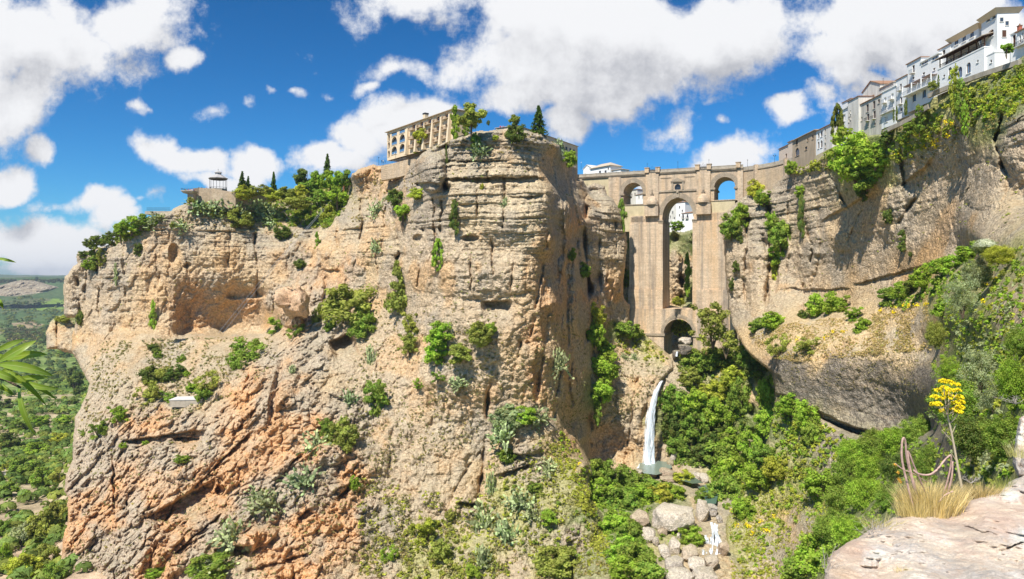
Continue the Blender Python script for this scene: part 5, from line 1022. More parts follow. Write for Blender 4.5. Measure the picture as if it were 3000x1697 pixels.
# long building behind the headland
RF = Fac.px(1300, 338, 1452, 392)
r_, *_ = house('long_building', 'long cream building with a sloping roofline behind the headland', RF, (1300, 1452), (zz(1330,319,0,RF)+zz(1450,375,0,RF))/2, 40, 12, M_CREAM, [(1416,370,5,10),(1424,374,5,10),(1434,379,5,12),(1443,383,5,14),(1434,404,4,12),(1444,407,5,12)], ('tile', .5, 1.5, M_TILE2), cat='building')
# hotel on the plateau
HF = Fac((-60.2, 342), (-24.0, 294))
def hotel():
    ztop = (zz(972,335,0,HF)+zz(1120,281,0,HF))/2; zb = 56.0; L3 = HF.loc
    wins = []
    for c, (px, w) in enumerate(((980,7),(991,13.5),(1011,13.5))):
        for r, k in enumerate((0, 1, 2)):
            sl = (px-973)*-.27; py = [349, 355, 379][r] if c == 0 else [(344.5), (356), (379)][r]; 
            if c == 0: wins.append((977.5, [345,364,386][r]+0, 5, [17,14,15][r], True))
            else: wins.append((px, {991:(337,354,378), 1011:(330,347.5,371.5)}[px][r], w, (9, 20, 20)[r], r > 0, 'dark'))
    cols = [(1040,14),(1060,14),(1080,14),(1101,15),(1123,16)]
    rows = {1040:(320,342,364),1060:(313,336,359),1080:(306,329,352),1101:(300,324,349),1123:(292,318,341)}
    for px, w in cols:
        for py in rows[px]: wins.append((px, py, 8, 14, False, 'blue'))
    root, s0, s1, y0, y1 = house('hotel', 'large cream hotel with rows of balconies and arches on the cliff top', HF, (973, 1139), ztop, zb, 8, M_CREAM, wins, ('tile', .9, 1.6, M_TILE2), cat='hotel', dep=.9)
    for px, w in cols:
        for py in rows[px]: balcony(HF, root, px, py+7, 16.5, 0, M_WOOD, 1.3, 1.0, M_TAN)
    for px in (991, 1011):
        for py, h in zip({991:(337,354,378), 1011:(330,347.5,371.5)}[px], (9, 20, 20)):
            a, b = HF.S(px-6.5), HF.S(px+6.5); z = zz(px, py+h/2., 0, HF); m = MB(); m.box(a, b, .05, .12, z+.1, z+1.15); m.build('glass_balustrade', M_BGLASS, root)
    for px in (1026, 1050, 1070, 1090, 1112, 1132):      # buttress-like fins between the bays
        a = HF.S(px); m = MB(); m.hexa([(a-.7,-1.9,zb),(a+.7,-1.9,zb),(a+.7,-.01,zb),(a-.7,-.01,zb),(a-.55,-.7,ztop-1.5),(a+.55,-.7,ztop-1.5),(a+.55,-.01,ztop-1.5),(a-.55,-.01,ztop-1.5)]); m.build('pier', M_CREAM, root)
    a = HF.S(1069.5, 5); m = MB(); m.box(a-.9, a+.9, 4.2, 6, ztop, ztop+4.3); ch = m.build('chimney', M_CREAM, root); m = MB(); m.box(a-1.05, a+1.05, 4.05, 6.15, ztop+4.3, ztop+4.9); m.build('cap', M_IRON, ch)
    return root, ztop
HROOT, HZ = hotel()
# stone terrace wall with railing below the hotel
def terrace_wall():
    pts = [(958,416,338),(985,411,332),(1030,400,326),(1062,391,318)]; P = [at(a, b, c) for a, b, c in pts]; root = empty('terrace_wall', tuple(P[0])); tag(root, 'cream stone terrace wall with a grey railing below the hotel', 'wall'); m = MB(); r = MB()
    for a, b in zip(P[:-1], P[1:]):
        A, B = a-P[0], b-P[0]; z0 = Vector((0,0,-7)); n = Vector((0,4,0)); m.hexa([A+z0, B+z0, B+n+z0, A+n+z0, A, B, B+n, A+n]); k = 14
        for i in range(k+1):
            q = A.lerp(B, i/k); r.box(q.x-.03, q.x+.03, q.y-.03, q.y+.03, q.z, q.z+1.1)
        u = Vector((0,0,1.1)); r.hexa([A+u, B+u, B+u+Vector((0,.06,0)), A+u+Vector((0,.06,0)), A+u*1.06, B+u*1.06, B+u*1.06+Vector((0,.06,0)), A+u*1.06+Vector((0,.06,0))])
    m.build('wall', M_RUB, root); r.build('railing', M_GIRON, root)
terrace_wall()
# houses seen through the arches
BF = Fac.px(1675, 475, 1760, 455)
GB = 'white houses seen through the arches of the bridge'
house('house', 'tall white house seen through the left half of the central arch', BF, (1676, 1705), zz(1690,508,0,BF), -5, 9, M_WHITE2, [(1691,534,2.5,6),(1695,549,2.5,6),(1685,545,2,6)], ('tile', .4, 1), GB)
house('house', 'white house with small windows seen in the middle of the central arch', BF, (1700, 1722), zz(1711,509,-3,BF), -5, 9, M_WHITE, [(1708,521,3,5),(1715,530,3,5),(1708,541,3,5)], ('tile', .4, 1), GB, y0=-3)
house('house', 'low white house with two balconies at the right of the central arch', BF, (1714, 1745), zz(1728,536,-7,BF), -8, 8, M_WHITE, [(1717,544,4,9),(1728,543.5,4,9)], ('tile', .4, 1), GB, y0=-7, balc=[(1717,549,7),(1728,549,7)])
LF = Fac.px(1580, 445, 1630, 430)
house('house', 'stepped white house seen through the left arch of the bridge', LF, (1580, 1602), zz(1591,478,0,LF), 20, 8, M_WHITE2, [(1588,490,2.5,6),(1596,488,2.5,6)], ('tile', .4, .8), GB)
house('house', 'pale house with an ochre base seen low in the left arch', LF, (1598, 1628), zz(1612,489,-3,LF), 20, 8, M_WHITE, [(1606,496,2.5,6),(1616,495,3,7)], ('tile', .4, .8), GB, y0=-3)
# bandstand, viewing platform and wall on the far left cliff top
def bandstand():
    c = at(548.5, 476, 372); root = empty('bandstand', tuple(c)); tag(root, 'octagonal iron bandstand with a grey two-tiered roof', 'bandstand'); k = 368/F
    h = 27*k; R = 20.5*k; top = h
    b = MB(); b.lathe([(R*1.1,-1.2),(R*1.1,0),(0,0)], n=8); b.build('base', M_PARA, root)
    for i in range(8):
        a = i*math.pi/4+.2; m = MB(); x, y = math.cos(a)*R, math.sin(a)*R; m.tube([(x,y,0),(x,y,1.0),(x,y,h)], [.16,.1,.1], 6); m.tube([(x,y,h-1.0),(x*.9,y*.9,h)], .06, 4); m.build('column', M_IRON, root)
    m = MB(); m.lathe([(R*.98,h-.6),(R*1.16,h-.1),(R*1.16,h+.15),(R*.98,h+.0)], n=8, a0=.2, a1=.2+2*math.pi); m.build('eaves', simple('eaves_grey', (.17,.16,.15), .7), root)
    m = MB(); m.lathe([(R*1.15,h+.15),(R*.62,h+1.5),(R*.36,h+2.1),(R*.36,h+2.9),(R*.48,h+3.0),(R*.40,h+3.35),(R*.15,h+3.9),(.12,h+4.1),(.1,h+4.5),(.25,h+4.75),(.03,h+5.1),(.02,h+6.3)], n=8, a0=.2, a1=.2+2*math.pi); m.build('roof', simple('roof_grey', (.38,.36,.345), .7, .15, 1.2), root)
    m = MB()
    for i in range(8):
        a, b2 = i*math.pi/4+.2, (i+1)*math.pi/4+.2; A = Vector((math.cos(a)*R, math.sin(a)*R, 1)); B = Vector((math.cos(b2)*R, math.sin(b2)*R, 1)); m.tube([A, B], .05, 4)
        for q in range(1, 8): p = A.lerp(B, q/8); m.tube([p-Vector((0,0,1)), p], .025, 3)
    m.build('railing', M_IRON, root)
bandstand()
def lookout():
    Y = 362; k = Y/F; c = at(479, 491, Y); root = empty('viewing_platform', tuple(c)); tag(root, 'cantilevered concrete viewing platform on a square pillar', 'platform')
    m = MB(); m.hexa([(-2.6,-2.5,.8),(1.8,-2.5,.8),(1.8,2.5,.8),(-2.6,2.5,.8),(-3.4,-3.2,1.7),(2.6,-3.2,1.7),(2.6,2.8,1.7),(-3.4,2.8,1.7)]); m.box(-3.5,2.7,-3.3,2.9,1.7,2.1); m.build('floor_slab', M_PARA, root)
    m = MB(); m.box(-.9, 2.0, -1.5, 1.5, -7, .8); m.build('pillar', simple('pillar_stone', (.40,.31,.23), .95, .15, .6), root)
    m = MB()
    for i in range(16): x = -3.4+6*i/15; m.box(x-.02, x+.02, -3.2, -3.16, 2.1, 3.1)
    m.box(-3.4, 2.6, -3.22, -3.14, 3.1, 3.17); m.box(-3.44, -3.36, -3.2, 2.8, 3.1, 3.17)
    for i in range(12): y = -3.2+6*i/11; m.box(-3.42, -3.38, y-.02, y+.02, 2.1, 3.1)
    m.build('railing', M_IRON, root); return c
LK = lookout()
def stone_wall():
    pts = [(484,474,364),(500,472,366),(530,474,367),(560,479,367),(592,483,368),(640,489,380),(680,492,392)]; P = [at(*p) for p in pts]; m = MB(); O = P[0]
    for a, b in zip(P[:-1], P[1:]):
        A, B = a-O, b-O; z0 = Vector((0,0,-9)); n = Vector((0,1.2,0)); m.hexa([A+z0, B+z0, B+n+z0, A+n+z0, A, B, B+n, A+n])
    o = m.build('stone_wall', M_RUB); o.location = O; tag(o, 'long rubble stone wall below the bandstand', 'wall')
stone_wall()
def small_terrace():
    c = at(398, 531, 372); root = empty('terrace', tuple(c)); tag(root, 'small paved terrace with a thin railing on the left cliff edge', 'terrace'); m = MB(); m.box(-7,14,0,6,-1.6,0); m.build('floor_slab', M_PARA, root); m = MB()
    for i in range(26): x = -6+12*i/25; m.box(x-.03, x+.03, .1, .16, 0, 1.7)
    m.box(-6,6,.08,.18,1.7,1.8); m.box(-6,6,.08,.18,.9,.95); m.build('railing', M_IRON, root)
small_terrace()
def rim_railing():
    P = [at(*p) for p in [(265,618,371),(285,611,371)]]; m = MB(); A, B = P; z0 = Vector((0,0,-1.5)); n = Vector((0,1,0)); m.hexa([A+z0,B+z0,B+n+z0,A+n+z0,A,B,B+n,A+n]); o = m.build('low_wall', M_PARA); tag(o, 'short low wall on the rim beside the pine', 'wall')
rim_railing()
def ledge_ruin():
    Y = depth(475, 1005)-1.5; c = at(473, 1010, Y); root = empty('stone_trough', tuple(c)); tag(root, 'flat grey concrete slab box on the left ledge below the shrubs', 'slab'); m = MB(); m.hexa([(-7,-1.5,-2),(6.5,-1.5,-2),(6.5,2.5,-2),(-7,2.5,-2),(-7,-1.5,.8),(6.5,-1.5,1.0),(5.2,2.5,1.6),(-5.5,2.5,1.4)]); m.build('block', M_PARA, root); m = MB(); m.hexa([(-7.2,-1.7,.8),(6.7,-1.7,1.0),(5.4,2.7,1.62),(-5.7,2.7,1.42),(-7.2,-1.7,1.1),(6.7,-1.7,1.3),(5.4,2.7,1.92),(-5.7,2.7,1.72)]); m.build('cover', simple('pale_concrete', (.55,.53,.49), .9, .1, 1), root)
ledge_ruin()
# ------------------------------------------------------------------ plants, one by one
GS, GW, GT, GR, GC_ = 'shrubs growing on the cliff face', 'woodland trees above the left cliff', 'conifers on the left cliff top', 'shrubs on the right-hand slope', 'prickly pears on the rock'
PL = [
 # left rim
 ('tree',236,610,25,22,DG,'rounded dark pine on the far left tip of the cliff',None,'pine_tree',372),('tree',262,603,10,16,MG,'small light green tree leaning on the rounded pine',None,None,372),
 ('bush',208,640,11,9,DG,'small dark shrub hanging over the extreme left rim',GS),('hang',232,654,22,20,MG,'green creeper spilling below the rounded pine',GS),('bush',222,664,15,12,BG,'bright shrub below the creeper under the pine',GS),('loose',253,648,14,26,OG,'loose olive shrub trailing beside the low rim wall',GS),
 ('bush',279,600,17,17,DG,'dark shrub at the right end of the low rim wall',GS),('tree',303,580,24,24,BG,'green rim tree left of the highest rim thicket',GS,None,366),('tree',330,562,28,24,BG,'leafy rim tree halfway up the left shoulder',GS,None,366),('tree',352,552,22,20,MG,'darker rim tree just below the railed terrace',GS,None,366),
 ('cactus',372,559,20,14,CG,'pale prickly pear below the railed terrace',GC_),('cactus',400,545,20,12,CG,'prickly pear at the edge right of the railed terrace',GC_),('cactus',455,562,18,14,CG,'prickly pear on bare rock left of the big bank of cactus',GC_),('bush',347,628,10,16,DG,'single dark bush in the middle of the upper left wall',GS),
 ('bush',318,592,14,10,YG,'yellow green mound on the left shoulder',GS),('bush',436,566,9,8,OG,'tiny round shrub near the lone prickly pear',GS),
 # cactus bank
 ('cactus',492,516,24,17,CG,'prickly pear clump at the left end of the cactus bank',GC_),('cactus',525,519,24,18,CG,'second prickly pear from the left of the cactus bank',GC_),('cactus',558,514,24,16,CG,'prickly pear directly below the bandstand',GC_),('cactus',590,521,26,20,CG,'prickly pear right above the dark round bush',GC_),('cactus',622,515,24,19,CG,'tall prickly pear at the middle of the cactus bank',GC_),('cactus',655,524,26,22,CG,'broad prickly pear on the right half of the bank',GC_),('cactus',684,537,20,18,CG,'prickly pear at the right end of the cactus bank',GC_),('cactus',672,558,24,13,CG,'low prickly pear strip beneath the right end of the bank',GC_),
 ('bush',605,549,27,24,OG,'dense round olive bush hanging below the cactus bank',GS),('bush',712,586,20,15,DG,'dark bush on the rim above the orange bowl',GS),('loose',748,552,19,17,MG,'loose green shrub on the bare slope left of the gully',GS),
 ('bush',480,503,14,7,OG,'low shrub at the foot of the platform pillar',GS),
 # conifers
 ('fir',609,458,17,26,DG,'fir at the left of the pair beside the bandstand wall',GT,None,382),('fir',624,466,13,22,DG,'shorter fir at the right of the pair beside the wall',GT,None,384),('fir',688,466,14,33,DG,'single slender fir standing between the wall and the wood',GT,None,386),('fir',823,418,16,30,DG,'pointed fir rising out of the wood',GT,None,402),
 ('tree',768,446,30,30,DG,'dark spreading cedar at the left of the wood',GT,'cedar_tree',404),
 ('bush',612,486,24,17,YG,'yellowish shrub in front of the pair of firs',GW,None,372),('bush',640,482,18,12,OG,'olive scrub between the firs',GW,None,376),('bush',668,480,20,13,OG,'thin scrub left of the single fir',GW,None,378),('bush',690,490,24,14,YG,'yellow scrub under the single fir',GW,None,378),('bush',722,486,24,15,OG,'olive scrub right of the single fir',GW,None,380),
 ('tree',745,482,28,24,YG,'yellow green tree at the left edge of the wood',GW,None,388),('tree',775,478,28,28,MG,'dark green tree under the cedar',GW,None,396),('tree',800,455,26,30,BG,'bright tree right of the cedar',GW,None,398),('tree',830,452,30,30,BG,'broad bright tree beneath the pointed fir',GW,None,396),('tree',858,452,26,30,BG,'bright tree right of the pointed fir',GW,None,390),('tree',878,445,22,26,MG,'tree touching the rock tower at the right of the wood',GW,None,382),('tree',848,492,28,28,BG,'bright tree low in the right half of the wood',GW,None,380),('tree',812,498,28,26,MG,'mid green tree in the centre of the wood',GW,None,382),('tree',782,512,26,22,MG,'mid green tree low at the left of the wood',GW,None,380),('bush',745,510,32,16,OG,'olive bush at the lower left of the wood',GW,None,374),
 ('bush',826,540,18,30,YG,'yellow green bush filling the gully below the wood',GW),('bush',845,520,16,26,BG,'bright bush beside the rock tower in the gully',GW),('hang',797,610,10,22,BG,'narrow green plant in the gully below the wood',GS),('bush',755,664,14,10,DG,'small dark bush at the foot of the gully',GS),
 # headland
 ('tree',1012,540,29,33,BG,'leafy green tree in the notch left of the round rock',None,None),('bush',1000,497,24,20,DG,'dark bush on the shelf above the notch tree',GS),('bush',1050,487,24,14,YG,'grassy yellow green mound under the round grey rock',GS),('cactus',948,520,16,22,CG,'prickly pear on the shelf left of the notch tree',GC_),('cactus',946,618,11,20,CG,'slim prickly pear on the vertical wall left of the notch',GC_),
 ('tree',1062,343,26,22,YG,'airy yellow green tree in front of the hotel balconies',None,None,316),('bush',1075,370,12,10,BG,'round bush at the foot of the hotel tree',GS),('bush',1046,381,8,6,YG,'small yellow bush by the terrace wall',GS),
 ('tree',1184,291,42,38,OG,'large full crowned tree at the right end of the hotel',None,None,287),('hang',1143,312,17,38,BG,'ivy covering the right corner of the hotel',None,'ivy',292),('hang',1170,318,16,26,MG,'dark ivy hanging under the large tree beside the hotel',None,'ivy',294),
 ('tree',1294,301,17,16,OG,'small round tree alone on the summit lawn',None,None,305),('fir',1354,303,26,36,DG,'blue green fir standing on the summit right of the round tree',None,None,300),('bush',1227,309,4,6,DG,'tiny conical shrub on the summit wall',GS,None,298),
 ('bush',1298,336,23,24,DG,'dark bush draped over the summit edge',GS),('bush',1196,352,13,17,BG,'bright bush on the summit edge left of the pale cactus',GS),('cactus',1205,375,19,21,CG,'pale prickly pear hanging near the summit',GC_),('bush',1245,347,8,7,YG,'small yellow shrub on the top ledge of the summit',GS),('bush',1350,332,22,9,OG,'low shrubs under the summit fir',GS),('cactus',1403,362,12,20,CG,'prickly pear on the right shoulder of the summit',GC_),('bush',1432,400,16,20,BG,'bright bush at the foot of the long cream building',GS),
 ('hang',1122,410,5,36,DG,'dark creeper down the crack beside the round grey rock',GS),('hang',1143,546,16,36,DG,'dark creeper filling the long vertical crack of the headland',GS),('cactus',1269,512,8,22,CG,'thin prickly pear rooted in a vertical crack',GC_),('bush',1211,470,5,8,YG,'little shrub in a crack under the long ledge',GS),
 ('egg',1101,640,19,38,BG,'bright upright bush alone on the pale wall','shrubs growing on the cliff face','shrub'),('cone',998,716,36,58,OG,'large conical olive bush in the middle of the face',GS),('cactus',1000,766,22,9,CG,'prickly pear skirting the large conical bush',GC_),
 ('bush',884,772,64,52,OG,'largest round bush above the small cave',GS),('bush',912,820,32,34,MG,'lower right lobe bush beside the small cave',GS),('loose',803,796,20,34,OG,'upright bush left of the largest round bush',GS),('bush',828,822,16,14,MG,'small bush under the upright bush',GS),
 ('loose',703,818,32,24,BG,'bright bush at the foot of the orange knob',GS),('loose',745,834,22,22,MG,'darker bush right under the orange knob',GS),('loose',618,892,58,44,MG,'wide wind-swept bush on the crest above the orange crags',GS),('loose',590,915,26,28,MG,'lower left bush of the crest group',GS),('loose',640,872,26,24,BG,'topmost bush of the crest group',GS),
 ('loose',1028,816,34,34,OG,'pale upright bush right of the long bush',GS),('loose',1030,862,32,32,OG,'lower part bush of the upright pair',GS),('bush',1108,840,36,30,BG,'upper bush of the bright group in the middle face',GS),('bush',1098,886,30,32,BG,'lower left bush of the bright group',GS),('bush',1156,888,34,24,OG,'lower right bush of the bright group',GS),('bush',1206,842,30,30,OG,'right upper bush of the bright group',GS),('bush',1233,826,14,14,BG,'small bush at the top right of the bright group',GS),
 ('loose',1100,948,18,16,MG,'scraggy bush below the bright group',GS),('loose',1050,965,20,14,BG,'bright low bush left of the scraggy one',GS),('cactus',1150,960,24,14,CG,'sparse prickly pear right of the scraggy bush',GC_),
 ('bush',945,1000,30,42,MG,'long dark bush beside the central crack',GS),('cactus',930,900,12,34,CG,'prickly pear running down above the long dark bush',GC_),('cactus',878,1000,16,26,CG,'prickly pear on the rock left of the long dark bush',GC_),('cactus',735,930,9,14,CG,'small prickly pear on the crest of the crags',GC_),
 ('bush',856,1102,36,42,OG,'round olive bush over the orange gully',GS),('loose',820,1072,26,28,MG,'thin bush upper left of the round olive bush',GS),('cactus',790,1110,26,30,CG,'large prickly pear left of the round olive bush',GC_),('cactus',764,1200,34,30,CG,'broad prickly pear above the eroded orange slope',GC_),('cactus',668,1255,34,28,CG,'prickly pear left of the broad one',GC_),('cactus',590,1330,36,36,CG,'prickly pear over the lower alcove',GC_),('cactus',645,1240,20,20,CG,'small prickly pear next to its larger neighbour',GC_),
 ('bush',530,1425,46,30,MG,'prickly bush clump at the very bottom edge',GS),('cactus',545,1415,34,24,CG,'prickly pear in the bottom bush clump',GC_),('bush',395,1440,26,12,BG,'low bright shrub at the bottom left of the crags',GS),
 # lower left ledges
 ('loose',378,990,38,34,OG,'big loose bush beside the concrete slab',GS),('loose',420,1000,24,20,MG,'lower bush joined to the big loose one',GS),('loose',529,965,34,34,OG,'big bush right of the concrete slab',GS),('bush',510,990,20,20,MG,'dark foot of the bush right of the slab',GS),('bush',378,943,24,22,DG,'left dark bush of the row on the ledge',GS),('bush',408,945,20,20,OG,'second bush of the row on the ledge',GS),('bush',440,940,24,20,DG,'right dark bush of the row on the ledge',GS),('bush',482,975,14,11,BG,'small green shrub just above the slab',GS),
 ('loose',250,1078,34,24,MG,'bush on the left edge of the lower crags',GS),('loose',205,1090,10,12,MG,'little bush on the outermost left edge',GS),('loose',300,1040,30,26,BG,'bright bush left of the upper orange hollow',GS),('bush',392,882,10,8,DG,'left dot of dark scrub on the talus',GS),('bush',398,892,10,10,MG,'small scrub in the middle of the talus',GS),('bush',384,872,12,7,DG,'dark tuft at the top of the talus',GS),('bush',455,905,11,12,MG,'round scrub right of the talus dots',GS),('bush',470,940,8,8,BG,'small bright scrub near the ledge row',GS),
 ('hang',385,795,12,34,BG,'vivid green creeper hanging in the vertical corner left of the bowl',None,'climbing_plant'),('hang',290,690,7,24,CG,'pale creeper on the far left wall',GS),('bush',457,1155,18,10,MG,'low bush on the lower orange shelf',GS),('bush',310,1120,9,7,BG,'small shrub at the back of the lower shelf',GS),('bush',365,1115,8,7,BG,'little shrub at the middle of the lower shelf',GS),
 ('bush',155,802,22,8,OG,'scrub on top of the detached buttress',GS),('bush',202,800,9,18,DG,'dark bush behind the detached buttress',GS),
 # right part of the big mass
 ('bush',1275,1050,40,26,CG,'grey green bush at the foot of the tall fluted wall',GS),('bush',1320,1045,30,22,BG,'bright bush on the grassy shoulder',GS),('cactus',1262,1085,30,34,CG,'prickly pear at the head of the shady slot',GC_),('cactus',1355,1040,24,22,CG,'prickly pear at the top of the grassy shoulder',GC_),('bush',1275,1145,30,18,MG,'bush under the prickly pear by the slot',GS),
 ('cactus',1234,1220,13,36,CG,'tall narrow prickly pear beside the end of the slot',GC_),('cactus',1218,1300,26,44,CG,'big prickly pear column in the lower middle',GC_),('cactus',1275,1330,22,36,CG,'prickly pear right of the big column',GC_),('cactus',1212,1400,20,32,CG,'prickly pear below the big column',GC_),('cactus',1310,1250,30,26,CG,'prickly pear on the grey ledge above the grassy slope',GC_),('cactus',1340,1290,20,18,CG,'small prickly pear lower on the grassy slope',GC_),('cactus',1375,1170,22,22,CG,'prickly pear beside the green grassy ridge',GC_),
 ('bush',1400,1410,48,34,OG,'wide loose bush at the bottom right of the cliff slope',GS),('loose',980,1400,22,30,BG,'bright upright bush at the bottom centre',GS),('loose',1075,1330,40,34,YG,'large reed like shrub at the bottom centre',GS),('loose',1110,1380,40,34,OG,'lower reed like shrub right of the bright upright bush',GS),('bush',1190,1435,30,14,BG,'low bush at the bottom below the cactus column',GS),('bush',1130,1295,12,12,OG,'round bush at the foot of the pale wall',GS),('bush',1085,1320,12,14,DG,'dark shrub between the pale wall and the reeds',GS),('bush',892,1218,13,18,BG,'bright bush over the eroded orange slope',GS),
 ('bush',1380,1300,20,18,BG,'shrub in the middle of the grassy slope',GS),('bush',1345,1225,18,12,MG,'shrub near the head of the grassy slope',GS),
 # crack and pillar
 ('bush',1468,680,17,18,MG,'bush wedged in the chasm beside the rock pillar',GS),('hang',1563,545,16,36,MG,'green bush draped on the right shoulder of the rock pillar',GS),('bush',1500,795,24,28,YG,'yellow green bush at the foot of the rock pillar',GS),('bush',1494,842,24,30,BG,'green bush below the foot of the rock pillar',GS),('bush',1518,880,30,28,BG,'middle bush of the green column under the pillar',GS),('bush',1515,930,38,38,BG,'widest bush of the green column under the pillar',GS),('bush',1510,985,30,30,BG,'lower bush of the green column under the pillar',GS),('hang',1500,1030,16,34,MG,'trailing end of the green column',GS),
 ('bush',1578,700,13,22,MG,'round bush between the pillar and the bridge pier',GS),('bush',1590,833,36,20,MG,'long shrub at the foot of the left bridge pier',GS),('bush',1560,826,24,16,MG,'shrub between the rock pillar and the bridge foot',GS),('bush',1435,640,13,14,MG,'small bush on the shaded side of the headland',GS),('cactus',1405,905,20,30,CG,'pale grey plant on the side of the tall fluted wall',GC_),('cactus',1570,895,8,10,CG,'small prickly pear on the slope under the bridge',GC_),('cactus',1595,900,9,12,CG,'second small prickly pear on the slope under the bridge',GC_),
 # around the bridge
 ('hang',1728,690,13,44,BG,'green tree growing up inside the central arch',None,'climbing_plant',405),('bush',1705,758,26,10,YG,'grass and shrubs on the ledge of the lower arch',GS,'shrub',372),('bush',1700,568,16,12,MG,'bush under the houses in the central arch',GS,'shrub',415),('bush',1708,820,26,22,YG,'bright bush seen through the lower arch',GS,'shrub',395),('loose',1745,598,10,24,DG,'dark shrub at the right edge of the central arch',GS,'shrub',402),
 ('loose',1792,808,56,60,OG,'large airy tree in front of the right bridge pier',None,'tree',345),('loose',1825,860,36,36,OG,'lower part tree beside the large airy tree',None,'tree',340),('bush',1750,915,44,30,MG,'dark bush below the large airy tree',GS),('bush',1800,905,40,30,MG,'dark bush right below the airy tree',GS),('bush',1730,950,28,22,OG,'small round bush above the waterfall lip',GS),
 ('bush',1900,480,22,24,YG,'yellow green bush at the right end of the bridge',GR),('bush',1920,498,20,18,BG,'bright bush right of the bridge end',GR),('bush',1988,422,14,17,BG,'bush against the road wall',GR),('bush',1860,540,22,28,BG,'bush at the upper edge of the right cliff by the pier',GR),('bush',1838,572,26,30,MG,'large bush overhanging beside the right pier',GR),('hang',1860,590,12,18,DG,'dark trailing end of the overhanging bush',GR),('bush',1850,670,9,14,DG,'small dark bush on the shaded right flank',GR),('bush',1838,715,7,14,DG,'lower small dark bush on the shaded right flank',GR),
 ('bush',1942,560,18,26,BG,'upper bush of the green cleft in the right cliff',GR),('bush',1962,590,26,38,MG,'main bush of the green cleft in the right cliff',GR),('bush',1955,640,22,24,BG,'bush halfway down the green cleft',GR),('hang',1948,680,16,28,YG,'lowest bush of the green cleft',GR),('bush',2012,483,13,17,BG,'small bush above the dark creeper on the right cliff',GR),('hang',2015,545,12,44,DG,'dark creeper down the upper right cliff',GR),
 ('bush',2150,392,56,62,BG,'huge bright bush under the weathered houses',GR),('bush',2180,440,42,36,MG,'right lobe bush of the huge bright bush',GR),('hang',2168,470,20,30,DG,'dark tail below the huge bright bush',GR),('bush',2200,395,34,30,BG,'bush joining the huge one on its right',GR),('bush',2230,342,18,20,DG,'dark bush below the slim white house',GR),
 ('egg',2105,313,19,48,(.10,.14,.025),'tall dark cypress standing before the white houses',None,None,273),('egg',2246.5,290,3,16,DG,'small cypress left of the pair in the garden','garden cypresses below the white houses',None,238),('egg',2254,285,3.5,17,DG,'small cypress right of the pair in the garden','garden cypresses below the white houses',None,236),('egg',2277,270,5,19,DG,'garden cypress beside the slim white house','garden cypresses below the white houses',None,231),('egg',2359,205,3.5,16,DG,'tiny pointed cypress below the loggia','garden cypresses below the white houses',None,209),
 ('bush',2344,216,10,12,OG,'round garden shrub in a white planter below the awnings',GR,None,211),('poplar',2400,225,20,56,YG,'young poplar in front of the arched doors',None,None,196),('poplar',2414,245,18,44,MG,'darker young poplar beside the first',None,None,194),('poplar',2426,300,13,40,BG,'slim young tree lower on the bank',GR,None,190),('tree',2530,124,18,18,BG,'leafy tree at the foot of the tower',GR,None,180),
 ('poplar',2311,300,20,34,MG,'bushy young tree left on the bank',GR,None,222),('bush',2330,288,16,14,OG,'bush under the grey garden wall',GR),('bush',2292,322,20,16,MG,'bush at the left of the bank under the garden wall',GR),
 ('hang',2268,605,17,22,DG,'dark shrub hanging on the bare right wall',GR),('bush',2290,640,7,6,DG,'tiny dark shrub under the hanging one',GR),('bush',2232,545,12,18,DG,'dark smudge of shrub in the middle of the right wall',GR),
 # ledge
 ('bush',1945,808,40,22,BG,'bright bush at the left end of the ledge',GR),('bush',1905,820,22,18,MG,'bush where the ledge meets the gorge',GR),('bush',2018,795,13,14,DG,'small dark bush on the ledge',GR),('bush',2065,772,34,28,BG,'left one of the big twin bushes on the ledge',GR),('bush',2105,768,32,28,BG,'right one of the big twin bushes on the ledge',GR),('loose',2150,790,38,22,BG,'leafy bush right of the twin bushes',GR),('bush',2168,822,20,22,BG,'bush sliding down from the ledge',GR),
 ('bush',2235,745,26,22,MG,'dark bush at the left of the rising row',GR),('bush',2275,735,28,22,BG,'second bush of the rising row',GR),('bush',2295,718,22,20,DG,'dark bush behind the rising row',GR),('bush',2330,700,34,30,BG,'third bush of the rising row',GR),('bush',2375,680,36,32,BG,'fourth bush of the rising row',GR),('bush',2410,665,30,26,BG,'fifth bush of the rising row',GR),('bush',2450,640,34,26,BG,'topmost bush of the rising row',GR),('bush',2370,775,24,24,BG,'bush under the right end of the row',GR),
 ('loose',1962,875,32,36,OG,'thin green shrub at the left end of the dark rock band',GR),('loose',2030,868,32,24,OG,'thin green shrub beside the first on the grassy slope',GR),
 # right near slope
 ('fineloose',2420,740,48,62,GG,'big grey green bush in the upper right slope',GR,None,112),('finebush',2455,690,36,40,GG,'silvery bush under the white blossom',GR,None,118),('finebush',2510,640,36,26,YG,'grassy yellow green bush at the right edge',GR,None,112),('fineloose',2465,920,56,70,GG,'tall silvery bush in the right middle',GR,None,86),('fineloose',2500,1000,50,60,GG,'lower silvery bush behind the yellow flowers',GR,None,74),('finebush',2548,960,40,62,BG,'fresh broad leaved bush at the right edge',GR,None,58),('finebush',2560,860,34,36,MG,'dark green bush at the right edge above the fresh one',GR,None,66),
 ('finebush',2400,1010,60,60,MG,'green bush behind the yellow flower heads',GR,None,84),('finebush',2450,1100,60,60,DG,'dark bush below the yellow flower heads',GR,None,70),('finebush',2530,1100,56,56,MG,'dark leafy bush at the lower right edge',GR,None,56),('fineloose',2380,930,36,40,BG,'light bush at the right end of the dark rock band',GR,None,110),('finebush',2350,840,26,36,OG,'bush on the right end of the grassy slope',GR,None,150),
]
for t in PL:
    k, x, y, rx, ry, c, lab, g, *r = t; nm = r[0] if r else None; Yv = r[1] if len(r) > 1 else None
    plant(k, x, y, rx, ry, c, lab, g, nm, Yv)
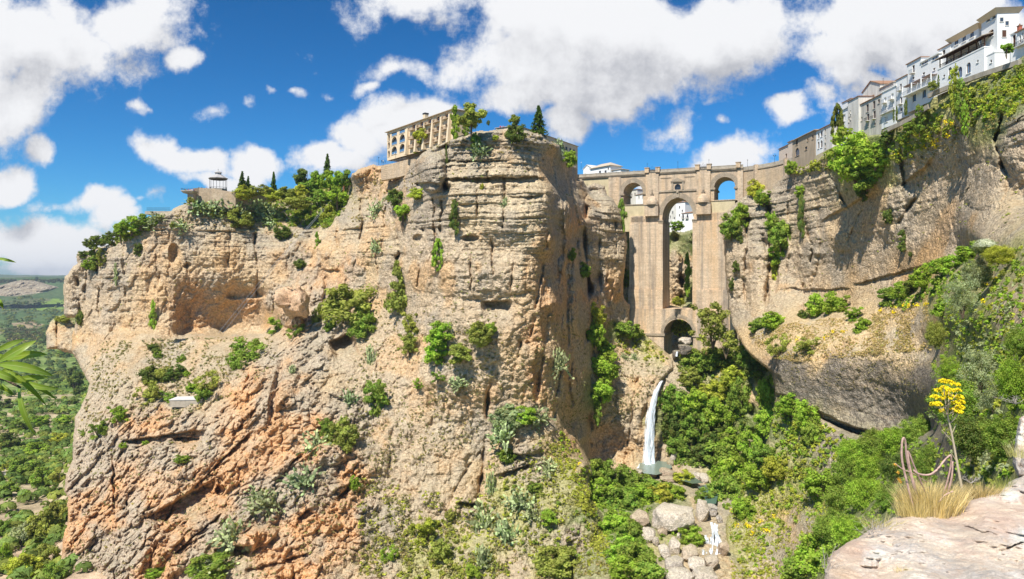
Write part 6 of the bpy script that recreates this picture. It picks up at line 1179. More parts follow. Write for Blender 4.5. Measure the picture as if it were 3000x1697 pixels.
# bushes of the gorge floor and the lower right slope
GF = 'bushes crowding the gorge floor'
for n, (x, y, rx, ry, c, w) in enumerate([(1500,1190,34,34,MG,'at the foot of the fluted wall'),(1545,1205,40,36,MG,'left of the pool'),(1590,1215,34,30,MG,'just before the pool'),(1520,1250,40,36,BG,'above the bend of the grassy slope'),(1565,1262,40,34,MG,'in the thick of the left thicket'),(1612,1250,36,30,BG,'behind the big flat boulder'),(1655,1245,34,24,YG,'yellowish, behind the big flat boulder'),(1690,1240,34,22,BG,'between the boulder and the pool'),(1630,1220,34,20,MG,'right of the pool edge'),(1545,1320,34,30,BG,'left of the small brown boulder'),(1580,1345,34,34,MG,'below the small brown boulder'),(1560,1385,40,34,BG,'in the lower left of the gorge'),(1600,1400,44,38,MG,'beside the stacked boulders'),(1575,1440,44,30,BG,'at the bottom edge left of the boulders'),(1630,1440,36,30,MG,'at the bottom edge touching the boulders'),(1735,1355,34,26,BG,'right below the big flat boulder'),(1775,1255,26,22,MG,'left of the stream bend'),(1720,1205,24,22,YG,'yellow green, by the brown slabs'),
   (1815,1150,46,44,MG,'right of the waterfall thicket'),(1850,1195,44,46,BG,'on the right bank of the stream'),(1820,1235,40,40,MG,'over the stream bend'),(1845,1120,40,34,BG,'under the thin cascade'),(1870,1280,26,30,BG,'on the right bank lower down')]):
    plant('bush', x, y, rx, ry, c, 'green bush '+w, GF)
HD = 'fig bushes on the wall right of the waterfall'
for x, y, rx, ry, c, w in [(1690,1010,30,34,MG,'nearest the top of the waterfall'),(1700,1070,30,40,DG,'beside the middle of the waterfall'),(1705,1130,28,36,MG,'beside the foot of the waterfall'),(1745,1010,34,30,BG,'high in the middle of the wall'),(1750,1070,36,40,MG,'in the centre of the wall'),(1760,1140,34,36,DG,'low in the centre of the wall'),(1800,990,34,30,YG,'yellowish, high on the wall'),(1810,1040,36,34,BG,'upper right of the wall'),(1815,1100,36,34,DG,'in the right middle of the wall'),(1860,1000,26,40,MG,'left of the thin cascade'),(1850,950,40,24,YG,'yellowish, on top of the wall'),(1910,925,34,30,DG,'dark, at the left end of the dark rock band'),(1925,990,22,40,BG,'right of the thin cascade'),(1930,1060,30,34,BG,'below the left end of the dark rock band'),(1890,1120,30,36,BG,'at the foot of the thin cascade'),(1918,1150,30,30,MG,'lowest, right of the thin cascade'),(1880,900,30,26,MG,'under the left end of the golden ledge')]:
    plant('bush', x, y, rx, ry, c, 'leafy bush '+w, HD)
RB = 'bushes on the lower right slope'
for x, y, rx, ry, c, w in [(1990,1020,34,24,BG,'under the left end of the overhang'),(2030,1050,28,34,BG,'under the middle of the overhang'),(2040,1090,22,30,MG,'left of the pale rock strip'),(2065,1225,44,44,BG,'round, standing over the rocky slope'),(2150,1140,44,40,BG,'right below the overhang'),(2200,1120,44,40,MG,'under the right end of the overhang'),(2260,1110,50,40,BG,'right of the overhang'),(2310,1090,44,44,MG,'behind the bent stalks'),(2140,1190,44,40,MG,'middle left of the lower slope'),(2200,1185,50,44,BG,'middle of the lower slope'),(2270,1180,50,50,DG,'dark, left of the bent stalks'),(2120,1260,50,44,MG,'left of the grassy corner'),(2185,1250,54,50,BG,'broad, above the pale foreground rock'),(2240,1255,40,40,MG,'touching the foreground rock'),(2100,1330,50,46,MG,'dark, at the lower left of the slope'),(2060,1400,50,50,BG,'bottom left of the foreground rock'),(2140,1340,50,40,BG,'on the edge of the foreground rock'),(2010,1445,44,34,MG,'at the bottom edge of the slope'),(1950,1180,30,26,YG,'yellowish, on the grassy shoulder'),(1905,1200,34,28,BG,'on the left of the grassy shoulder'),(2340,1180,40,60,MG,'behind the dry grass tuft')]:
    d = depth(x, y); plant('finebush' if x > 2090 else 'bush', x, y, rx, ry, c, 'bush '+w, RB, None, None)
# valley trees and scrub at lower left, one by one
VT = 'valley trees at the foot of the left cliff'
def vplant(kind, x, y, rx, ry, c, lab, g=VT, nm=None):
    Yv = VALLEY_Y(x, y+ry*.8) or 600; plant(kind, x, y, rx, ry, c, lab, g, nm, Yv, off=0)
for k, x, y, rx, ry, c, w in [('tree',110,1325,40,56,OG,'large olive green tree nearest the crags'),('tree',140,1300,34,44,OG,'tree squeezed between the large olive tree and the crags'),('bush',60,1345,30,30,GG,'pale rounded tree left of the large one'),('tree',6,1400,22,44,BG,'bright tree cut by the left edge'),('bush',60,1425,40,30,YG,'yellow green bush at the bottom left'),('bush',115,1405,30,34,OG,'olive bush below the large tree'),('bush',140,1440,24,26,MG,'bush at the foot of the crags by the bottom edge'),('tree',75,1245,18,16,MG,'round shrub on the dry slope'),('tree',110,1200,34,34,MG,'leafy tree in the middle of the valley slope'),('tree',60,1170,40,34,MG,'broad tree beside the farm roof'),('tree',20,1110,30,30,DG,'dark tree behind the farm roof'),('tree',90,1130,34,24,BG,'bright tree under the reed bed'),('tree',15,1180,16,18,YG,'yellow tree between the two farm roofs'),('tree',20,1230,26,24,MG,'tree below the farm roof'),('tree',190,960,26,34,DG,'dark tree at the foot of the far buttress'),('tree',184,935,16,18,DG,'upper dark tree against the far cliff'),('tree',200,985,18,18,DG,'small dark tree under the far cliff'),('bush',185,1009,12,10,DG,'single round bush in the meadow'),('tree',15,1015,20,16,DG,'dark grove behind the oleander leaves'),('bush',160,890,20,10,MG,'shrubs at the base of the detached buttress'),('tree',150,1195,24,26,OG,'tree touching the left edge of the crags'),('tree',145,1230,18,24,DG,'dark tree under the crag edge'),('bush',8,1330,16,22,MG,'small round tree by the left edge'),('tree',160,1060,24,20,BG,'green clump left of the cliff foot'),('bush',150,1105,20,16,YG,'yellow green clump left of the cliff foot'),('bush',100,1060,24,14,BG,'clump in the middle of the reeds'),('bush',50,1070,24,14,MG,'clump at the left of the reeds')]:
    vplant(k, x, y, rx, ry, c, w)
# far woods, groves and scrub: too many to count
def scatter_valley():
    RS.seed(77); C = []; R = []; 
    for i in range(5200):
        x, y = RS.uniform(-30, 235), RS.uniform(745, 1460); 
        if fbm(np.array([x/18.]), np.array([y/12.]), np.array([1.]), 3)[0] < (-.05 if y < 1150 else .02): continue
        if y > 1215 and RS.rand() < .78: continue
        Y0 = np.interp(y, [745,790,862,947,1037,1161,1343,1460], [3700,3000,2000,1200,800,500,310,245])*RS.uniform(.95, 1.05); X = (x-CX)/F*Y0
        C.append((X, Y0)); R.append(RS.uniform(1.2, 3.4)*(1+Y0/1800))
    C = np.array(C); R = np.array(R); Zv = valley_z(C[:, 0], C[:, 1]); n = len(C); per = 26
    cc = np.c_[C, Zv+R*.5]; d = rnd_dirs(n*per); d[:, 2] = np.abs(d[:, 2]); P = np.repeat(cc, per, 0)+d*np.repeat(R, per)[:, None]*np.array([1, 1, .8]); b = np.repeat(RS.rand(n), per)*.6+RS.rand(n*per)*.4
    lf = np.c_[b, np.repeat(RS.rand(n)**2*.5, per), np.zeros(n*per)]
    far = np.repeat(C[:, 1], per) > 1100
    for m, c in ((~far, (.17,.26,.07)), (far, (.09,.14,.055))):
        o = link_mesh('woodland', leaves_mesh('woodland', P[m], d[m], np.repeat(R, per)[m]*.62, 1.4, lf[m])); o.color = (*c, 1); tag(o, 'scattered woods and scrub covering the valley', 'woodland', kind='stuff')
    # ridge trees and olive grove
    T = []; 
    for i in range(260): x = RS.uniform(-20, 162); Yr = 4350+RS.uniform(-60, 60); T.append(((x-CX)/F*Yr, Yr, RS.uniform(4, 9)*(2 if RS.rand() < .06 else 1)))
    T = np.array(T); zt = valley_z(T[:, 0], T[:, 1]); per = 20; n = len(T); d = rnd_dirs(n*per); P = np.repeat(np.c_[T[:, :2], zt+T[:, 2]*.6], per, 0)+d*np.repeat(T[:, 2], per)[:, None]*np.array([.8,.8,1])
    o = link_mesh('ridge_trees', leaves_mesh('ridge_trees', P, d, np.repeat(T[:, 2], per)*.7, 1.3)); o.color = (.03,.05,.025,1); tag(o, 'line of far trees along the hill crest', 'woodland', kind='stuff')
    T = []
    for a in range(22):
        for b in range(9):
            x = 12+a*4.3+b*1.2+RS.uniform(-.7,.7); y = 832+b*4+RS.uniform(-.5,.5); Y0 = VALLEY_Y(x, y)
            if Y0: T.append(((x-CX)/F*Y0, Y0, 3.0*RS.uniform(.8, 1.3)*Y0/1500))
    T = np.array(T); zt = valley_z(T[:, 0], T[:, 1]); n = len(T); d = rnd_dirs(n*per); P = np.repeat(np.c_[T[:, :2], zt+T[:, 2]*.6], per, 0)+d*np.repeat(T[:, 2], per)[:, None]
    o = link_mesh('olive_grove', leaves_mesh('olive_grove', P, d, np.repeat(T[:, 2], per)*.7, 1.3)); o.color = (.06,.085,.04,1); tag(o, 'grid of olive trees on reddish soil', 'grove', kind='stuff')
scatter_valley()
# undergrowth masses
thicket('undergrowth','green scrub filling the hollow of the wood on the left cliff', [(735,480),(800,450),(880,450),(870,520),(835,570),(790,570),(740,540)], 330, 10, [BG,MG,OG], 3, .55)
thicket('undergrowth','low scrub on the slope below the firs', [(600,488),(740,480),(780,530),(740,545),(690,520),(600,500)], 130, 7, [OG,YG,MG], 4, .5)
thicket('undergrowth','green growth along the left shoulder rim', [(285,600),(320,580),(360,556),(420,540),(400,560),(330,600),(290,612)], 60, 7, [BG,OG], 5, .5)
thicket('undergrowth','leafy growth covering the wall right of the waterfall', [(1680,960),(1760,930),(1880,920),(1885,1120),(1800,1190),(1690,1170),(1672,1100)], 260, 11, [MG,BG,DG,MG], 6, .55)
thicket('undergrowth','bushy growth over the left side of the gorge floor', [(1485,1170),(1620,1200),(1700,1220),(1640,1260),(1610,1310),(1640,1380),(1640,1460),(1570,1460),(1550,1330),(1500,1270)], 230, 12, [MG,BG,MG], 7, .5)
thicket('undergrowth','green bank on the right side of the stream', [(1790,1130),(1880,1140),(1900,1180),(1850,1280),(1815,1280),(1790,1200)], 120, 11, [MG,BG], 8, .5)
thicket('undergrowth','green growth on the shoulder under the overhang', [(1930,1000),(1990,1000),(2060,1060),(2050,1120),(2000,1200),(1930,1160)], 120, 9, [BG,YG,OG], 9, .45)
thicket('undergrowth','dense bushes filling the lower right slope', [(2120,1120),(2230,1085),(2350,1060),(2360,1230),(2230,1300),(2100,1400),(2060,1470),(2000,1470),(2060,1330),(2100,1200)], 420, 11, [MG,BG,MG], 10, .34)
thicket('undergrowth','tangled greenery on the near right slope', [(2360,780),(2440,700),(2530,640),(2600,620),(2600,1150),(2480,1230),(2360,1200),(2340,980)], 520, 13, [MG,OG,BG,GG], 11, .22)
thicket('undergrowth','weeds and creepers along the upper right bank', [(2200,350),(2300,310),(2400,240),(2500,190),(2600,150),(2600,220),(2540,270),(2460,310),(2380,340),(2300,390),(2230,420)], 300, 9, [OG,BG,YG], 12, .36)
thicket('undergrowth','vivid green creeper hanging at the far right bank', [(2480,240),(2600,160),(2600,230),(2540,290),(2500,300),(2460,280)], 150, 9, [YG,BG], 13, .3)
thicket('undergrowth','hanging greenery at the rim above the right wall', [(1990,430),(2060,400),(2110,385),(2110,420),(2040,430),(2000,445)], 60, 7, [YG,OG], 14, .4)
thicket('undergrowth','green growth down the rising ledge', [(2200,770),(2300,740),(2400,690),(2460,650),(2460,690),(2380,740),(2280,775)], 130, 8, [BG,MG], 15, .35)
thicket('undergrowth','grass and weeds on the slope below the bridge', [(1540,840),(1620,845),(1690,900),(1640,920),(1560,880)], 60, 6, [YG,OG], 16, .4)
thicket('undergrowth','greenery around the bridge foot', [(1715,880),(1860,850),(1870,900),(1800,930),(1700,930)], 90, 10, [MG,OG], 17, .45)
thicket('undergrowth','fresh bright weeds over the near right slope', [(2380,760),(2450,690),(2560,620),(2640,620),(2640,1000),(2540,1100),(2440,1050),(2370,940)], 420, 9, [BG,YG,BG], 18, .2)
thicket('undergrowth','grassy green growth on the shoulder right of the stream', [(1850,1230),(1960,1170),(2050,1180),(2080,1300),(2000,1456),(1850,1456),(1835,1330)], 230, 8, [YG,OG,BG], 19, .4)
thicket('undergrowth','low green growth among the boulders', [(1640,1330),(1760,1310),(1770,1360),(1700,1390),(1640,1440)], 34, 8, [BG,MG], 20, .4)
thicket('undergrowth','green growth along the grassy ridge left of the gorge', [(1400,1080),(1440,1110),(1490,1200),(1510,1290),(1545,1340),(1520,1350),(1470,1270),(1420,1160)], 90, 7, [YG,BG,OG], 22, .4)
thicket('undergrowth','pale cactus and scrub covering the rim below the rubble wall', [(476,512),(560,498),(690,510),(720,545),(690,572),(600,560),(520,540),(478,528)], 190, 8, [CG,CG,OG,YG], 23, .45)
thicket('undergrowth','grass and scrub over the shoulder between cactus bank and gully', [(690,520),(790,540),(790,575),(740,570),(690,580)], 70, 7, [YG,OG,MG], 24, .4)
thicket('undergrowth','soft green scrub spread over the bottom centre slope', [(1010,1330),(1120,1300),(1230,1380),(1300,1456),(1000,1456)], 120, 8, [OG,YG,OG], 25, .4)
thicket('undergrowth','green patches between the prickly pears on the lower slope', [(1240,1200),(1420,1180),(1500,1330),(1480,1420),(1280,1400)], 90, 7, [YG,OG,MG], 26, .4)
thicket('undergrowth','sunlit growth just under the dark rock band', [(1950,1010),(2050,1060),(2150,1110),(2240,1130),(2200,1180),(2080,1180),(1960,1120)], 150, 9, [BG,YG,MG], 27, .5)
# tufts on the rock
DRY, SAGE = (.42,.33,.17), (.27,.27,.14)
cover('dry_tufts', 'countless dry tufts and sage on the rock slopes', 'scrub', size=(.6, 1.4), regions=[
 ([(240,860),(420,850),(680,850),(700,900),(620,980),(420,1060),(200,1080),(230,950)], 900, SAGE, 1.0), ([(240,860),(420,850),(680,850),(700,900),(620,980),(420,1060),(200,1080),(230,950)], 420, DRY, 1.0),
 ([(950,740),(1230,760),(1300,900),(1200,1100),(950,1250),(860,1000)], 620, SAGE, .9), ([(950,740),(1230,760),(1300,900),(1200,1100),(950,1250),(860,1000)], 420, DRY, .9),
 ([(200,1100),(700,1100),(900,1150),(900,1450),(170,1450)], 420, SAGE, .9), ([(200,1100),(700,1100),(900,1150),(900,1450),(170,1450)], 200, DRY, .9),
 ([(900,1200),(1200,1260),(1230,1150),(1420,1080),(1500,1280),(1550,1450),(900,1450)], 1500, SAGE, 1.0), ([(900,1200),(1200,1260),(1230,1150),(1420,1080),(1500,1280),(1550,1450),(900,1450)], 1300, YG, 1.0), ([(900,1300),(1200,1300),(1550,1430),(1550,1456),(900,1456)], 300, DRY, 1.1),
 ([(1400,1080),(1490,1250),(1550,1400),(1500,1400),(1440,1250),(1380,1120)], 600, YG, 1.1),
 ([(1500,860),(1640,860),(1690,920),(1640,1000),(1500,1100)], 420, SAGE, .8), ([(1300,780),(1480,800),(1480,1080),(1300,1080)], 300, SAGE, .8),
 ([(480,500),(740,540),(760,600),(560,580),(420,560)], 260, DRY, 1.0), ([(880,420),(1060,440),(1060,540),(880,560)], 200, DRY, 1.0), ([(1050,360),(1400,330),(1410,380),(1060,400)], 120, DRY, .9),
 ([(900,430),(1440,430),(1440,760),(800,760)], 220, OG, .7), ([(200,640),(780,600),(780,820),(200,820)], 130, OG, .6),
 ([(1850,440),(2300,300),(2560,200),(2560,560),(2200,760),(1850,800)], 260, OG, .6)], seed=21)
cover('dry_grass', 'dry golden grass on the ledge above the dark rock band', 'grass', [
 ([(1880,840),(2000,810),(2200,790),(2330,730),(2340,880),(2000,910),(1930,900)], 2600, (.62,.46,.24), .8), ([(1940,900),(2330,870),(2330,1000),(1960,960)], 500, (.36,.31,.15), .5), ([(1880,840),(2200,790),(2330,880),(1960,900)], 300, OG, .7),
 ([(1830,1200),(1960,1180),(2080,1150),(2090,1300),(2050,1456),(1840,1456)], 1600, YG, .8), ([(1830,1200),(1960,1180),(2080,1150),(2090,1300),(2050,1456),(1840,1456)], 600, DRY, .7),
 ([(2230,400),(2330,330),(2500,280),(2560,300),(2450,340),(2300,420)], 300, DRY, .8), ([(2060,420),(2120,390),(2110,440)], 60, DRY, .8)], 22)
# yellow blossom dots
def blossoms():
    RS.seed(9); P = []
    for poly, n in (([(2200,330),(2390,290),(2420,350),(2300,400),(2220,380)], 420), ([(1840,1230),(1960,1180),(1990,1230),(1900,1400),(1840,1330)], 260), ([(1430,1100),(1490,1230),(1550,1320),(1530,1340),(1440,1220)], 160), ([(1790,930),(1860,920),(1860,960),(1790,960)], 90), ([(1990,850),(2120,830),(2130,850),(2000,875)], 140), ([(2200,780),(2330,750),(2330,775),(2210,795)], 150), ([(2460,680),(2500,670),(2510,740),(2470,760)], 60), ([(560,500),(640,490),(640,500)], 20)):
        k = 0; cs = [(RS.uniform(min(p[0] for p in poly), max(p[0] for p in poly)), RS.uniform(min(p[1] for p in poly), max(p[1] for p in poly))) for _ in range(max(4, n//14))]; cs = [c for c in cs if pip(np.array([c[0]]), np.array([c[1]]), poly)[0]]
        for c in cs:
            for _ in range(14):
                x, y = c[0]+RS.normal()*3.2, c[1]+RS.normal()*2.5; d = depth(x, y)
                if d: P.append(at(x, y, d-1.3+RS.rand()*.6))
    P = np.array(P); per = 4; n = len(P); d = rnd_dirs(n*per); C = np.repeat(P, per, 0)+d*.22; o = link_mesh('yellow_blossom', leaves_mesh('yellow_blossom', C, d, np.full(n*per, .34), 1.1, None, M_YEL)); tag(o, 'yellow broom blossom dotted over the slopes', 'blossom', kind='stuff')
blossoms()
def white_blossom():
    RS.seed(10); root = plant('finebush', 2475, 622, 44, 22, (.30,.34,.16), 'bush covered in creamy white blossom at the right edge', GR, 'blossoming_shrub', 116)
    n = 5200; d = rnd_dirs(n); d[:, 2] = np.abs(d[:, 2]); r = .7+.35*RS.rand(n); fl = link_mesh('blossom', leaves_mesh('blossom', d*r[:, None], d, np.full(n, .045), 1.1, None, M_WHT), None, root); fl.location = (0, 0, 1)
white_blossom()
# ------------------------------------------------------------------ water, boulders
def water_mat(name, col, alpha_lo, scale=(6, 6, .35)):
    m, nt, N, L = new_mat(name); tc = N.new('ShaderNodeTexCoord'); f = nz(N, L, tc.outputs['UV'], 1.0, 6, .7, scale)
    b = N.new('ShaderNodeBsdfPrincipled'); b.inputs['Roughness'].default_value = .35; L.new(mixc(N, L, mrng(N, L, f, .35, .65, 0, 1), (col[0]*.55, col[1]*.6, col[2]*.66), col), b.inputs['Base Color'])
    t = N.new('ShaderNodeBsdfTransparent'); mx = N.new('ShaderNodeMixShader'); a = N.new('ShaderNodeAttribute'); a.attribute_name = 'edge'
    ad = N.new('ShaderNodeMath'); ad.operation = 'ADD'; L.new(mrng(N, L, f, .35, .65, -.45, .45), ad.inputs[0]); L.new(a.outputs['Fac'], ad.inputs[1])
    L.new(mrng(N, L, ad.outputs[0], .25, .75, alpha_lo, 1), mx.inputs[0]); L.new(t.outputs[0], mx.inputs[1]); L.new(b.outputs[0], mx.inputs[2])
    bp = N.new('ShaderNodeBump'); bp.inputs['Strength'].default_value = .6; bp.inputs['Distance'].default_value = .4; L.new(f, bp.inputs['Height']); L.new(bp.outputs[0], b.inputs['Normal'])
    o = N.new('ShaderNodeOutputMaterial'); L.new(mx.outputs[0], o.inputs[0]); return m
FALL = water_mat('falling_water', (.86,.90,.94), 0.0, (2.6, 1.1, 1)); 
def fall(name, path, widths, bulge=.35, nx=22, mat=FALL, seed=0):
    """path: points (px,py,Y); a convex falling sheet with frayed edges"""
    P = [at(*p) for p in path]; V, UV, E, Fc = [], [], [], []; sub = 8; pts, ws = [], []
    for i in range(len(P)-1):
        for k in range(sub): t = k/sub; pts.append(P[i].lerp(P[i+1], t)); ws.append((widths[i]*(1-t)+widths[i+1]*t)/F*P[i].y)
    pts.append(P[-1]); ws.append(widths[-1]/F*P[-1].y); ln = 0
    for i, (p, w) in enumerate(zip(pts, ws)):
        if i: ln += (p-pts[i-1]).length
        for j in range(nx+1):
            u = j/nx*2-1; n = float(vnoise(np.array([u*2.5+seed]), np.array([ln*.12]), np.array([1.+seed]))[0])
            V.append((p.x+u*w/2*(1+.25*n), p.y-bulge*w*.5*(1-u*u)-.5*n*w*.12, p.z)); UV.append((u*w*.5, ln*.15)); E.append(1.0*(1-abs(u)**1.7)+.02)
    for i in range(len(pts)-1):
        for j in range(nx): a = i*(nx+1)+j; Fc.append((a, a+1, a+nx+2, a+nx+1))
    me = np_mesh(name, np.array(V), np.array(Fc), True); uv = me.uv_layers.new(name='UVMap'); li = np.array(Fc).ravel(); uv.data.foreach_set('uv', np.array(UV, np.float32)[li].ravel())
    at_ = me.attributes.new('edge', 'FLOAT', 'POINT'); at_.data.foreach_set('value', np.array(E, np.float32)); return me
def waterfalls():
    root = empty('waterfall', tuple(at(1625, 1170, 326))); tag(root, 'tall white waterfall dropping into a turquoise pool', 'waterfall'); inv = Matrix.Translation(root.location).inverted()
    def part(nm, me): me.transform(inv); return link_mesh(nm, me, FALL, root)
    part('main_stream', fall('main_stream', [(1664,957,338),(1660,963,334),(1650,984,331),(1641,1012,330),(1634,1045,329),(1630,1090,328),(1627,1135,327),(1627,1174,326)], [7,11,16,19,22,26,29,32], seed=1))
    part('side_stream', fall('side_stream', [(1645,1030,330),(1642,1070,329),(1640,1110,328),(1641,1150,327),(1643,1172,326)], [6,8,12,14,18], seed=5))
    RS.seed(3); m = MB(); n = 40; prof = [(0, 1.6), (1.2, 1.3), (2.4, .6), (3.6, .2), (4.6, .04), (5.0, -.3)]; base = at(1629, 1176, 325)-root.location
    m.lathe(prof, tuple(base), n); m.v = [(x+.5*RS.normal()*.5, y+.3*RS.normal(), z+abs(RS.normal())*.35) for x, y, z in m.v]; m.build('foam', simple('foam_white', (.78,.84,.86), .6, .12, 1.5, .5), root)
    r2 = empty('cascade', tuple(at(1798, 1420, 236))); tag(r2, 'white cascade splitting over boulders at the bottom of the gorge', 'waterfall'); inv2 = Matrix.Translation(r2.location).inverted()
    random.seed(4)
    for k in range(13):
        xa, xb = 1790+random.uniform(-6, 12), 1768+k*4.4+random.uniform(-2, 2); y0, y1 = 1312+random.uniform(0, 34)*(k < 5)+random.uniform(0, 8), random.uniform(1392, 1424); xs = [xa+(xb-xa)*min(1, t*1.5)+random.uniform(-2.2, 2.2) for t in (0, .2, .4, .6, .8, 1)]
        if k < 5: xs = [xb+random.uniform(-2, 2) for _ in range(6)]; y0 += 26
        pth = [(x, y0+(y1-y0)*t, 251-13*t-2*math.sin(t*9)) for x, t in zip(xs, (0, .2, .4, .6, .8, 1))]
        me = fall('strand', pth, [random.uniform(4, 9) for _ in range(6)], seed=7+k*3, nx=10); me.transform(inv2); link_mesh('strand', me, FALL, r2)
    r3 = empty('thin_cascade', tuple(at(1900, 1130, 318))); tag(r3, 'thin grey thread of water falling down the dark rock cleft on the right', 'waterfall'); me = fall('thread', [(1910,955,330),(1906,990,326),(1902,1030,323),(1901,1080,320),(1899,1130,318)], [2,2.5,3.5,5,7], seed=30); me.transform(Matrix.Translation(r3.location).inverted()); link_mesh('thread', me, FALL, r3)
    r4 = empty('small_cascade', tuple(at(1694, 900, 352))); tag(r4, 'small white spill of water at the lip above the tall waterfall', 'waterfall'); me = fall('strand', [(1702,884,354),(1701,896,353)], [4,6], seed=31); me.transform(Matrix.Translation(r4.location).inverted()); link_mesh('strand', me, FALL, r4)
waterfalls()
def pool(name, poly, z, col, label=None):
    V = []; 
    for x, y in poly: Y = -z*F/(y-CY); V.append(((x-CX)/F*Y, Y, z))
    me = bpy.data.meshes.new(name); me.from_pydata(V, [], [tuple(range(len(V)))]); m, nt, N, L = new_mat('pool_water'); b = principled(N, L, .22, .3); b.inputs['Base Color'].default_value = (*col, 1)
    tc = N.new('ShaderNodeTexCoord'); f = nz(N, L, tc.outputs['Object'], .8, 4, .6); bp = N.new('ShaderNodeBump'); bp.inputs['Strength'].default_value = .25; bp.inputs['Distance'].default_value = .3; L.new(f, bp.inputs['Height']); L.new(bp.outputs[0], b.inputs['Normal'])
    tag(link_mesh(name, me, m), kind='structure')
pool('pool', [(1608,1164),(1650,1158),(1682,1162),(1690,1174),(1676,1186),(1650,1194),(1618,1190),(1606,1178)], -84.4, (.17,.22,.175))
pool('stream', [(1752,1222),(1790,1216),(1806,1240),(1800,1266),(1776,1268),(1768,1240)], -87.0, (.08,.14,.11))
pool('stream', [(1690,1192),(1740,1196),(1768,1214),(1740,1216),(1700,1204)], -85.2, (.10,.14,.10))
BOUL = rock_mat('boulder_rock', .55)
def boulder(x0, x1, y0, y1, label, col=(.66,.56,.45), Y=None, seed=None, name='boulder', flat=1.0, rough=.0):
    cx, cy = (x0+x1)/2, (y0+y1)/2; d = Y or depth(cx, cy+ (y1-y0)*.3) or 250; rx, rz = (x1-x0)/2/F*d, (y1-y0)/2/F*d; random.seed(seed or int(cx*3+cy)); ry = (rx+rz)/2*flat
    bm = bmesh.new()
    for i in range(26):
        v = Vector((random.gauss(0,1), random.gauss(0,1), random.gauss(0,1))).normalized(); k = random.uniform(.86, 1.12); v = Vector([max(-.84, min(.84, c*k*1.12)) for c in v]); bm.verts.new((v.x*rx*1.12, v.y*ry*1.12, v.z*rz*1.12))
    r = bmesh.ops.convex_hull(bm, input=bm.verts); bmesh.ops.delete(bm, geom=[g for g in r['geom_interior'] if isinstance(g, bmesh.types.BMVert)], context='VERTS')
    bmesh.ops.bevel(bm, geom=list(bm.edges), offset=min(rx, rz)*.1, segments=2, affect='EDGES', profile=.6); bmesh.ops.triangulate(bm, faces=bm.faces)
    bmesh.ops.subdivide_edges(bm, edges=bm.edges, cuts=2 if not rough else 4, use_grid_fill=True)
    V = np.array([v.co for v in bm.verts]); s = min(rx, rz); n = fbm(V[:,0]/s*1.3+cx, V[:,1]/s*1.3, V[:,2]/s*1.3, 4)*(.16+rough)*s - rough*1.2*s*np.abs(fbm(V[:,0]/s*1.1+cx, V[:,1]/s, V[:,2]/s*.5, 3)) + .08*s*fbm(V[:,0]/s*4+cx, V[:,1]/s*4, V[:,2]/s*6, 3)
    for v, k in zip(bm.verts, n): v.co *= 1+float(k)/max(v.co.length, .01)
    me = bpy.data.meshes.new(name); bm.to_mesh(me); bm.free(); me.polygons.foreach_set('use_smooth', [True]*len(me.polygons))
    ca = me.color_attributes.new('rock', 'FLOAT_COLOR', 'POINT'); h = random.uniform(.9, 1.08); ca.data.foreach_set('color', np.tile(np.array([col[0]*h, col[1]*h, col[2]*h, 1], np.float32), len(me.vertices)))
    o = link_mesh(name, me, BOUL); o.location = at(cx, cy, d-ry*.4); tag(o, label, 'boulder', 'boulders in the gorge'); return o
PAL, BRN, DKB = (.68,.59,.49), (.50,.38,.27), (.17,.145,.125)
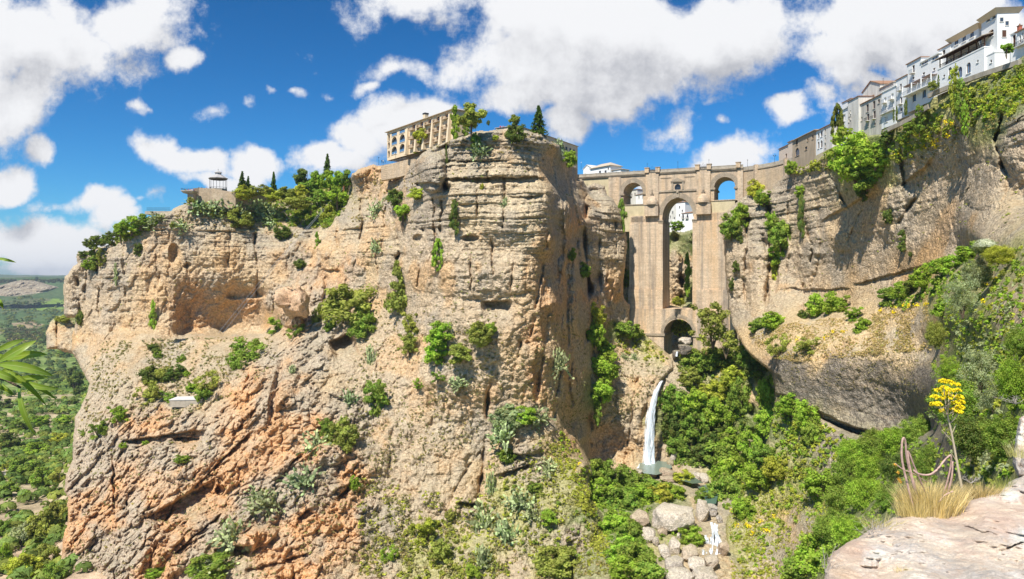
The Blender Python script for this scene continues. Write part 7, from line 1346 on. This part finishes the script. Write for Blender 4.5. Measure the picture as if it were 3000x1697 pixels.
for b in [(1639,1741,1268,1332,'biggest flat topped pale boulder in the gorge',PAL),(1750,1780,1258,1315,'pointed upright boulder right of the biggest one',PAL),(1585,1630,1284,1321,'brown boulder left of the biggest one',BRN),(1772,1803,1266,1298,'rough grey boulder behind the pointed one',(.5,.45,.4)),(1611,1647,1326,1363,'pale crumbly boulder below the brown one',PAL),(1652,1679,1328,1346,'small boulder under the biggest one',BRN),(1681,1708,1350,1396,'tall pale boulder in the middle of the stack',PAL),(1655,1685,1370,1404,'pale slab left of the tall pale boulder',PAL),(1713,1753,1368,1413,'round brownish boulder beside the cascade',(.56,.45,.33)),(1670,1718,1398,1438,'wedge shaped boulder low in the stack',(.6,.52,.44)),(1722,1775,1400,1440,'smooth light boulder beneath the round one',PAL),(1671,1745,1428,1470,'large boulder cut by the bottom edge',(.62,.54,.46)),(1738,1800,1430,1475,'right hand large boulder cut by the bottom edge',(.6,.52,.43)),(1770,1806,1396,1432,'rough boulder between the cascade strands',(.56,.46,.36)),(1804,1832,1360,1400,'brown boulder right of the cascade',BRN),(1634,1670,1430,1460,'boulder at the bottom edge half hidden by bushes',PAL),
   (1654,1700,1175,1198,'brown flat slab at the outlet of the pool',BRN),(1658,1706,1197,1210,'lower thin slab at the outlet of the pool',BRN),(1738,1762,1186,1206,'pale boulder on the stream bank',PAL),(1756,1780,1190,1216,'leaning pale boulder on the stream bank',PAL),(1632,1645,1163,1175,'small mossy boulder under the waterfall',(.22,.22,.10)),(1682,1700,1130,1165,'pale rock right of the waterfall foot',PAL),(1800,1816,1296,1316,'small boulder above the cascade',(.45,.4,.35)),(1700,1716,1318,1334,'small boulder at the right foot of the biggest one',PAL),(1640,1656,1350,1372,'small boulder between two pale ones',(.5,.42,.34)),(1700,1722,1340,1356,'flat small boulder near the stack',PAL),
   (1560,1590,1400,1430,'pale boulder low in the left thicket',PAL),(1598,1616,1180,1200,'pale rock at the left edge of the pool',(.5,.43,.35)),
   (1600,1618,1180,1198,'mossy rock at the left rim of the pool',(.3,.28,.18)),(1628,1650,1188,1202,'low brown rock at the front rim of the pool',BRN),(1676,1694,1156,1172,'wet brown rock at the right rim of the pool',(.34,.27,.17)),
   (1703,1738,866,894,'big dark boulder below the lower arch',DKB,358),(1706,1740,848,866,'pale squared blocks seen through the lower arch',PAL,372),(1690,1710,880,904,'dark wet rock at the left of the lower arch',DKB,357),(1728,1750,838,856,'pale boulder behind the lower arch',PAL,385)]:
    boulder(*b[:5], col=b[5], Y=b[6] if len(b) > 6 else None)
boulder(690, 776, 718, 812, 'orange and grey rocky knob below the bowl shaped cave', (.70,.45,.27), Y=321, seed=5, name='rock_knob', flat=.8, rough=.35)

# ------------------------------------------------------------------ foreground
def fg_material():
    m, nt, N, L = new_mat('foreground_rock'); b = principled(N, L, .95, .1); a = N.new('ShaderNodeAttribute'); a.attribute_name = 'rock'; tc = N.new('ShaderNodeTexCoord'); V = tc.outputs['Object']
    n1 = nz(N, L, V, 2.2, 8, .65); n2 = nz(N, L, V, 9, 8, .75); n3 = nz(N, L, V, 40, 5, .7); vo = N.new('ShaderNodeTexVoronoi'); vo.inputs['Scale'].default_value = 22; L.new(V, vo.inputs['Vector'])
    c = mixc(N, L, mrng(N, L, n1, .42, .6, 0, .8), a.outputs['Color'], (.80,.66,.50)); c = mixc(N, L, mrng(N, L, n2, .50, .66, 0, .7), c, (.62,.44,.31)); c = mixc(N, L, mrng(N, L, n2, .26, .40, .8, 0), c, (.90,.79,.63)); c = mixc(N, L, mrng(N, L, n3, .60, .74, 0, .7), c, (.30,.235,.19))
    sc = N.new('ShaderNodeVectorMath'); sc.operation = 'SCALE'; L.new(c, sc.inputs[0]); L.new(mrng(N, L, n3, .3, .7, .75, 1.15), sc.inputs['Scale']); L.new(sc.outputs[0], b.inputs['Base Color'])
    h = N.new('ShaderNodeMath'); h.operation = 'MULTIPLY_ADD'; L.new(n2, h.inputs[0]); h.inputs[1].default_value = 1.6; L.new(n3, h.inputs[2])
    bp = N.new('ShaderNodeBump'); bp.inputs['Strength'].default_value = 1; bp.inputs['Distance'].default_value = .022; L.new(h.outputs[0], bp.inputs['Height']); L.new(bp.outputs[0], b.inputs['Normal']); return m
fg_mat = fg_material()
mass('rock_ledge', [(2050,1500),(2071,1456),(2082,1401),(2106,1376),(2156,1352),(2198,1324),(2247,1299),(2300,1291),(2388,1287),(2423,1262),(2507,1236),(2574,1185),(2720,1110),(3000,960),(3000,1500)],
 [(2071,1456,6.3),(2106,1378,7.1),(2156,1352,7.5),(2250,1300,8.0),(2388,1290,8.2),(2423,1264,8.6),(2507,1238,9.0),(2574,1190,9.8),(2700,1110,11.5),(2200,1480,6.1),(2400,1480,6.0),(2574,1480,5.8),(2720,1480,5.6),(2300,1380,6.9),(2450,1380,6.8),(2574,1340,7.2),(2700,1300,7.6),(3000,970,14),(3000,1480,5.2),(2480,1300,7.7)],
 [(2150,1370,'F2'),(2200,1400,'F1'),(2120,1440,'F2'),(2260,1330,'F2'),(2300,1360,'F1'),(2400,1330,'F2'),(2440,1360,'F2'),(2520,1300,'F2'),(2560,1260,'F2'),(2540,1230,'F1'),(2350,1400,'F1'),(2300,1440,'F1'),(2450,1440,'F1'),(2550,1420,'F1'),(2560,1360,'F1'),(2230,1450,'F2'),(2420,1410,'F2'),(2380,1300,'F2'),(2250,1380,'F1'),(2600,1200,'F1')],
 [(2545,1375,40,5,.12,-20,'u'),(2460,1340,60,8,.06,12,'u'),(2300,1370,60,20,-.08),(2200,1380,40,16,-.06)], (), step=1.6, round_w=12, round_d=.5, amp=1.15, unit=.06, seed=31, mat=fg_mat, warp=7)
mass('rock_block', [(2544,1168),(2548,1120),(2556,1080),(2562,1052),(2600,1032),(2720,1000),(2900,980),(2900,1200),(2560,1200)], [(2550,1100,9.9),(2600,1040,10),(2600,1160,9.8),(2720,1100,10)], [(2560,1100,'F1'),(2600,1100,'F2')], (), (), step=1.6, round_w=10, round_d=.5, amp=.9, unit=.05, seed=33, mat=fg_mat, warp=7)
DRYC = (.85,.66,.40)
def grass(px, py, Y, wpx, hpx, n, label, col=DRYC, name='dry_grass', seed=0, spread=.5, cat='grass'):
    root = empty(name, tuple(at(px, py, Y))); tag(root, label, cat); k = Y/F; me = blades_mesh('blades', seed, n, 1.0, .010, spread, .35, 1.0, 4)
    b = link_mesh('blades', me, None, root); b.scale = (wpx*k*.5, wpx*k*.35, hpx*k*.95); b.color = (*col, 1); return root
grass(2340, 1296, 8.2, 150, 118, 2400, 'big tuft of golden dry grass on the edge of the foreground rock', seed=1)
grass(2398, 1292, 8.4, 70, 96, 700, 'brown dry grass right of the bent stalks', (.50,.34,.19), seed=2)
grass(2300, 1298, 8.1, 90, 66, 900, 'low pale dry grass at the left foot of the bent stalks', (.78,.62,.36), seed=3)
grass(2470, 1250, 8.9, 110, 46, 700, 'low dry weeds right of the yellow flower stem', (.62,.46,.27), seed=4)
grass(2520, 1235, 9.2, 60, 60, 220, 'green and yellow weeds beside the pale rock block', (.35,.38,.12), seed=5)
grass(2560, 1150, 9.6, 60, 70, 160, 'thin dry stems on top of the pale rock block', (.55,.50,.25), seed=6, spread=.9)
grass(2215, 1328, 7.7, 90, 60, 130, 'straggling dry stems at the left tip of the foreground rock', (.66,.55,.30), seed=7, spread=1.2)
grass(2268, 1440, 6.4, 40, 26, 120, 'small dry tuft growing on the foreground rock', (.66,.52,.25), seed=8)
M_STALK = simple('purple_stalk', (.48,.32,.26), .7, .35, 18, .1); M_STEM = simple('fennel_stem', (.48,.40,.27), .7, .15, 12)
def stalks():
    root = empty('bent_stalks', tuple(at(2330, 1290, 8.15))); tag(root, 'broken purplish giant fennel stalks bent over in the dry grass', 'plant'); o = root.location
    def sm(pts, n=5):
        P = [at(*p)-o for p in pts]; out = []
        for i in range(len(P)-1):
            p0, p1, p2, p3 = P[max(i-1,0)], P[i], P[i+1], P[min(i+2,len(P)-1)]
            for k in range(n):
                t = k/n; out.append(.5*((2*p1)+(p2-p0)*t+(2*p0-5*p1+4*p2-p3)*t*t+(3*p1-p0-3*p2+p3)*t**3))
        return out+[P[-1]]
    for pts, r in (([(2300,1290,8.1),(2284,1230,8.1),(2268,1160,8.1),(2267,1118,8.1),(2271,1101,8.1),(2276,1112,8.12),(2279,1150,8.15),(2290,1200,8.2),(2306,1250,8.2)], .013), ([(2312,1280,8.2),(2300,1225,8.2),(2288,1180,8.2),(2282,1142,8.2),(2284,1136,8.2),(2295,1165,8.22),(2312,1205,8.25),(2326,1240,8.3)], .012), ([(2296,1182,8.0),(2306,1190,8.0),(2322,1194,8.0),(2340,1192,8.0),(2358,1178,8.0),(2372,1160,8.0),(2386,1146,8.0),(2391,1148,8.0),(2389,1175,8.05),(2380,1215,8.1),(2366,1255,8.15),(2360,1285,8.2)], .011), ([(2394,1160,8.1),(2392,1200,8.1),(2380,1245,8.15),(2364,1290,8.2)], .012), ([(2250,1165,8.0),(2270,1180,8.0),(2295,1190,8.0),(2330,1212,8.1)], .006), ([(2360,1262,8.0),(2375,1245,8.0),(2396,1235,8.0)], .008)):
        m = MB(); m.tube(sm(pts), r, 8, r1=r*.8); m.build('stalk', M_STALK, root, smooth=True)
    RS.seed(5); 
    for x, y in ((2257,1188),(2260,1205),(2263,1212),(2250,1168)):
        c = at(x, y, 8.0)-o; d = rnd_dirs(40); f = link_mesh('seed_head', leaves_mesh('seed_head', np.array(c)+d*.022*RS.rand(40)[:,None]**.4, d, np.full(40, .012), 1, None, petal_mat('orange_seed', (.65,.36,.05))), None, root)
stalks()
def fennel():
    root = empty('giant_fennel', tuple(at(2418, 1262, 8.6))); tag(root, 'tall giant fennel with a yellow flower head on a thin stem', 'plant'); o = root.location; A = lambda x, y, d=0: at(x, y, 8.5+d)-o
    m = MB(); m.tube([A(2419,1262), A(2416,1218), A(2407,1172), A(2398,1120), A(2391,1084), A(2384,1053), A(2377,1025)], [.018,.016,.014,.012,.011,.009,.006], 8); m.build('stem', M_STEM, root, smooth=True)
    um = [(2371,960,0),(2386,963,.1),(2402,969,-.1),(2358,984,.15),(2374,978,-.1),(2390,984,-.2),(2406,984,.1),(2350,1000,-.05),(2363,1004,.1),(2383,1003,-.15),(2399,1001,.12),(2412,1001,0),(2347,1019,.05),(2357,1018,-.1),(2402,1016,-.12),(2414,1013,.1),(2413,1026,-.05),(2371,1036,.05),(2397,1032,.1),(2409,1037,-.1),(2378,992,.2)]
    hub = [A(2377,1025), A(2382,1045), A(2388,1065)]; m = MB(); RS.seed(12)
    for i, (x, y, dz) in enumerate(um): h = hub[i % 2 if y < 1020 else 2]; c = A(x, y+4, dz); m.tube([h, h.lerp(c, .5)+Vector((0,0,-.012)), c], .0028, 5); 
    m.build('flower_stalks', M_STEM, root)
    for x, y, dz in um:
        c = A(x, y, dz); k = 26; sd = rnd_dirs(k); sd[:, 2] = np.abs(sd[:, 2])*.7; cen = np.array(c)+sd*.046; dd = rnd_dirs(k*12); P = np.repeat(cen, 12, 0)+dd*.012
        link_mesh('umbel', leaves_mesh('umbel', P, dd, np.full(k*12, .0125), 1.1, None, M_YEL), None, root)
    m = MB()
    for a, b in (((2395,1112),(2368,1082)), ((2392,1092),(2404,1066)), ((2404,1160),(2392,1140))): m.tube([A(*a), A(*b)], .004, 5)
    m.build('side_shoots', M_STEM, root)
fennel()
def leaf_branch():
    m_, nt, N, L = new_mat('oleander_leaf'); tc = N.new('ShaderNodeTexCoord'); sx = N.new('ShaderNodeSeparateXYZ'); L.new(tc.outputs['UV'], sx.inputs[0])
    rib = N.new('ShaderNodeMath'); rib.operation = 'ABSOLUTE'; L.new(sx.outputs[0], rib.inputs[0]); f = nz(N, L, tc.outputs['Object'], 30, 4)
    c = mixc(N, L, mrng(N, L, rib.outputs[0], .0, .12, 1, 0), (.24,.36,.04), (.52,.56,.20)); c = mixc(N, L, mrng(N, L, f, .4, .65, 0, .6), c, (.36,.44,.05))
    p = N.new('ShaderNodeBsdfPrincipled'); p.inputs['Roughness'].default_value = .38; L.new(c, p.inputs['Base Color']); t = N.new('ShaderNodeBsdfTranslucent'); t.inputs[0].default_value = (.40,.50,.03,1); mx = N.new('ShaderNodeMixShader'); mx.inputs[0].default_value = .35; L.new(p.outputs[0], mx.inputs[1]); L.new(t.outputs[0], mx.inputs[2]); o = N.new('ShaderNodeOutputMaterial'); L.new(mx.outputs[0], o.inputs[0])
    root = empty('oleander_branch', tuple(at(-40, 950, 2.0))); tag(root, 'close green oleander branch with long narrow leaves at the left edge', 'branch'); O = root.location
    m = MB(); m.tube([at(-120,950,2.0)-O, at(-30,948,2.0)-O, at(10,952,2.0)-O, at(52,975,2.0)-O], [.007,.006,.005,.003], 8); m.build('twig', M_BARK, root, smooth=True)
    m = MB(); m.tube([at(-120,700,2.1)-O, at(-30,655,2.1)-O, at(0,650,2.1)-O], .004, 6); m.tube([at(-120,760,2.1)-O, at(-8,752,2.1)-O], .004, 6); m.build('twig', M_BARK, root, smooth=True)
    L_ = [((-12,884),(30,862),(62,853),15,.2,1.95),((-6,910),(45,880),(92,856),22,-.1,2.0),((14,903),(70,886),(119,892),21,.35,2.02),((-2,917),(60,916),(136,946),25,.2,1.96),((22,932),(76,962),(119,1023),20,-.3,2.0),((44,952),(95,980),(152,976),15,.4,2.04),((52,958),(98,966),(143,1006),13,.1,2.06),((48,978),(56,1040),(94,1101),25,-.4,1.97),((-20,958),(0,972),(22,986),10,.3,1.98),((30,960),(70,948),(128,948),17,.3,2.05),((-20,895),(10,898),(30,906),18,.3,2.03),((0,940),(20,930),(40,925),16,.2,2.02),((-12,649),(15,652),(41,660),8,.5,2.1),((-6,750),(3,762),(9,779),11,.2,2.1),((5,965),(30,990),(44,1000),12,-.2,2.04),((-30,930),(20,944),(56,965),20,.1,1.94)]
    for (a, b, c_, w, tw, Y) in L_:
        A, B, C = at(*a, Y)-O, at(*b, Y-.03)-O, at(*c_, Y+.02)-O; n = 14; V, UV, Fc = [], [], []; k = Y/F*w*.5
        for i in range(n+1):
            t = i/n; p = A*(1-t)**2+B*2*t*(1-t)+C*t*t; d = ((B-A)*(1-t)+(C-B)*t).normalized(); view = Vector((math.sin(tw), -1, .3*tw)).normalized(); s = d.cross(view).normalized(); ww = k*math.sin(math.pi*min(1, .04+t*.96))**.75*(1.05-.25*t); up = -d.cross(s)*ww*.28
            if (up.y > 0): up = -up
            V += [tuple(p-s*ww-up*-1), tuple(p), tuple(p+s*ww+up)]; UV += [(-1,t),(0,t),(1,t)]
        for i in range(n): q = 3*i; Fc += [(q,q+1,q+4,q+3),(q+1,q+2,q+5,q+4)]
        me = np_mesh('leaf', np.array(V), np.array(Fc), True); uv = me.uv_layers.new(name='UVMap'); uv.data.foreach_set('uv', np.array(UV, np.float32)[np.array(Fc).ravel()].ravel()); link_mesh('leaf', me, m_, root)
leaf_branch()
def dead_branch(px, py, Y, w, h, label, seed, name='dead_branch', n=9):
    random.seed(seed); root = empty(name, tuple(at(px, py, Y))); tag(root, label, 'branch'); k = Y/F
    for i in range(n):
        m = MB(); a = random.uniform(-1, 1); L1 = random.uniform(.5, 1); p = [Vector((0,0,0))]; x = z = 0
        for q in range(5): x += w*k/5*L1*(a+random.uniform(-.4,.4)); z += h*k/5*L1*random.uniform(.2, 1.2)*(1-abs(a)*.5); p.append(Vector((x, random.uniform(-.1,.1)*w*k, z)))
        m.tube(p, .9*k, 4, r1=.25*k)
        for q in (2, 3, 4): e = p[q]+Vector((random.uniform(-.3,.3)*w*k, 0, random.uniform(0,.3)*h*k)); m.tube([p[q], e], .35*k, 4, r1=.15*k)
        m.build('twig', M_DEAD, root)
dead_branch(2552, 1016, 48, 62, 40, 'bleached bare twigs sticking out of the bushes at the right edge', 3)
dead_branch(2190, 1345, 7.4, 70, 70, 'thin bare twigs at the left tip of the foreground rock', 5)
dead_branch(2075, 1440, 6.5, 60, 100, 'pale bare stems rising at the bottom left of the foreground rock', 6)
dead_branch(2440, 1215, 9, 40, 40, 'bare twigs beside the fennel stem', 8)
# ------------------------------------------------------------------ people, lamps, small things
def person_mesh():
    me = bpy.data.meshes.new('person'); J = [(0,0,.95),(0,0,1.2),(0,0,1.42),(0,0,1.52),(0,-.01,1.66),(.10,0,.9),(.11,-.02,.5),(.11,.02,.08),(.12,-.1,.04),(-.10,0,.9),(-.11,.03,.5),(-.12,.05,.08),(-.12,-.07,.04),(.19,0,1.4),(.25,-.02,1.12),(.2,-.2,1.0),(-.19,0,1.4),(-.25,.02,1.12),(-.22,-.15,.95)]
    E = [(0,1),(1,2),(2,3),(3,4),(0,5),(5,6),(6,7),(7,8),(0,9),(9,10),(10,11),(11,12),(2,13),(13,14),(14,15),(2,16),(16,17),(17,18)]
    R = [.15,.14,.15,.06,.11,.10,.07,.05,.045,.10,.07,.05,.045,.075,.055,.04,.075,.055,.04]
    me.from_pydata(J, E, []); o = bpy.data.objects.new('person', me); COL.objects.link(o); md = o.modifiers.new('s', 'SKIN'); o.modifiers.new('ss', 'SUBSURF').levels = 1
    for v, r in zip(me.skin_vertices[0].data, R): v.radius = (r, r*.85)
    me.skin_vertices[0].data[0].use_root = True
    dg = bpy.context.evaluated_depsgraph_get(); m2 = bpy.data.meshes.new_from_object(o.evaluated_get(dg)); bpy.data.objects.remove(o)
    m, nt, N, L = new_mat('clothes_and_skin'); b = principled(N, L, .9, .1); oi = N.new('ShaderNodeObjectInfo'); tc = N.new('ShaderNodeTexCoord'); s = N.new('ShaderNodeSeparateXYZ'); L.new(tc.outputs['Object'], s.inputs[0])
    c = mixc(N, L, mrng(N, L, s.outputs[2], .93, .94, 0, 1), (.05,.06,.10), oi.outputs['Color']); c = mixc(N, L, mrng(N, L, s.outputs[2], 1.47, 1.48, 0, 1), c, (.45,.28,.19)); c = mixc(N, L, mrng(N, L, s.outputs[2], 1.70, 1.71, 0, 1), c, (.05,.035,.02)); L.new(c, b.inputs['Base Color']); m2.materials.append(m); m2.name = 'person'
    m2.polygons.foreach_set('use_smooth', [True]*len(m2.polygons)); return m2
PM = person_mesh()
def people(lst, group):
    for x, yf, Y, c, rz, lab in lst:
        o = bpy.data.objects.new('person', PM); COL.objects.link(o); o.location = at(x, yf, Y); o.rotation_euler = (0, 0, rz); o.color = (*c, 1); tag(o, lab, 'person', group)
Rd, Yl, Wt, Bk, Or, Bl, Pk = (.6,.04,.04), (.7,.5,.05), (.75,.75,.72), (.03,.03,.04), (.75,.22,.04), (.06,.15,.4), (.7,.3,.35)
people([(465,483.5,360,Bk,.3,'person in black at the left end of the viewing platform'),(468,483.5,361,Yl,1.2,'person in yellow on the viewing platform'),(471,483.5,360,Bk,-1,'dark clad person between the yellow and red ones'),(474,483.5,361,Rd,.5,'person in red on the viewing platform'),(477,483.5,360,Wt,2,'person in white in the middle of the platform'),(480,483.5,361,Or,0,'person in orange on the viewing platform'),(483,483.5,360,Wt,-.6,'second person in white on the platform'),(486,483.5,361,Bl,.2,'person in blue on the viewing platform'),(489,483.5,361,Rd,1.5,'person in dark red at the right end of the platform')], 'people on the viewing platform')
people([(500,478,368,Bk,.2,'first dark figure behind the rubble wall'),(507,478,369,Bl,1,'second figure behind the rubble wall in blue'),(519,479,370,Pk,1,'figure in pink behind the rubble wall')], 'people behind the rubble wall')
people([(960,411,336,Bk,.2,'person in black at the left of the hotel terrace'),(963.5,411,336,Wt,1,'person in white on the hotel terrace'),(968,410,335,Bl,-1,'person in blue on the hotel terrace')], 'people on the hotel terrace')
people([(1257.5,326,299,Rd,.2,'person in red on the summit walk'),(1262,326,299,Wt,1,'person in white on the summit walk'),(1265.5,326,299,Pk,1,'person in pink on the summit walk')], 'people on the summit walk')
def bridge_people():
    for i, (px, c, lab) in enumerate([(1602,Bk,'first dark figure at the left of the bridge parapet'),(1680,Rd,'figure in red on the middle of the bridge'),(1704,Bl,'figure in blue on the middle of the bridge'),(1788,Wt,'figure in white right of the second pair of parapet piers'),(1830,Bk,'dark figure near the right end of the bridge')]):
        s = BR.S(px, 1.1); p = BR.p0+BR.d*s+BR.n*1.1; o = bpy.data.objects.new('person', PM); COL.objects.link(o); o.location = (p.x, p.y, ZT+.5); o.scale = (1,1,1.15); o.color = (*c, 1); o.rotation_euler = (0,0,i*1.3); tag(o, lab, 'person', 'people on the bridge')
bridge_people()
def lamp(loc, h, label, two=True, col=None, group='street lamps'):
    root = empty('street_lamp', tuple(loc)); tag(root, label, 'street lamp', group); m = MB(); m.tube([(0,0,0),(0,0,h*.15),(0,0,h)], [.12,.07,.05], 6)
    if two: m.tube([(-.5,0,h-.3),(0,0,h-.45),(.5,0,h-.3)], .035, 4)
    m.build('post', M_IRON, root)
    for x in ((-.5, .5) if two else (0,)):
        g = MB(); g.lathe([(0,-.02),(.16,.06),(.22,.24),(.16,.42),(0,.5)], (x, 0, h-.3 if two else h), 8); g.build('lantern', col or M_IRON, root)
for px, lab in ((1627,'iron lamp post on the left pair of parapet piers'),(1704,'iron lamp post over the middle of the bridge'),(1782,'iron lamp post on the right pair of parapet piers')):
    p = BR.p0+BR.d*BR.S(px, .2)+BR.n*.2; lamp((p.x, p.y, ZT+1.9), 3.2, lab, False)
lamp(at(1879,419,355), 3.0, 'iron lamp post just right of the bridge', False); lamp(at(1947,408,341), 3.2, 'iron lamp post on the curving road wall'); lamp(at(1461,425,385), 3.2, 'lamp with globe left of the villa', False, M_LAMPW)
for x, y, Y, lab in ((1145.6,342,291,'white globe lamp at the foot of the ivy'),(1354,330,302,'white globe lamp in front of the summit fir'),(1038,385,322,'white globe lamp below the hotel balconies'),(994.5,400,330,'white globe lamp on the hotel terrace'),(1196,328,296,'white globe lamp right of the large hotel tree')): lamp(at(x, y, Y), 2.6, lab, True, M_LAMPW)
lamp(at(952,415,338), 3.2, 'plain lamp post at the left end of the hotel terrace', False)
def pole_and_cables():
    b = at(864,505,384); root = empty('cable_mast', tuple(b)); tag(root, 'rusty steel mast with cables beside the rock tower', 'mast'); m = MB(); m.box(-.35,.35,-.35,.35,-1,8); m.build('mast', simple('rust', (.22,.09,.04), .9, .3, 3), root)
    m = MB(); A = Vector((0,0,7.8)); E1, E2 = at(548,838,352)-b, at(560,838,352)-b; m.tube([A, A.lerp(E1,.5)+Vector((0,-12,-3)), E1], .06, 4); m.build('cable', M_GIRON, root); m = MB(); m.tube([A-Vector((0,0,.8)), A.lerp(E2,.5)+Vector((0,-12,-3)), E2], .06, 4); m.build('cable', M_GIRON, root)
pole_and_cables()
def aerial(): b = at(2220,213,240); m = MB(); m.tube([(0,0,-1),(0,0,2.2)], .04, 4); m.tube([(-.5,0,1.9),(.5,0,1.9)], .03, 4); m.tube([(-.4,0,1.5),(.4,0,1.5)], .03, 4); m.tube([(-.25,0,2.1),(.25,0,2.1)], .03, 4); o = m.build('aerial', M_IRON); o.location = b; tag(o, 'thin television aerial on the patched house roof', 'aerial')
aerial()
def stairs():
    A, B = at(1694,552,428), at(1684,580,424); root = empty('white_stairway', tuple(B)); tag(root, 'white stairway winding down below the houses in the central arch', 'stairs'); A = A-B; n = 10; m = MB()
    for i in range(n): p = A*((i+.5)/n); m.box(p.x-.8, p.x+.8, p.y-.6, p.y+.6, p.z-1.2, p.z+.3)
    m.build('steps', M_WHITE, root); m = MB(); C = at(1708,584,424)-B; m.tube([Vector((0,0,.4)), C*.5+Vector((0,0,.9)), C], .45, 6); m.build('parapet', M_WHITE, root)
stairs()
def farm(px, py, w, label, seed):
    Y = VALLEY_Y(px, py) or 700; b = at(px, py, Y); k = Y/F; W_, H_ = w*k, 3.4; root = empty('farmhouse', tuple(b), .5); tag(root, label, 'house'); m = MB(); m.box(-W_/2, W_/2, -W_*.25, W_*.25, -2, H_); m.build('wall', M_WHITE, root)
    m = MB(); h = W_*.1; m.hexa([(-W_/2-.4,-W_*.25-.5,H_+.002),(W_/2+.4,-W_*.25-.5,H_+.002),(W_/2+.4,0,H_+h),(-W_/2-.4,0,H_+h),(-W_/2-.4,-W_*.25-.5,H_+.3),(W_/2+.4,-W_*.25-.5,H_+.3),(W_/2+.4,0,H_+h+.3),(-W_/2-.4,0,H_+h+.3)])
    m.hexa([(-W_/2-.4,.01,H_+h),(W_/2+.4,.01,H_+h),(W_/2+.4,W_*.25+.5,H_+.002),(-W_/2-.4,W_*.25+.5,H_+.002),(-W_/2-.4,.01,H_+h+.3),(W_/2+.4,.01,H_+h+.3),(W_/2+.4,W_*.25+.5,H_+.3),(-W_/2-.4,W_*.25+.5,H_+.3)]); m.build('roof', M_TILE2, root)
    m = MB(); m.box(-.5, .5, -W_*.25-.08, -W_*.25+.02, .2, 2.2); m.build('door', M_WOOD, root); 
    for s in (-.3, .3): m = MB(); m.box(W_*s-.4, W_*s+.4, -W_*.25-.06, -W_*.25+.02, 1.2, 2.2); m.build('window', M_GLASS, root)
farm(2, 1130, 40, 'farmhouse with a tiled roof cut by the left edge', 1); farm(8, 1196, 60, 'lower farm building with a pale roof among the trees', 2)
# planter, garden vases
def planter(): b = at(2344, 226, 211); m = MB(); m.lathe([(0,-.2),(.7,-.1),(1.2,.5),(1.3,.6),(1.1,.6),(0,.4)], n=14); o = m.build('planter', M_WHITE, smooth=True); o.location = b; tag(o, 'white bowl planter holding the garden shrub below the awnings', 'planter')
planter()
# ------------------------------------------------------------------ air
def haze():
    m = bpy.data.materials.new('haze_air'); m.use_nodes = True; nt = m.node_tree; nt.nodes.clear(); v = nt.nodes.new('ShaderNodeVolumePrincipled'); v.inputs['Color'].default_value = (.80, .88, 1, 1); v.inputs['Density'].default_value = .000055; v.inputs['Anisotropy'].default_value = .3
    o = nt.nodes.new('ShaderNodeOutputMaterial'); nt.links.new(v.outputs[0], o.inputs['Volume'])
    mb = MB(); mb.box(-40000, 40000, -200, 13100, -420, 165); h = mb.build('haze', m); tag(h, 'thin blue haze filling the air over the valley', 'haze', kind='stuff')
haze()
